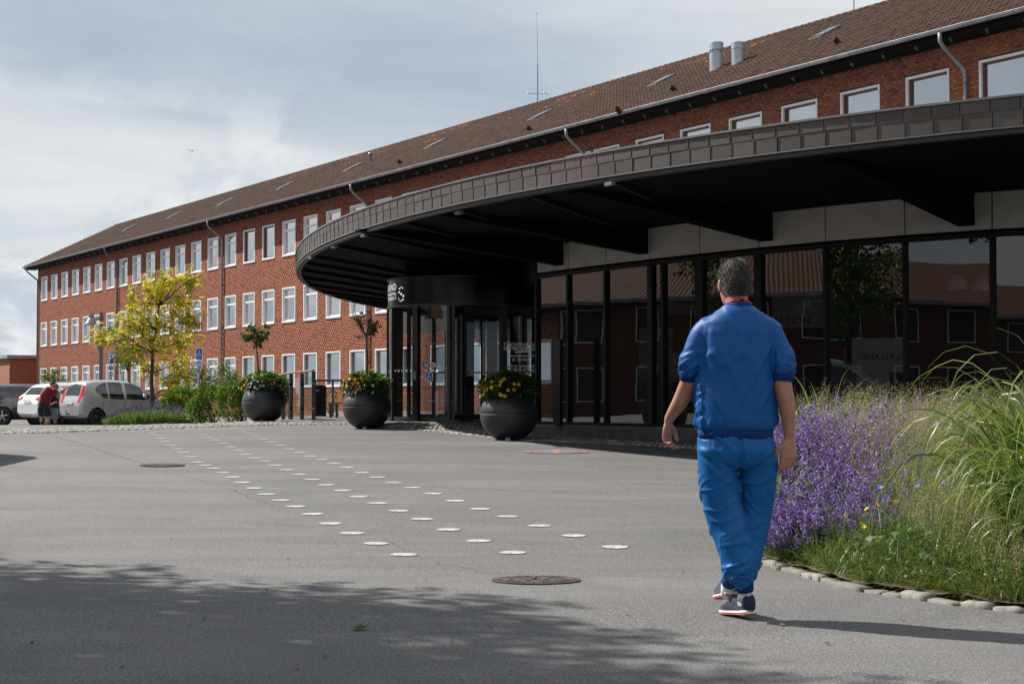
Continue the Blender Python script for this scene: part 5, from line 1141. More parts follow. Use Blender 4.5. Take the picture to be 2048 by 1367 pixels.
def signpost(px, top, Yp, plates, label, ptop):
    b = at(px, 840, Yp); b.z = float(gz(b.x, b.y)); e = empty('parking_sign', b, 0, label, 'sign', 'blue parking signs'); s_ = Yp / F; zof = lambda py: (797 - py) * s_ + CZ - b.z
    mb = MB(); mb.tube([(.0, .03, 0), (.0, .03, zof(ptop))], .03, 10); mb.build('pole', M['zinc'], e)
    for (y0, y1, w_, kind) in plates:
        zc_, h_ = (zof(y0) + zof(y1)) / 2, (y1 - y0) * s_; Mx = frameM((0, -.012, zc_), (1, 0.0, 0)); mb = MB(); ww = w_ * s_; mb.box((-ww / 2, -.008, zc_ - h_ / 2), (ww / 2, .002, zc_ + h_ / 2)); pl = mb.build('plate', M['sign_white'], e)
        mb = MB(); flat(mb, rrect(ww - .04, h_ - .04, .02), frameM((0, -.0125, zc_), (1, 0, 0))); mb.build('blue_field', M['sign_blue'], pl)
        mb = MB(); Mf = frameM((0, -.016, zc_), (1, 0, 0))
        if kind == 'P': V_, F_ = textgeo('P', h_ * 1.02); mb.add([Mf @ Vector((x * .9, y, 0)) for x, y, _ in V_], F_)
        elif kind == 'W': wheelchair(mb, Mf, min(ww, h_ * .8) * 1.02)
        elif kind == 'A':
            add_strip(mb, [(-ww * .28, -.0), (ww * .28, 0)], .045, Mf)
            for sg in (-1, 1): flat(mb, [(sg * ww * .40, 0), (sg * ww * .24, .09), (sg * ww * .24, -.09)][::sg], Mf)
        elif kind == 'T': 
            for t_, yy in (('2 timer', .07), ('7-17', -.07)): V_, F_ = textgeo(t_, .14); mb.add([Mf @ Vector((x, y + yy, 0)) for x, y, _ in V_], F_)
        elif kind == 'TA':
            V_, F_ = textgeo('1 time', .15); mb.add([Mf @ Vector((x, y + h_ * .24, 0)) for x, y, _ in V_], F_); add_strip(mb, [(-ww * .28, -h_ * .15), (ww * .28, -h_ * .15)], .035, Mf)
            for sg in (-1, 1): flat(mb, [(sg * ww * .40, -h_ * .15), (sg * ww * .24, -h_ * .15 + .08), (sg * ww * .24, -h_ * .15 - .08)][::sg], Mf)
        mb.build('symbol', M['sign_white'], pl)
signpost(221, 706, 63.0, [(705, 728, 12.5, 'P'), (729.5, 740.5, 11, 'T'), (742, 753, 10.5, 'A')], 'blue P parking sign with two small plates on a pole behind the silver car', 707)
signpost(397.5, 696, 49.0, [(695.5, 719.5, 14, 'W'), (721, 733.5, 13.5, 'TA')], 'blue wheelchair parking sign with a double arrow plate in front of the loose shrub', 698)
# ------------------------------------------------------------------ glass balustrade, board, bin, bench by the ramp
simple('rail_grey', (0.085, 0.088, 0.09, 1), 0.45, 0.4, var=0.2); simple('wood_grey', (0.16, 0.12, 0.09, 1), 0.8, var=0.3, scale=10)
def Pz(px, py, Y): return at(px, py, Y)
posts = [(566.5, 842, 44.8), (582, 841, 44.2), (604, 840, 43.4), (627, 838, 42.6)]
e0 = at(604, 840, 43.4); e0.z = float(gz(e0.x, e0.y)); e = empty('glass_balustrade', e0, 0, 'grey steel balustrade with clear glass panels and a sloping handrail', 'railing')
tops = [749, 747.5, 745.5, 742.5]; pv = []
for (x, y, Y), tp in zip(posts, tops):
    a = at(x, y, Y); a.z = float(gz(a.x, a.y)); b = at(x, tp, Y); pv.append((a - e0, b - e0)); mb = MB(); mb.bar(a - e0, b - e0, .055, .10, (1, .3, 0)); mb.build('post', M['rail_grey'], e)
h0 = at(553, 750.5, 45.3) - e0; mb = MB(); mb.tube([h0, pv[1][1] + Vector((0, 0, .03)), pv[3][1] + Vector((0, 0, .03))], .028, 8); mb.build('handrail', M['wood_grey'], e)
for (a0, b0), (a1, b1) in zip(pv[:-1], pv[1:]):
    mb = MB(); d_ = (a1 - a0).normalized() * .05; mb.add([a0 + d_ + Vector((0, 0, .12)), a1 - d_ + Vector((0, 0, .12)), b1 - d_ - Vector((0, 0, .12)), b0 + d_ - Vector((0, 0, .12))], [(0, 1, 2, 3)]); mb.build('glass_panel', M['clear_glass'], e)
    for zz_ in (.3, .95):
        for q in (a0, a1): mb = MB(); mb.box((-.03, -.04, -.03), (.03, -.02, .03), 0, Matrix.Translation(q + Vector((0, 0, zz_)))); mb.build('clamp', M['zinc'], e)
a = at(576, 806, 45.6); b = at(586, 757, 45.6); mb = MB(); mb.box((a.x - .16, 45.6, a.z), (b.x, 45.64, b.z)); nb = mb.build('notice_board', M['black_paint']); tag(nb, 'black notice board fixed behind the glass balustrade', 'board')
mb = MB(); mb.tube([(a.x + .02, 45.66, float(gz(a.x, 45.66))), (a.x + .02, 45.66, a.z + .3)], .025, 8); mb.build('post', M['rail_grey'], nb)
Yb = 46.5; p = at(641, 832, Yb); p.z = float(gz(p.x, p.y)); e = empty('litter_bin', p, 0, 'tall black litter bin between the balustrade and the bench', 'bin'); hb = (830 - 768) / F * Yb; mb = MB(); mb.box((-.17, -.15, .03), (.15, .15, hb)); mb.build('body', M['black_paint'], e); mb = MB(); mb.box((-.19, -.17, hb + .001), (.13, .16, hb + .03)); mb.build('lid', M['frame_black'], e); mb = MB(); mb.box((-.13, -.158, hb - .16), (-.03, -.151, hb - .09)); mb.build('plate', M['zinc'], e)
Yb = 46.0; p = at(670, 833, Yb); p.z = float(gz(p.x, p.y)); e = empty('bench', p, R(4), 'grey plank bench beside the black litter bin', 'bench'); hs = (832 - 802) / F * Yb
for q in range(3): mb = MB(); mb.box((-.20, -.22 + q * .15, hs - .04), (.62, -.09 + q * .15, hs)); mb.build('seat_plank', M['wood_grey'], e)
for x_ in (-.12, .05, .5): mb = MB(); mb.box((x_ - .03, -.2, 0), (x_ + .03, .2, hs - .041)); mb.build('leg', M['rail_grey'], e)
Yr = 49.0; a, b = at(625, 760.5, Yr), at(705, 760, Yr); e0 = Vector((a.x, Yr, float(gz(a.x, Yr)))); e = empty('terrace_railing', e0, 0, 'thin dark handrail on slim posts in front of the ground floor windows', 'railing'); mb = MB(); mb.tube([a - e0, b - e0 + Vector((1.2, 0, 0))], .03, 8); mb.build('handrail', M['frame_black'], e)
for x_ in (631, 665.5, 700): q = at(x_, 761, Yr); mb = MB(); mb.tube([Vector((q.x - e0.x, 0, float(gz(q.x, Yr)) - e0.z)), Vector((q.x - e0.x, 0, q.z - e0.z))], .032, 8); mb.build('post', M['rail_grey'], e)
bush('low_shrub', [(662, 800, 12, 22)], 52.0, 'small wispy shrub behind the bench against the brick wall', 'shrub', 900, .07, (0.05, 0.10, 0.02), (0.16, 0.22, 0.05), 44)
# ------------------------------------------------------------------ granite setts
m = Mat('granite_joint'); n1 = m.noise(40, 4, .7); m.col(m.ramp(n1, (.3, (0.07, 0.065, 0.055, 1)), (.7, (0.16, 0.15, 0.12, 1)))).set(Roughness=.95); M['granite_joint'] = m.m
m = Mat('granite_sett'); vc = m.vcol(); n1 = m.noise(60, 4, .75); m.col(m.mix(m.ramp(n1, (.35, .4), (.6, 0)), vc, (0.09, 0.088, 0.085, 1))).set(Roughness=.85).bump(n1, .3, .004); M['granite_sett'] = m.m
m = Mat('granite_sett_single'); r = m.orand(); n1 = m.noise(60, 4, .75); c = m.ramp(r, (0, (0.18, 0.17, 0.16, 1)), (.6, (0.29, 0.28, 0.265, 1)), (1, (0.38, 0.36, 0.34, 1))); m.col(m.mix(m.ramp(n1, (.35, .4), (.6, 0)), c, (0.09, 0.088, 0.085, 1))).set(Roughness=.85).bump(n1, .3, .004); M['granite_sett_single'] = m.m
def inpoly(x, y, P):
    c = np.zeros(len(x), bool); j = len(P) - 1
    for i in range(len(P)):
        xi, yi = P[i]; xj, yj = P[j]
        with np.errstate(divide='ignore', invalid='ignore'): c ^= ((yi > y) != (yj > y)) & (x < (xj - xi) * (y - yi) / (yj - yi + 1e-12) + xi)
        j = i
    return c
def setts(poly_px, ang, name, label, nsingle, extra=None):
    P = [gp(*p) for p in poly_px]; P2d = [(p.x, p.y) for p in P] + (extra or [])
    xs_ = [p[0] for p in P2d]; ys_ = [p[1] for p in P2d]; mb = MB()
    # bedding sheet
    st = .5; gx = np.arange(min(xs_) - .5, max(xs_) + .5, st); gy_ = np.arange(min(ys_) - .5, max(ys_) + .5, st)
    bm = bmesh.new(); vs = [bm.verts.new((x, y, 0)) for x, y in P2d]; f = bm.faces.new(vs); bmesh.ops.triangulate(bm, faces=[f]); bmesh.ops.subdivide_edges(bm, edges=bm.edges[:], cuts=4, use_grid_fill=True)
    for v in bm.verts: v.co.z = gzr(v.co.x, v.co.y) + .005
    me = bpy.data.meshes.new(name); bm.normal_update()
    for f in bm.faces:
        if f.normal.z < 0: f.normal_flip()
    bm.to_mesh(me); bm.free(); me.materials.append(M['granite_joint']); base = link(name, me); tag(base, label, kind='structure')
    ca, sa = math.cos(ang), math.sin(ang); R_ = max(max(xs_) - min(xs_), max(ys_) - min(ys_)); cx_, cy_ = sum(xs_) / len(xs_), sum(ys_) / len(ys_)
    pit = .112; N = int(R_ / pit) + 4; ii, jj = np.meshgrid(np.arange(-N, N), np.arange(-N, N)); ii = ii.ravel(); jj = jj.ravel(); u = (ii + .5 * (jj % 2)) * pit; v = jj * pit; u = u + rng.normal(0, .006, len(u)); v = v + rng.normal(0, .006, len(v))
    X = cx_ + u * ca - v * sa; Y_ = cy_ + u * sa + v * ca; ok = inpoly(X, Y_, P2d); X, Y_ = X[ok], Y_[ok]; n = len(X); Z = np.array([gzr(a, b) for a, b in zip(X, Y_)])
    d = np.hypot(X, Y_); order = np.argsort(d); X, Y_, Z = X[order], Y_[order], Z[order]
    h = rng.uniform(.010, .022, n); w1 = rng.uniform(.043, .052, n); w2 = rng.uniform(.043, .052, n); an = ang + rng.normal(0, .08, n)
    def geo(i0, i1):
        k = i1 - i0; V_ = np.empty((k, 8, 3)); c_, s_ = np.cos(an[i0:i1]), np.sin(an[i0:i1])
        for q, (sx, sy) in enumerate(((-1, -1), (1, -1), (1, 1), (-1, 1))):
            for lv, sc_ in ((0, 1.0), (1, .80)):
                a_ = sx * w1[i0:i1] * sc_; b_ = sy * w2[i0:i1] * sc_; V_[:, q + 4 * lv] = np.stack([X[i0:i1] + a_ * c_ - b_ * s_, Y_[i0:i1] + a_ * s_ + b_ * c_, Z[i0:i1] + (.002 if lv == 0 else h[i0:i1] + .004)], 1)
        return V_
    fq = np.array([[4, 5, 6, 7], [0, 1, 5, 4], [1, 2, 6, 5], [2, 3, 7, 6], [3, 0, 4, 7]])
    ns = min(nsingle, n); V_ = geo(ns, n); col = vary(n - ns, (0.17, 0.16, 0.15), (0.37, 0.355, 0.335)); col[rng.random(n - ns) < .12] *= .6
    if n > ns: tag(link('sett_field', npmesh('sett_field', V_.reshape(-1, 3), (np.arange(n - ns)[:, None, None] * 8 + fq[None]).reshape(-1, 4), M['granite_sett'], np.repeat(col, 8, 0)), base), kind='stuff')
    shared = None
    for i in range(ns):
        if shared is None:
            mb = MB(); 
            vs = [(sx * .047 * s_, sy * .047 * s_, z) for z, s_ in ((.002, 1), (.02, .8)) for sx, sy in ((-1, -1), (1, -1), (1, 1), (-1, 1))]; mb.add(vs, [tuple(f) for f in fq]); shared = mb.build('sett', M['granite_sett_single'], base, loc=(X[i], Y_[i], Z[i]), rot=(0, 0, an[i])).data
        else: link('sett', shared, base, (float(X[i]), float(Y_[i]), float(Z[i]) + random.uniform(-.004, .004)), (random.uniform(-.05, .05), random.uniform(-.05, .05), float(an[i])))
rng = np.random.default_rng(77)
setts([(-30, 869.5), (0, 868), (100, 865.5), (200, 861.5), (300, 858), (415, 854), (520, 850.5), (640, 849), (700, 848.5), (700, 845.5), (640, 844.5), (520, 843.5), (415, 846), (300, 850), (200, 853), (100, 856), (-30, 859)], R(20), 'sett_strip', 'pale granite sett strip along the edge of the car park', 0)
setts([(770, 854.5), (866, 862), (965, 873), (1057, 882), (1156, 886), (1290, 892), (1400, 899), (1560, 909), (1700, 918), (1700, 908), (1560, 899), (1400, 887), (1290, 880), (1156, 873), (1075, 868), (957, 852), (880, 849), (795, 849)], R(-35), 'sett_paving', 'granite sett paving in front of the glass wall and revolving door', 300)
# bird, leaf, litter
p = at(384, 301.5, 90); e = MB(); e.add([(0, 0, 0), (.18, .05, .05), (.42, .1, .0), (.2, -.04, .03), (-.16, .05, .06), (-.38, .1, .08), (-.18, -.04, .04), (0, .25, .02), (0, -.22, .0), (0, 0, -.06)], [(0, 1, 2, 3), (0, 6, 5, 4), (0, 7, 9), (0, 9, 8), (0, 8, 3), (0, 4, 7)]); b = e.build('bird', M['black_paint'], loc=p); tag(b, 'tiny dark bird gliding in the cloudy sky', 'bird')
def ground_leaf(px, py, s_, col, label):
    c = gp(px, py); c.z = gzr(c.x, c.y) + .008; Lv = Leaves(); k = 7; an = np.linspace(-1.2, 1.2, k); Lv.add(np.zeros((k, 3)), np.stack([np.cos(an), np.sin(an), rng.uniform(.05, .5, k)], 1), s_ * (1 - .25 * np.abs(an)), s_ * .35, vary(k, col, np.asarray(col) * 1.4), .1, (0, 0, 1)); o = Lv.build('fallen_leaf', M['leaf']); o.location = c; o.rotation_euler = (0, 0, random.uniform(-.6, .6)); tag(o, label, 'leaf', 'leaves on the tarmac')
ground_leaf(710, 1261, .085, (0.06, 0.11, 0.02), 'large green fallen leaf lying on the shaded tarmac')
for px, py in ((376, 1252), (405, 1241), (592, 1340), (647, 1315), (464, 1245), (621, 1176), (1363, 1145), (573, 1120), (530, 1180), (120, 1010), (253, 960), (340, 1080), (900, 1290), (1150, 1320), (1250, 1230), (980, 1260), (830, 1180), (1300, 990), (1350, 960), (670, 1090), (60, 1290), (240, 1340), (1560, 1250), (1650, 1290), (1800, 1240)): ground_leaf(px, py, .028, random.choice([(0.05, 0.04, 0.02), (0.09, 0.10, 0.03), (0.2, 0.18, 0.12)]), 'tiny scrap of dry leaf on the tarmac')
# ================================================================== parked cars
def catmull(x, y, xq):
    """smooth (monotone-ish) interpolation through control points"""
    x = np.asarray(x, float); y = np.asarray(y, float); d = np.diff(y) / np.diff(x); m_ = np.empty_like(y); m_[0], m_[-1] = d[0], d[-1]
    m_[1:-1] = np.where(d[:-1] * d[1:] > 0, 2 * d[:-1] * d[1:] / (d[:-1] + d[1:] + 1e-12), 0)
    i = np.clip(np.searchsorted(x, xq) - 1, 0, len(x) - 2); h = x[i+1] - x[i]; t = (xq - x[i]) / h
    return (2*t**3 - 3*t**2 + 1) * y[i] + (t**3 - 2*t**2 + t) * h * m_[i] + (-2*t**3 + 3*t**2) * y[i+1] + (t**3 - t**2) * h * m_[i+1]
def carpaint(key, c, flake=0.0, rough=.28):
    m = Mat(key); n1 = m.noise(2, 4); m.col(m.ramp(n1, (.3, tuple(v * .94 for v in c[:3]) + (1,)), (.7, c))).set(Roughness=rough, Metallic=flake); m.b.inputs['Coat Weight'].default_value = .8; m.b.inputs['Coat Roughness'].default_value = .05; M[key] = m.m
carpaint('silver_paint', (0.44, 0.445, 0.465, 1), .3, .3); carpaint('pearl_white', (0.72, 0.73, 0.74, 1)); carpaint('graphite_paint', (0.035, 0.038, 0.042, 1), .4)
simple('tyre', (0.018, 0.018, 0.018, 1), .85, var=.2); simple('alloy', (0.45, 0.45, 0.46, 1), .3, .8, var=.1); simple('steel_wheel', (0.03, 0.03, 0.032, 1), .5, .5); simple('lamp_red', (0.42, 0.012, 0.012, 1), .15, var=.1); simple('lamp_clear', (0.62, 0.60, 0.58, 1), .12); simple('trim_black', (0.012, 0.012, 0.013, 1), .6); simple('plate_white', (0.7, 0.7, 0.68, 1), .5); simple('seat_cloth', (0.05, 0.05, 0.055, 1), .9); simple('chrome', (0.6, 0.6, 0.6, 1), .15, 1.0)
def inside(poly, x, z): return inpoly(np.asarray(x), np.asarray(z), poly)
def make_car(spec):
    L, Wd = spec['L'], spec['W'] / 2
    nx_ = 150; xq = L * (0.5 - 0.5 * np.cos(np.linspace(0, math.pi, nx_))); xq = .5 * xq + .5 * np.linspace(0, L, nx_)
    g = lambda k: catmull([p[0] for p in spec[k]], [p[1] for p in spec[k]], xq)
    zr, zbelt, zb, wf = g('roof'), g('belt'), g('bottom'), g('width')
    zbelt = np.minimum(zbelt, zr - .035); V_ = np.empty((nx_, 0, 3)); rows = []
    for i in range(nx_):
        w = Wd * wf[i]; cab = max(0.0, (zr[i] - zbelt[i])); tum = spec['tumble'] * cab
        ctrl = [(0, zb[i]), (w * .80, zb[i]), (w * .955, zb[i] + .05), (w, zb[i] + .28 * (zbelt[i] - zb[i])), (w * .995, zb[i] + .62 * (zbelt[i] - zb[i])), (w * .965, zbelt[i]), (w * .965 - tum * .5, zbelt[i] + cab * .55), (max(.1, w * .93 - tum), zr[i] - min(.07, cab * .4 + .01)), (max(.06, (w * .93 - tum) * .72), zr[i] - .012), (0, zr[i])]
        t = np.arange(len(ctrl)); tq = np.linspace(0, len(ctrl) - 1, 55); rows.append(np.stack([np.full(55, xq[i]), catmull(t, [c[0] for c in ctrl], tq), catmull(t, [c[1] for c in ctrl], tq)], 1))
    H = np.stack(rows); full_ = np.concatenate([H, H[:, ::-1][:, 1:] * np.array([1, -1, 1])], 1); nv = full_.shape[1]
    P = full_.reshape(-1, 3); i, j = np.meshgrid(np.arange(nx_ - 1), np.arange(nv - 1), indexing='ij'); a = (i * nv + j).ravel(); Fq = np.stack([a, a + 1, a + nv + 1, a + nv], 1)
    C = P[Fq].mean(1); nrm = np.cross(P[Fq[:, 1]] - P[Fq[:, 0]], P[Fq[:, 3]] - P[Fq[:, 0]]); nrm = unit(nrm); out_ = np.sign((nrm * (C - np.array([L / 2, 0, .8]))).sum(1)); 
    x, y, z = C.T; lab = np.zeros(len(C), int); ay = np.abs(y); side = np.abs(nrm[:, 1]) > .45
    for k, poly in enumerate(spec['sidewin']): lab[side & (z > .80 * zbelt.mean()) & inside(poly, x, z)] = 1
    rw = spec['rearwin']; lab[(x < rw['x1']) & (~side | (np.abs(nrm[:, 0]) > .3)) & inside(rw['poly'], ay, z)] = 2
    ws = spec['screen']; lab[(x > ws['x0']) & (x < ws['x1']) & (ay < ws['w'] * Wd) & (z > ws['z0']) & (nrm[:, 2] * out_ > .2) & (nrm[:, 0] * out_ > .15)] = 3
    tl = spec['tail']; lab[(x < tl['x1']) & inside(tl['poly'], ay, z)] = 4
    for wx in spec['wheels']: lab[(np.hypot(x - wx, z - spec['wr']) < spec['wr'] + .05) & (ay > Wd * .55)] = -1
    lab[(lab == 0) & (z < spec['trimz']) & (side | (z < spec['trimz'] - .04))] = 5
    hl = spec['head']; lab[(lab == 0) & (x > hl['x0']) & inside(hl['poly'], ay, z)] = 6
    e = empty(spec['name'], (0, 0, 0), 0, spec['label'], 'car', 'cars in the car park')
    names = {0: ('body', spec['paint']), 1: ('side_window', 'car_glass'), 2: ('rear_window', 'car_glass'), 3: ('windscreen', 'car_glass'), 4: ('tail_light', 'lamp_red'), 5: ('lower_trim', spec['trim']), 6: ('headlight', 'lamp_clear')}
    def sub(mask, nm, mt, ins=0.0):
        f = Fq[mask]
        if not len(f): return
        u_, inv = np.unique(f, return_inverse=True); v_ = P[u_].copy()
        if ins: v_ += (np.array([L / 2, 0, .75]) - v_) * np.array([.004, .01, .006]) * ins
        link(nm, npmesh(nm, v_, inv.reshape(-1, 4), M[mt], smooth=True), e)
    for k, (nm, mt) in names.items():
        if k in (0, 2, 3, 5): sub(lab == k, nm, mt, 1.0 if k in (2, 3) else 0)
        else:
            for sg in (-1, 1):
                msk = (lab == k) & (np.sign(y) == sg)
                if k == 1:
                    for pl in spec['sidewin']: sub(msk & inside(pl, x, z), nm, mt, .8)
                else: sub(msk, nm, mt)
    for cap, xx in ((0, 0), (nx_ - 1, L)):
        mb = MB(); mb.add([tuple(p) for p in full_[cap]], [tuple(range(nv - 1))]); mb.build('end_panel', M[spec['trim'] if cap else spec['paint']], e)
    # cabin: seats and floor so the glass is not empty, and wheel wells
    mb = MB(); mb.box((.35, -Wd * .85, .30), (L - .6, Wd * .85, .34)); mb.build('floor', M['trim_black'], e)
    for sx in spec['seats']:
        for sg in (-1, 1):
            mb = MB(); mb.box((sx, sg * .38 - .22, .40), (sx + .5, sg * .38 + .22, .62)); mb.box((sx - .08, sg * .38 - .22, .621), (sx + .08, sg * .38 + .22, 1.12)); mb.box((sx - .07, sg * .38 - .12, 1.14), (sx + .02, sg * .38 + .12, 1.30)); mb.build('seat', M['seat_cloth'], e)
    wr = spec['wr']
    for wx in spec['wheels']:
        mb = MB(); mb.lathe([(wr + .06, -Wd * .93), (wr + .06, Wd * .93)], 28, (wx, 0, wr), ax='y'); mb.build('wheel_well', M['trim_black'], e)
        for sg in (-1, 1):
            w_ = empty('wheel', (wx, sg * (Wd - .12), wr)); w_.parent = e; tw = .10; mb = MB(); mb.lathe([(wr * .62, -tw * sg), (wr * .93, -tw * sg), (wr, -tw * .7 * sg), (wr, tw * .7 * sg), (wr * .95, tw * sg), (wr * .64, tw * sg), (wr * .62, tw * .8 * sg)], 32, ax='y'); mb.build('tyre', M['tyre'], w_, smooth=True)
            mb = MB(); 
            if spec['rim'] == 'steel':
                mb.lathe([(wr * .63, tw * .8 * sg), (wr * .58, tw * .3 * sg), (wr * .42, tw * .5 * sg), (wr * .38, tw * .75 * sg), (wr * .2, tw * .7 * sg), (.001, tw * .85 * sg)], 24, ax='y'); mb.build('rim', M['steel_wheel'], w_, smooth=True)
                for q in range(8): an = 2 * math.pi * q / 8; mb = MB(); mb.lathe([(.035, 0), (.03, .012 * sg), (.001, .012 * sg)], 10, (wr * .48 * math.cos(an), tw * .45 * sg, wr * .48 * math.sin(an)), ax='y'); mb.build('vent_hole', M['trim_black'], w_)
            else:
                mb.lathe([(wr * .63, tw * .8 * sg), (wr * .58, tw * .9 * sg), (wr * .55, -tw * .3 * sg), (.001, -tw * .3 * sg)], 28, ax='y'); mb.build('rim', M['steel_wheel'], w_)
                mb = MB(); mb.lathe([(wr * .64, tw * .82 * sg), (wr * .585, tw * .98 * sg), (wr * .56, tw * .8 * sg)], 28, ax='y'); mb.build('rim_edge', M['alloy'], w_)
                for q in range(5):
                    an = 2 * math.pi * (q + .25) / 5; mb = MB(); d_ = Vector((math.cos(an), 0, math.sin(an))); mb.bar(d_ * wr * .08 + Vector((0, tw * .75 * sg, 0)), d_ * wr * .60 + Vector((0, tw * .85 * sg, 0)), .055, .03, (0, 1, 0)); mb.build('spoke', M['alloy'], w_)
                mb = MB(); mb.lathe([(.06, tw * .72 * sg), (.055, tw * .92 * sg), (.001, tw * .95 * sg)], 14, ax='y'); mb.build('hub', M['alloy'], w_)
    for sg in (-1, 1):
        for hx in spec['handles']: mb = MB(); k = int(np.argmin(np.abs(xq - hx))); yy = Wd * wf[k] * .995; zz_ = spec['hz']; mb.bar((hx - .09, sg * (yy + .012), zz_), (hx + .09, sg * (yy + .012), zz_), .03, .03, (0, 0, 1)); mb.build('door_handle', M[spec['paint']], e)
        mx, mz = spec['mirror']; mb = MB(); mb.lathe([(.001, -.06), (.07, -.04), (.085, .02), (.06, .07), (.001, .08)], 12, (mx, sg * (Wd + .06), mz), ax='x'); mb.box((mx - .02, min(sg * Wd * .9, sg * (Wd + .05)), mz - .05), (mx + .02, max(sg * Wd * .9, sg * (Wd + .05)), mz - .02)); mb.build('door_mirror', M[spec['paint']], e, smooth=True)
        # door shut lines
        for dx in spec['seams']:
            k = int(np.argmin(np.abs(xq - dx))); mb = MB(); pts = [(dx, sg * (H[k, q, 1] + .002), H[k, q, 2]) for q in range(12, 32)]; mb.tube(pts, .005, 4); mb.build('door_seam', M['trim_black'], e)
    k = int(np.argmin(np.abs(xq - .03))); pz = spec['platez']; mb = MB(); px_ = spec['platex']; mb.box((px_ - .012, -.26, pz - .055), (px_, .26, pz + .055)); pl = mb.build('number_plate', M['plate_white'], e)
    if spec.get('wiper'): mb = MB(); x0, z0 = spec['wiper']; mb.bar((x0, -.30, z0), (x0 + .03, .05, z0 + .04), .02, .02); mb.build('rear_wiper', M['trim_black'], e)
    if spec.get('tow'): mb = MB(); mb.tube([(.12, 0, .42), (-.10, 0, .40), (-.12, 0, .48)], .022, 8); mb.lathe([(.001, -.03), (.03, 0), (.001, .03)], 10, (-.12, 0, .50)); mb.build('tow_bar', M['trim_black'], e)
    if spec.get('rails'):
        for sg in (-1, 1): mb = MB(); mb.tube([(spec['rails'][0], sg * Wd * .66, spec['rails'][2] - .02), (spec['rails'][0] + .15, sg * Wd * .66, spec['rails'][2] + .04), (spec['rails'][1] - .15, sg * Wd * .66, spec['rails'][2] + .04), (spec['rails'][1], sg * Wd * .66, spec['rails'][2] - .02)], .018, 6); mb.build('roof_rail', M['chrome'], e)
    return e
def place(e, px, Y, ang): X = xof(px, Y); e.location = (X, Y, float(gz(X, Y))); e.rotation_euler = (0, 0, R(ang))
hatch = dict(name='hatchback_car', label='silver five door hatchback with black steel wheels parked at the lavender bed', paint='silver_paint', trim='silver_paint', L=3.72, W=1.70, tumble=.30,
 roof=[(0, .70), (.04, .86), (.10, 1.00), (.20, 1.32), (.32, 1.50), (.7, 1.575), (1.3, 1.59), (1.9, 1.555), (2.35, 1.40), (2.75, 1.16), (3.0, 1.02), (3.3, .93), (3.55, .82), (3.68, .66), (3.72, .55)],
 belt=[(0, .66), (.1, .94), (.4, .98), (1.5, .91), (2.6, .89), (3.0, .88), (3.72, .6)], bottom=[(0, .36), (.15, .26), (.6, .22), (3.1, .22), (3.6, .26), (3.72, .34)], width=[(0, .86), (.08, .94), (.3, .99), (.7, 1), (2.8, 1), (3.3, .95), (3.6, .82), (3.72, .7)],
 sidewin=[[(.56, 1.20), (.68, 1.38), (.95, 1.48), (1.05, 1.49), (1.05, .96), (.88, .98)], [(1.09, 1.49), (1.60, 1.50), (1.66, .92), (1.09, .95)], [(1.74, 1.49), (2.06, 1.44), (2.38, 1.26), (2.50, .91), (1.76, .92)], [(2.43, 1.21), (2.86, .94), (2.55, .91)]],
 rearwin=dict(x1=.42, poly=[(0, 1.02), (.50, 1.02), (.47, 1.42), (0, 1.44)]), screen=dict(x0=1.95, x1=2.95, w=.80, z0=1.02), tail=dict(x1=.62, poly=[(.53, .78), (.68, .80), (.78, 1.05), (.66, 1.38), (.52, 1.40), (.55, 1.05)]),
 head=dict(x0=3.05, poly=[(.45, .72), (.80, .74), (.78, .90), (.50, .84)]), wheels=(.62, 2.98), wr=.29, trimz=.25, seats=(.95, 1.75), rim='steel', handles=(1.20, 2.02), hz=.86, mirror=(2.38, 1.02), seams=(.86, 1.70, 2.62), platez=.80, platex=-.004, wiper=(.115, 1.06), tow=True)
place(make_car(hatch), 139, 56.0, 42)
suv = dict(name='crossover_car', label='white crossover car with alloy wheels parked between the dark estate and the silver hatchback', paint='pearl_white', trim='pearl_white', L=4.19, W=1.80, tumble=.34,
 roof=[(0, .78), (.05, .92), (.15, 1.05), (.40, 1.34), (.55, 1.45), (1.0, 1.51), (1.7, 1.52), (2.2, 1.46), (2.7, 1.22), (3.0, 1.06), (3.4, 1.00), (3.85, .92), (4.1, .74), (4.19, .6)],
 belt=[(0, .72), (.12, 1.00), (.5, 1.03), (1.5, .98), (2.8, .94), (3.4, .95), (4.19, .62)], bottom=[(0, .42), (.15, .30), (.6, .25), (3.5, .25), (4.05, .28), (4.19, .36)], width=[(0, .84), (.10, .95), (.3, .99), (.7, 1), (3.2, 1), (3.8, .95), (4.1, .82), (4.19, .7)],
 sidewin=[[(.75, 1.10), (1.0, 1.38), (1.62, 1.42), (1.64, 1.04)], [(1.72, 1.42), (2.15, 1.36), (2.55, 1.12), (2.65, 1.02), (1.73, 1.03)]],
 rearwin=dict(x1=.60, poly=[(0, 1.08), (.55, 1.08), (.50, 1.34), (0, 1.36)]), screen=dict(x0=2.15, x1=3.0, w=.82, z0=1.04), tail=dict(x1=.42, poly=[(.50, .88), (.70, .86), (.86, .92), (.86, 1.02), (.66, 1.06), (.52, 1.00)]),
 head=dict(x0=3.6, poly=[(.5, .72), (.86, .74), (.84, .88), (.55, .84)]), wheels=(.78, 3.38), wr=.34, trimz=.36, seats=(1.05, 1.95), rim='alloy', handles=(1.30, 2.25), hz=.92, mirror=(2.60, 1.08), seams=(1.0, 1.72, 2.85), platez=.86, platex=-.004, wiper=(.20, 1.10), rails=(.75, 2.4, 1.50))
suv['trim'] = 'pearl_white'; place(make_car(suv), 55, 57.2, 43)
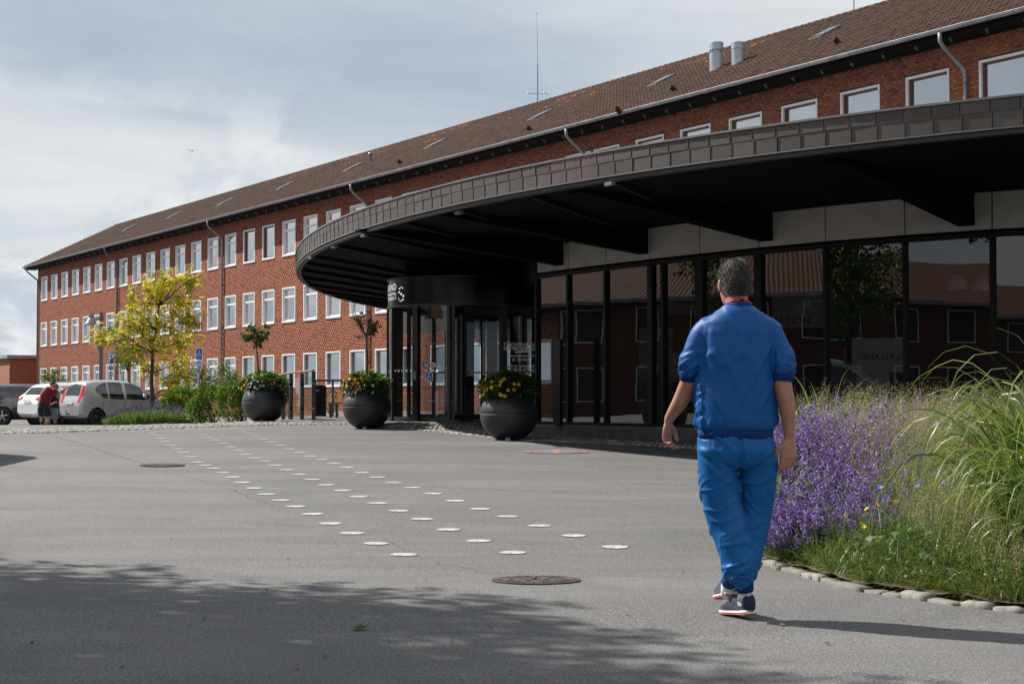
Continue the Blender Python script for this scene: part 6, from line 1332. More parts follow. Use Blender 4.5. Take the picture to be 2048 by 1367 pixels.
van = dict(name='van_taxi', label='silver people carrier parked across the forecourt from the glass wall', paint='silver_paint', trim='trim_black', L=4.9, W=1.92, tumble=.30,
 roof=[(0, .80), (.05, 1.0), (.12, 1.3), (.28, 1.80), (.6, 1.92), (1.5, 1.95), (2.7, 1.92), (3.2, 1.80), (3.75, 1.36), (4.0, 1.14), (4.4, 1.02), (4.7, .90), (4.85, .70), (4.9, .55)],
 belt=[(0, .72), (.12, 1.05), (.5, 1.10), (2.0, 1.06), (3.6, 1.02), (4.2, .98), (4.9, .6)], bottom=[(0, .40), (.15, .30), (.6, .24), (4.3, .24), (4.8, .28), (4.9, .36)], width=[(0, .86), (.10, .95), (.3, .99), (.7, 1), (4.0, 1), (4.5, .94), (4.8, .82), (4.9, .7)],
 sidewin=[[(.55, 1.12), (.62, 1.74), (1.5, 1.80), (1.5, 1.10)], [(1.6, 1.80), (2.5, 1.78), (2.5, 1.08), (1.6, 1.10)], [(2.6, 1.77), (3.1, 1.68), (3.6, 1.30), (3.75, 1.06), (2.6, 1.08)]],
 rearwin=dict(x1=.5, poly=[(0, 1.15), (.66, 1.15), (.60, 1.72), (0, 1.74)]), screen=dict(x0=3.0, x1=4.0, w=.84, z0=1.16), tail=dict(x1=.40, poly=[(.74, .90), (.92, .92), (.90, 1.40), (.76, 1.42)]),
 head=dict(x0=4.3, poly=[(.5, .74), (.92, .76), (.88, .96), (.55, .88)]), wheels=(.85, 3.95), wr=.33, trimz=.32, seats=(1.2, 2.2), rim='alloy', handles=(1.75, 2.75), hz=.98, mirror=(3.5, 1.15), seams=(1.55, 2.55, 3.7), platez=.86, platex=-.004)
ve = make_car(van); ve.location = (-9.45, 25.9, float(gz(-9.45, 23.5))); ve.rotation_euler = (0, 0, R(-90))
wag = dict(name='estate_car', label='dark grey estate car parked beside the white crossover', paint='graphite_paint', trim='trim_black', L=4.72, W=1.84, tumble=.34,
 roof=[(0, .74), (.05, .90), (.15, 1.02), (.45, 1.34), (.62, 1.42), (1.2, 1.47), (2.0, 1.46), (2.6, 1.38), (3.1, 1.12), (3.3, 1.02), (3.8, .95), (4.3, .86), (4.62, .70), (4.72, .55)],
 belt=[(0, .68), (.12, .97), (.5, 1.00), (1.5, .95), (3.1, .91), (3.8, .9), (4.72, .6)], bottom=[(0, .38), (.15, .26), (.6, .20), (4.0, .20), (4.6, .25), (4.72, .34)], width=[(0, .84), (.10, .95), (.3, .99), (.7, 1), (3.6, 1), (4.2, .95), (4.6, .82), (4.72, .7)],
 sidewin=[[(.55, 1.10), (.80, 1.32), (1.25, 1.36), (1.25, 1.01)], [(1.32, 1.36), (2.0, 1.37), (2.03, .99), (1.32, 1.01)], [(2.12, 1.37), (2.55, 1.31), (2.95, 1.08), (3.05, .98), (2.13, .99)]],
 rearwin=dict(x1=.60, poly=[(0, 1.06), (.58, 1.06), (.52, 1.34), (0, 1.36)]), screen=dict(x0=2.5, x1=3.3, w=.82, z0=1.02), tail=dict(x1=.40, poly=[(.55, .84), (.88, .86), (.88, .98), (.60, .98)]),
 head=dict(x0=4.1, poly=[(.5, .64), (.88, .66), (.86, .80), (.55, .76)]), wheels=(.88, 3.72), wr=.33, trimz=.30, seats=(1.35, 2.35), rim='alloy', handles=(1.75, 2.6), hz=.88, mirror=(3.0, 1.04), seams=(1.28, 2.08, 3.2), platez=.80, platex=-.004, rails=(.8, 2.6, 1.44))
place(make_car(wag), -62, 58.5, 40)
# ================================================================== people
def remesh(mb, vox, smooth_it=2, disp=None):
    """fuse overlapping closed pieces into one continuous skin, smooth it, optionally displace along normals"""
    me = bpy.data.meshes.new('tmp'); me.from_pydata(mb.v, [], mb.f); me.update()
    o = bpy.data.objects.new('tmp', me); COL.objects.link(o); md = o.modifiers.new('r', 'REMESH'); md.mode = 'VOXEL'; md.voxel_size = vox
    dg = bpy.context.evaluated_depsgraph_get(); ev = o.evaluated_get(dg); m2 = bpy.data.meshes.new_from_object(ev)
    bpy.data.objects.remove(o); bpy.data.meshes.remove(me)
    n = len(m2.vertices); P = np.empty(n * 3, np.float32); m2.vertices.foreach_get('co', P); P = P.reshape(n, 3).astype(float)
    E_ = np.empty(len(m2.edges) * 2, np.int32); m2.edges.foreach_get('vertices', E_); E_ = E_.reshape(-1, 2)
    deg = np.bincount(E_.ravel(), minlength=n)[:, None]
    for _ in range(smooth_it):
        A = np.zeros_like(P); np.add.at(A, E_[:, 0], P[E_[:, 1]]); np.add.at(A, E_[:, 1], P[E_[:, 0]]); P = .35 * P + .65 * A / np.maximum(deg, 1)
    if disp is not None:
        m2.vertices.foreach_set('co', P.astype(np.float32).ravel()); m2.update(); N = np.empty(n * 3, np.float32); m2.vertices.foreach_get('normal', N); N = N.reshape(n, 3)
        P = P + N * disp(P)[:, None]
        A = np.zeros_like(P); np.add.at(A, E_[:, 0], P[E_[:, 1]]); np.add.at(A, E_[:, 1], P[E_[:, 0]]); P = .75 * P + .25 * A / np.maximum(deg, 1)
    m2.vertices.foreach_set('co', P.astype(np.float32).ravel()); m2.polygons.foreach_set('use_smooth', np.ones(len(m2.polygons), bool)); m2.update(); return m2
def ringstack(mb, rings, n=28, p=2.4):
    """stack of horizontal superellipse rings: (cx, cy, z, half width, half depth)"""
    b = len(mb.v)
    for cx, cy, z, a, d in rings:
        for k in range(n):
            t = 2 * math.pi * k / n; c, s = math.cos(t), math.sin(t); mb.v.append((cx + a * math.copysign(abs(c) ** (2 / p), c), cy + d * math.copysign(abs(s) ** (2 / p), s), z))
    m_ = len(rings)
    for i in range(m_ - 1):
        for k in range(n): k2 = (k + 1) % n; mb.f.append((b + i*n + k, b + i*n + k2, b + (i+1)*n + k2, b + (i+1)*n + k)); mb.m.append(0)
    mb.f.append(tuple(b + k for k in range(n))[::-1]); mb.f.append(tuple(b + (m_-1)*n + k for k in range(n))); mb.m += [0, 0]
def smoothpath(pts, rad, k=4):
    P = np.array(pts, float); t = np.arange(len(P)); tq = np.linspace(0, len(P) - 1, (len(P) - 1) * k + 1); return [tuple(catmull(t, P[:, q], np.array([x]))[0] for q in range(3)) for x in tq], [float(catmull(t, np.array(rad, float), np.array([x]))[0]) for x in tq]
def limbtube(mb, pts, rad, n=16): p, r = smoothpath(pts, rad); mb.tube(p, r, n)
def ball(mb, c, r, n=14, sc=(1, 1, 1)):
    prof = [(max(.0005, r * math.sin(math.pi * i / 10)), -r * math.cos(math.pi * i / 10)) for i in range(11)]; b = len(mb.v); mb.lathe(prof, n, (0, 0, 0)); mb.v[b:] = [(c[0] + x * sc[0], c[1] + y * sc[1], c[2] + z * sc[2]) for x, y, z in mb.v[b:]]
    k = len(prof); mb.f.append(tuple(b + q for q in range(n))[::-1]); mb.f.append(tuple(b + (k-1)*n + q for q in range(n))); mb.m += [0, 0]
def hand(mb, w, d, l, curl, s=1.0, spread=1.0):
    """wrist w, finger direction d, lateral (towards thumb) l; the palm faces n = d x l"""
    w, d, l = Vector(w), Vector(d).normalized(), Vector(l).normalized(); l = (l - d * l.dot(d)).normalized(); n = d.cross(l)
    def ell(c, a, b_): return [(c + l * a * math.cos(2*math.pi*q/14) + n * b_ * math.sin(2*math.pi*q/14)) for q in range(14)]
    rings = [ell(w - d * .02 * s, .027 * s, .021 * s), ell(w + d * .01 * s, .028 * s, .020 * s), ell(w + d * .035 * s, .036 * s, .019 * s), ell(w + d * .065 * s, .041 * s, .017 * s), ell(w + d * .092 * s, .041 * s, .014 * s), ell(w + d * .102 * s, .036 * s, .009 * s)]
    b = len(mb.v); mb.v += [tuple(p) for r_ in rings for p in r_]
    for i in range(len(rings) - 1):
        for k in range(14): k2 = (k + 1) % 14; mb.f.append((b + i*14 + k, b + i*14 + k2, b + (i+1)*14 + k2, b + (i+1)*14 + k)); mb.m.append(0)
    mb.f.append(tuple(b + k for k in range(14))[::-1]); mb.f.append(tuple(b + (len(rings)-1)*14 + k for k in range(14))); mb.m += [0, 0]
    for fi, (off, ln) in enumerate(((.031, .95), (.0105, 1.06), (-.0105, 1.0), (-.030, .80))):
        p = w + d * (.088 - abs(off) * .15) * s + l * off * s * spread; dd = (d + l * off * 2.2 * spread).normalized(); pts = [p]; ang = 0
        for q, seg_ in enumerate((.045, .028, .022)):
            ang += R(curl[fi] * (.55, 1.0, .8)[q]); v_ = dd * math.cos(ang) + n * math.sin(ang); p = p + v_ * seg_ * ln * s; pts.append(p)
        limbtube(mb, pts, [.0100 * s, .0094 * s, .0086 * s, .0066 * s], 10)
    tb = w + d * .025 * s + l * .026 * s + n * .006 * s; td = (d * .80 + l * .55 + n * .28).normalized(); t2 = (d * .97 + l * .10 + n * .35).normalized()
    limbtube(mb, [tb - l * .012 * s, tb + td * .036 * s, tb + td * .045 * s + t2 * .022 * s, tb + td * .045 * s + t2 * .052 * s], [.016 * s, .0125 * s, .0112 * s, .0078 * s], 10)
def headgeo(mb, c, s=1.0, yaw=0.0, tilt=0.0):
    """head centred at c, face towards +y before yaw"""
    b = len(mb.v); rings = [(0, .020, -.115, .030, .034), (0, .022, -.105, .045, .050), (0, .014, -.085, .058, .072), (0, .006, -.055, .066, .086), (0, .0, -.02, .072, .094), (0, -.004, .02, .0765, .099), (0, -.006, .055, .0755, .098), (0, -.008, .085, .066, .086), (0, -.010, .108, .046, .060), (0, -.012, .118, .020, .028)]
    ringstack(mb, [(x * s, y * s, z * s, a * s, d * s) for x, y, z, a, d in rings], 26, 2.1)
    limbtube(mb, [(0, .088 * s, .020 * s), (0, .102 * s, -.006 * s), (0, .108 * s, -.028 * s)], [.008 * s, .011 * s, .013 * s], 8)              # nose
    for sg in (-1, 1):
        ball(mb, (sg * .030 * s, .078 * s, .012 * s), .014 * s, 10)                                                        # eyes and lids
        ball(mb, (sg * .079 * s, .004 * s, -.012 * s), .031 * s, 12, (.32, .60, 1.05)); ball(mb, (sg * .083 * s, -.004 * s, .004 * s), .02 * s, 10, (.35, .7, 1.0))   # ears
    ball(mb, (0, .086 * s, -.062 * s), .02 * s, 10, (1.2, .4, .45))                                                         # lips
    Mx = Matrix.Translation(c) @ Matrix.Rotation(yaw, 4, 'Z') @ Matrix.Rotation(tilt, 4, 'X'); mb.v[b:] = [tuple(Mx @ Vector(v)) for v in mb.v[b:]]; return Mx
def hairgeo(e, Mx, s, low, c0, c1, seed, n=5200, ln=.016):
    r_ = np.random.default_rng(seed); V_ = []; Fq = []
    na, nb = 36, 22; mb = MB()
    def surf(th, ph):   # th round the head (0 = face), ph from crown down
        a = .0785 * (1 if ph < 1.45 else 1 - .10 * (ph - 1.45)); sp_ = math.sin(min(ph, 3.1)) ** (.72 if ph < 1.57 else 1.0); x = a * sp_ * math.sin(th); y = .104 * sp_ * math.cos(th) * (1 if ph < 1.5 else 1 - .14 * (ph - 1.5)) - .008; z = .124 * math.cos(ph) + .0 + .006; return Vector((x * s, y * s, z * s))
    def maxph(th): return low(abs(((th + math.pi) % (2 * math.pi)) - math.pi))
    for i in range(nb + 1):
        for j in range(na):
            th = 2 * math.pi * j / na; p = surf(th, maxph(th) * i / nb + .001); k = 1.0 + .018 * mnoise.noise(p * 60) - (.03 if i == nb else 0); mb.v.append(tuple(Mx @ (p * k)))
    for i in range(nb):
        for j in range(na): mb.f.append((i*na + j, i*na + (j+1) % na, (i+1)*na + (j+1) % na, (i+1)*na + j)); mb.m.append(0)
    h = mb.build('hair', M['hair_base'], e, smooth=True); Lv = Leaves(); P, D = [], []
    for _ in range(n):
        th = r_.uniform(0, 2 * math.pi); ph = maxph(th) * math.sqrt(r_.uniform(0, 1)); p = surf(th, ph); q = p + Vector((0, -.1, -.35)) * .01; nr = Vector((p.x / .08 ** 2, p.y / .10 ** 2, p.z / .12 ** 2)).normalized(); fl = (surf(th, ph + .05) - p).normalized()
        P.append(Mx @ p); D.append(Mx.to_3x3() @ (nr * .55 + fl * .8 + Vector(r_.normal(0, .25, 3))))
    P, D = np.array(P), np.array(D); side = np.abs((np.array(Mx.inverted().to_3x3()) @ (P - np.array(Mx.translation)).T)[0]) / .08; t = np.clip(.10 + side * .42 + r_.normal(0, .13, n), 0, 1)[:, None]
    Lv.add(P, D, r_.uniform(ln * .6, ln * 1.2, n) * s, .0020 * s, np.asarray(c0) * (1 - t) + np.asarray(c1) * t, .1); Lv.build('hair_strands', M['leafhair'], h)
m = Mat('leafhair'); m.col(m.vcol()).set(Roughness=.5); M['leafhair'] = m.m
simple('hair_base', (0.030, 0.026, 0.023, 1), .6, var=.4, scale=120, bump=.5, bscale=220)
def skinmat(key, c):
    m = Mat(key); n1 = m.noise(18, 5, .6); n2 = m.noise(160, 3, .7); base = m.ramp(n1, (.3, tuple(v * f for v, f in zip(c, (.82, .70, .66))) + (1,)), (.7, c + (1,))); base = m.mix(m.ramp(n2, (.45, .22), (.6, 0)), base, tuple(v * .6 for v in c) + (1,)); m.col(base).set(Roughness=.5).bump(n2, .12, .002); m.b.inputs['Subsurface Weight'].default_value = .06; m.b.inputs['Subsurface Radius'].default_value = (.012, .004, .002); M[key] = m.m
skinmat('skin', (0.40, 0.20, 0.135)); skinmat('skin_far', (0.45, 0.26, 0.19))
def cloth(key, c, rough=.75, sheen=.2, weave=900, fold=.0):
    m = Mat(key); n1 = m.noise(6, 5, .6); n2 = m.noise(weave, 2, .6); m.col(m.mix(m.ramp(n2, (.4, .25), (.6, 0)), m.ramp(n1, (.3, tuple(v * .9 for v in c) + (1,)), (.7, c + (1,))), tuple(v * .7 for v in c) + (1,))).set(Roughness=rough); m.b.inputs['Sheen Weight'].default_value = sheen; m.b.inputs['Specular IOR Level'].default_value = .22
    m.bump(m.mix(.5, n2, m.noise(26, 4, .55, dist=.8)), .22, .004); M[key] = m.m
cloth('scrub_shirt', (0.003, 0.076, 0.265), .5, 0.0); cloth('scrub_trousers', (0.003, 0.098, 0.305), .48, 0.0); cloth('scrub_rib', (0.0015, 0.028, 0.125), .8, 0.0)
cloth('sock', (0.62, 0.63, 0.68)); cloth('shoe_navy', (0.007, 0.013, 0.042), .6); cloth('lanyard_red', (0.45, 0.03, 0.03)); simple('shoe_white', (0.72, 0.71, 0.69, 1), .55); simple('shoe_red', (0.40, 0.05, 0.03, 1), .6)
cloth('maroon', (0.17, 0.010, 0.022)); cloth('navy_shorts', (0.016, 0.019, 0.032)); cloth('dark_jacket', (0.02, 0.02, 0.024)); cloth('denim_light', (0.18, 0.27, 0.40)); cloth('black_sock', (0.015, 0.015, 0.016))
def ridged(P, f, seed=0.0):
    return np.array([1 - abs(mnoise.noise(Vector((p[0] * f[0] + seed, p[1] * f[1] - seed, p[2] * f[2] + seed * .5)))) * 2 for p in P])
def soft(P, f, seed=0.0): return np.array([mnoise.noise(Vector((p[0] * f[0] + seed, p[1] * f[1] - seed, p[2] * f[2] + seed * .5))) for p in P])

# ------------------------------------------------------------------ the walking man in blue
wp = gp(1484, 1236); MAN = empty('person', wp, 0, 'man in royal blue work top and trousers walking away with arms hanging', 'person')
mb = MB()
Mh = headgeo(mb, Vector((-.026, .045, 1.758)), 1.03, R(14), R(-6))
limbtube(mb, [(-.012, .0, 1.50), (-.014, .008, 1.60), (-.020, .030, 1.70)], [.085, .062, .060], 18)
ringstack(mb, [(-.02, 0, z, a, d) for z, a, d in ((.98, .15, .10), (1.2, .155, .11), (1.4, .17, .11), (1.50, .165, .095), (1.57, .10, .07))])
# left arm, swung a little forward, elbow bent
limbtube(mb, [(-.17, .0, 1.49), (-.225, .01, 1.38), (-.262, .025, 1.265), (-.278, .055, 1.215), (-.312, .105, 1.13), (-.345, .145, 1.075), (-.366, .172, 1.035)], [.040, .043, .044, .046, .042, .032, .0265], 16)
hand(mb, (-.366, .172, 1.030), (-.10, .12, -1), (.62, .72, .1), (38, 46, 52, 58), 1.0)
# right arm hanging straight, palm turned back
limbtube(mb, [(.14, .0, 1.48), (.190, -.025, 1.38), (.208, -.05, 1.265), (.212, -.06, 1.215), (.232, -.055, 1.12), (.243, -.045, 1.02), (.246, -.04, .955)], [.040, .043, .045, .049, .046, .034, .0275], 16)
hand(mb, (.246, -.04, .95), (-.03, -.02, -1), (-.86, -.35, 0), (16, 26, 34, 42), 1.14)
# shins inside the trousers
limbtube(mb, [(.040, .01, .34), (.014, -.010, .22), (.014, -.010, .12)], [.042, .038, .036], 12); limbtube(mb, [(-.036, -.010, .34), (-.046, .05, .21), (-.056, .12, .15)], [.042, .038, .036], 12); limbtube(mb, [(-.02, 0, 1.0), (.092, .030, .80), (.096, .060, .68), (.086, .075, .56), (.066, .060, .44), (.044, .030, .33)], [.08, .05, .042, .038, .036, .036], 12); limbtube(mb, [(-.03, 0, 1.0), (-.124, .002, .80), (-.116, .010, .68), (-.092, .010, .56), (-.060, -.010, .44), (-.036, -.010, .33)], [.08, .05, .042, .038, .036, .036], 12)
body = link('body', remesh(mb, .0055, 2), MAN); body.data.materials.clear(); body.data.materials.append(M['skin'])
def hairline(a):    # a = angle from the face: short at the brow, down to the nape at the back
    return float(np.interp(a, [0, .6, 1.0, 1.35, 1.7, 2.1, math.pi], [.75, .85, 1.05, 1.30, 1.72, 2.12, 2.22]))
hairgeo(MAN, Mh, 1.045, hairline, (0.016, 0.013, 0.011), (0.19, 0.17, 0.15), 5, 12000, .012)
# top
mb = MB()
ringstack(mb, [(-.010, .005, 1.640, .072, .068), (-.012, 0, 1.618, .098, .080), (-.014, 0, 1.592, .148, .094), (-.018, 0, 1.555, .192, .110), (-.020, 0, 1.50, .204, .128), (-.022, 0, 1.42, .198, .138), (-.024, 0, 1.30, .200, .146), (-.028, 0, 1.18, .205, .152), (-.030, 0, 1.08, .206, .154), (-.030, 0, 1.03, .206, .154), (-.030, 0, 1.005, .202, .150), (-.030, 0, .985, .196, .144)], 40, 2.5)
limbtube(mb, [(-.12, .0, 1.545), (-.185, .002, 1.505), (-.222, .010, 1.42), (-.246, .020, 1.345), (-.254, .026, 1.310), (-.260, .030, 1.285)], [.064, .070, .071, .071, .063, .050], 22)
limbtube(mb, [(.09, .0, 1.545), (.148, -.004, 1.505), (.184, -.022, 1.42), (.206, -.042, 1.345), (.212, -.050, 1.310), (.211, -.055, 1.28)], [.064, .070, .072, .072, .064, .051], 22)
def shirt_disp(P):
    x, y, z = P.T; d = np.zeros(len(P)); ax = np.abs(x + .02)
    # long diagonal pulls from the shoulder blades, gathers over the waistband and the cuffs, broad softness elsewhere
    q = np.stack([x * 1.0 + (z - 1.3) * np.where(x < -.02, .55, -.55), y * .6, z * .25], 1); r1 = ridged(q, (7, 5, 4), 1.7)
    d += .017 * np.clip(r1 - .55, 0, 1) ** 1.1 * sstep(1.02, 1.15, z) * (1 - .5 * sstep(1.5, 1.58, z))
    d += .006 * soft(P, (7, 7, 6), 4.0); wv_ = soft(P, (4, 4, 4), 12.5)[:, None] * .12; d += .009 * np.clip(ridged(P + wv_ * np.array([.5, .3, -.6]), (8, 8, 2.6), 21.0) - .62, 0, 1) * 2 * np.clip(soft(P, (4, 4, 3), 31.0) * 2 + .45, 0, 1)
    g = ridged(P, (30, 24, 5), 9.1); d += .011 * np.clip(g - .25, 0, 1) * np.exp(-((z - 1.02) / .03) ** 2) * (ax < .235)
    arm = (ax > .19) & (z < 1.47); qa = ridged(np.stack([x + y, y, z + ax * .6], 1), (10, 10, 26), 3.3); d += np.where(arm, .012 * np.clip(qa - .3, 0, 1) * sstep(1.46, 1.36, z), 0)
    ga = ridged(P, (34, 34, 6), 6.6); d += np.where(arm & (z < 1.34), .008 * np.clip(ga - .2, 0, 1), 0)
    # crease where the sleeve is set into the body
    d -= .006 * np.exp(-(((ax - .165 - (1.5 - z) * .12) / .014) ** 2)) * sstep(1.26, 1.34, z) * (1 - sstep(1.50, 1.56, z))
    d -= .004 * np.exp(-(((x + .018) / .006) ** 2)) * 0
    return d
sh = link('shirt', remesh(mb, .0060, 3, shirt_disp), MAN); sh.data.materials.clear(); sh.data.materials.append(M['scrub_shirt'])
for nm, rings in (('waistband', [(-.030, 0, .940, .186, .134), (-.030, 0, .944, .197, .145), (-.030, 0, .99, .200, .149), (-.030, 0, .994, .18, .13)]), ('collar', [(-.010, .006, 1.626, .078, .072), (-.010, .006, 1.655, .070, .068), (-.010, .006, 1.657, .062, .060), (-.010, .006, 1.63, .060, .058)])):
    mb = MB(); b = len(mb.v); ringstack(mb, rings, 40, 2.3); mb.f = mb.f[:-2]; mb.m = mb.m[:-2]; mb.build(nm, M['scrub_rib'], sh, smooth=True)
for pts, r_ in (([(-.268, .028, 1.300), (-.264, .032, 1.272), (-.266, .038, 1.248)], [.060, .056, .054]), ([(.218, -.054, 1.295), (.211, -.057, 1.268), (.209, -.058, 1.242)], [.062, .058, .056])):
    mb = MB(); mb.tube(pts, r_, 24); mb.build('sleeve_cuff', M['scrub_rib'], sh, smooth=True)
mb = MB(); mb.tube([(-.072, .01, 1.652), (-.045, -.045, 1.665), (-.010, -.058, 1.668), (.028, -.045, 1.665), (.055, .01, 1.652)], .007, 6); mb.build('lanyard', M['lanyard_red'], MAN); mb = MB(); mb.tube([(-.012, -.0605, 1.669), (.012, -.0585, 1.668)], .0075, 6); mb.build('lanyard_clip', M['black_sock'], MAN)
# trousers
mb = MB()
ringstack(mb, [(-.030, 0, .985, .176, .128), (-.030, 0, .93, .194, .146), (-.028, -.004, .88, .204, .154), (-.026, -.002, .85, .190, .148), (-.022, .002, .81, .150, .125), (-.018, .006, .78, .10, .09)], 36, 2.4)
limbtube(mb, [(-.110, .0, .90), (-.124, .002, .80), (-.116, .010, .68), (-.092, .010, .56), (-.060, -.010, .44), (-.032, -.030, .34), (-.018, -.038, .28), (-.016, -.030, .235), (-.024, -.010, .205)], [.114, .106, .103, .099, .094, .091, .089, .083, .056], 28)
limbtube(mb, [(.064, .0, .90), (.092, .030, .80), (.096, .060, .68), (.086, .075, .56), (.066, .060, .44), (.044, .030, .33), (.026, .006, .26), (.016, -.008, .215)], [.114, .104, .097, .088, .078, .070, .060, .046], 28)
def trouser_disp(P):
    x, y, z = P.T; d = .007 * soft(P, (7, 7, 5), 2.0); wv_ = soft(P, (4, 4, 4), 15.5)[:, None] * .14; d += .012 * np.clip(ridged(P + wv_ * np.array([1, .5, 1.0]), (6, 6, 12), 27.0) - .60, 0, 1) * 2 * np.clip(soft(P, (4, 4, 3), 37.0) * 2 + .5, 0, 1)
    left = x < (.0 + (z - .6) * .1); q = ridged(np.stack([x * .5 + z * .55, y * .5, z + x * .8], 1), (8, 7, 11), 5.5); q3 = soft(P, (5, 5, 3), 7.7); d += .022 * np.clip(q - .5, 0, 1) * sstep(.40, .55, z) * np.clip(q3 * 2.2 + .45, 0, 1)
    q2 = ridged(np.stack([x * .6, y * .6, z - x * .5], 1), (8, 8, 13), 8.8); d += .020 * np.clip(q2 - .5, 0, 1) * np.clip(soft(P, (6, 6, 4), 3.7) * 2.2 + .4, 0, 1) * (1 - sstep(.42, .60, z))
    d += .016 * np.clip(ridged(P, (16, 16, 38), 3.1) - .3, 0, 1) * (1 - sstep(.24, .33, z))
    seat = np.exp(-(((x + .02) / .010) ** 2)) * (y < -.02) * sstep(.74, .80, z) * (1 - sstep(.95, .97, z)); d -= .010 * seat
    g = ridged(P, (26, 22, 6), 1.1); d += .008 * np.clip(g - .3, 0, 1) * np.exp(-((z - .93) / .03) ** 2)
    return d
tr = link('trousers', remesh(mb, .0060, 7, trouser_disp), MAN); tr.data.materials.clear(); tr.data.materials.append(M['scrub_trousers'])
mb = MB(); mb.tube([(.022, -.006, .255), (.014, -.012, .205), (.014, -.012, .155), (.016, -.010, .140)], [.050, .047, .046, .043], 24); mb.build('ankle_cuff', M['scrub_rib'], tr, smooth=True)
mb = MB(); mb.tube([(-.026, -.005, .225), (-.048, .055, .195), (-.054, .095, .178)], [.054, .046, .044], 24); mb.build('ankle_cuff', M['scrub_rib'], tr, smooth=True)
for a, b_ in (((.015, -.011, .185), (.014, -.004, .095)), ((-.054, .090, .19), (-.058, .135, .10))): mb = MB(); mb.tube([a, b_], [.042, .036], 20); mb.build('sock', M['sock'], MAN, smooth=True)
def shoe(heel, toe, lift):
    """running shoe from heel to toe; heel raised by lift"""
    h, t = Vector(heel), Vector(toe); ax = t - h; L = ax.length; ax.normalize(); sd = Vector((ax.y, -ax.x, 0)).normalized(); up = sd.cross(ax)
    if up.z < 0: up = -up
    st = [(-.02, .026, .0), (.0, .038, .0), (.12, .043, 0), (.30, .041, 0), (.5, .040, 0), (.70, .049, 0), (.86, .046, .0), (.96, .034, .004), (1.0, .018, .010)]
    top = [.050, .105, .128, .118, .092, .070, .056, .046, .030]
    def lay(z0f, z1f, inset, nm, mat, par):
        mb = MB(); n = 14
        for (x, w, l_), tp in zip(st, top):
            c = h + ax * (x * L); z0, z1 = z0f(tp, x), z1f(tp, x); w2 = max(.004, w - inset)
            for k in range(n):
                an = 2 * math.pi * k / n; cc_, ss_ = math.cos(an), math.sin(an); v = c + sd * w2 * math.copysign(abs(cc_) ** .6, cc_) + up * ((z0 + z1) / 2 + (z1 - z0) / 2 * math.copysign(abs(ss_) ** .7, ss_)); mb.v.append(tuple(v))
        for i in range(len(st) - 1):
            for k in range(n): k2 = (k + 1) % n; mb.f.append((i*n + k, i*n + k2, (i+1)*n + k2, (i+1)*n + k)); mb.m.append(0)
        mb.f.append(tuple(range(n))[::-1]); mb.f.append(tuple((len(st)-1)*n + k for k in range(n))); mb.m += [0, 0]; return mb.build(nm, mat, par, smooth=True)
    up_ = lay(lambda t_, x: .018, lambda t_, x: t_, .004, 'shoe', M['shoe_navy'], MAN)
    lay(lambda t_, x: .008 + (.006 if x > .9 else 0), lambda t_, x: .024 + .004 * (x < .3), -.002, 'midsole', M['shoe_white'], up_); lay(lambda t_, x: .0, lambda t_, x: .011, 0, 'outsole', M['shoe_red'], up_)
    for k in range(4):
        x_ = .10 + .035 * k; c = h + ax * (x_ * L) - sd * .0365 * 1 + up * .062; mb = MB(); mb.bar(c - up * .012, c + up * .012 + ax * .006, .004, .004, sd); mb.build('heel_flash', M['shoe_white'], up_)
    for k in range(5):
        x_ = .46 + .06 * k; c = h + ax * (x_ * L); zz_ = float(np.interp(x_, [s_[0] for s_ in st], top)); mb = MB(); mb.bar(c - sd * .022 + up * (zz_ - .004), c + sd * .022 + up * (zz_ - .004), .006, .005, up); mb.build('lace', M['shoe_white'] if k % 2 else M['black_sock'], up_)
    return up_
shoe((.040, -.045, .020), (-.070, .205, -.006), .02)
shoe((-.040, .085, .105), (-.075, .335, .055), .1)

# ------------------------------------------------------------------ man in red shirt at the cars and his companion
Yp = 55.2; s_ = Yp / F
def far_person(px, Y, label): p = at(px, 850, Y); p.z = float(gz(p.x, p.y)); return empty('person', p, 0, label, 'person'), p
def lp(p0, px, py, Y, dy=0): v = at(px, py, Y); return (v.x - p0.x, v.y - p0.y + dy, v.z - p0.z)
E1, q0 = far_person(93, Yp, 'man in maroon polo shirt and dark shorts bending with one hand on the silver car')
J = lambda px, py, dy=0: lp(q0, px, py, Yp, dy)
mb = MB(); hd = Vector(J(102.5, 769, .15)); Mh1 = headgeo(mb, hd, 1.0, R(-40), R(-35)); limbtube(mb, [J(97, 781, .05), J(101, 773, .12)], [.075, .06])
limbtube(mb, [J(111, 781, .0), J(118, 786, .0), J(126, 779, .02), J(134, 773.5, .05)], [.055, .048, .040, .030]); hand(mb, J(134.5, 773, .05), (1, .2, .25), (.1, .9, .3), (10, 10, 14, 18), 1.0)
limbtube(mb, [J(103, 785, .2), J(110, 792, .28), J(112, 797, .34)], [.05, .045, .04])
limbtube(mb, [J(82, 815, 0), J(83, 832, .0), J(83.5, 842, .0), J(84.5, 851, 0)], [.085, .062, .060, .045]); limbtube(mb, [J(96, 815, -.05), J(97, 832, -.05), J(97.5, 842, -.06), J(98, 851, -.05)], [.085, .064, .064, .047]); limbtube(mb, [J(89, 805), J(89, 818)], [.12, .10])
ringstack(mb, [(J(90, 805)[0], 0, J(90, 805)[2], .13, .1), (J(92, 790)[0], .02, J(92, 790)[2], .15, .11)])
bd = link('body', remesh(mb, .012, 1), E1); bd.data.materials.clear(); bd.data.materials.append(M['skin_far'])
hairgeo(E1, Mh1, 1.03, lambda a: float(np.interp(a, [0, 1.0, 1.6, 2.2, 3.14], [.5, .7, 1.2, 1.8, 1.9])), (0.10, 0.08, 0.06), (0.30, 0.25, 0.2), 8, 700, .018)
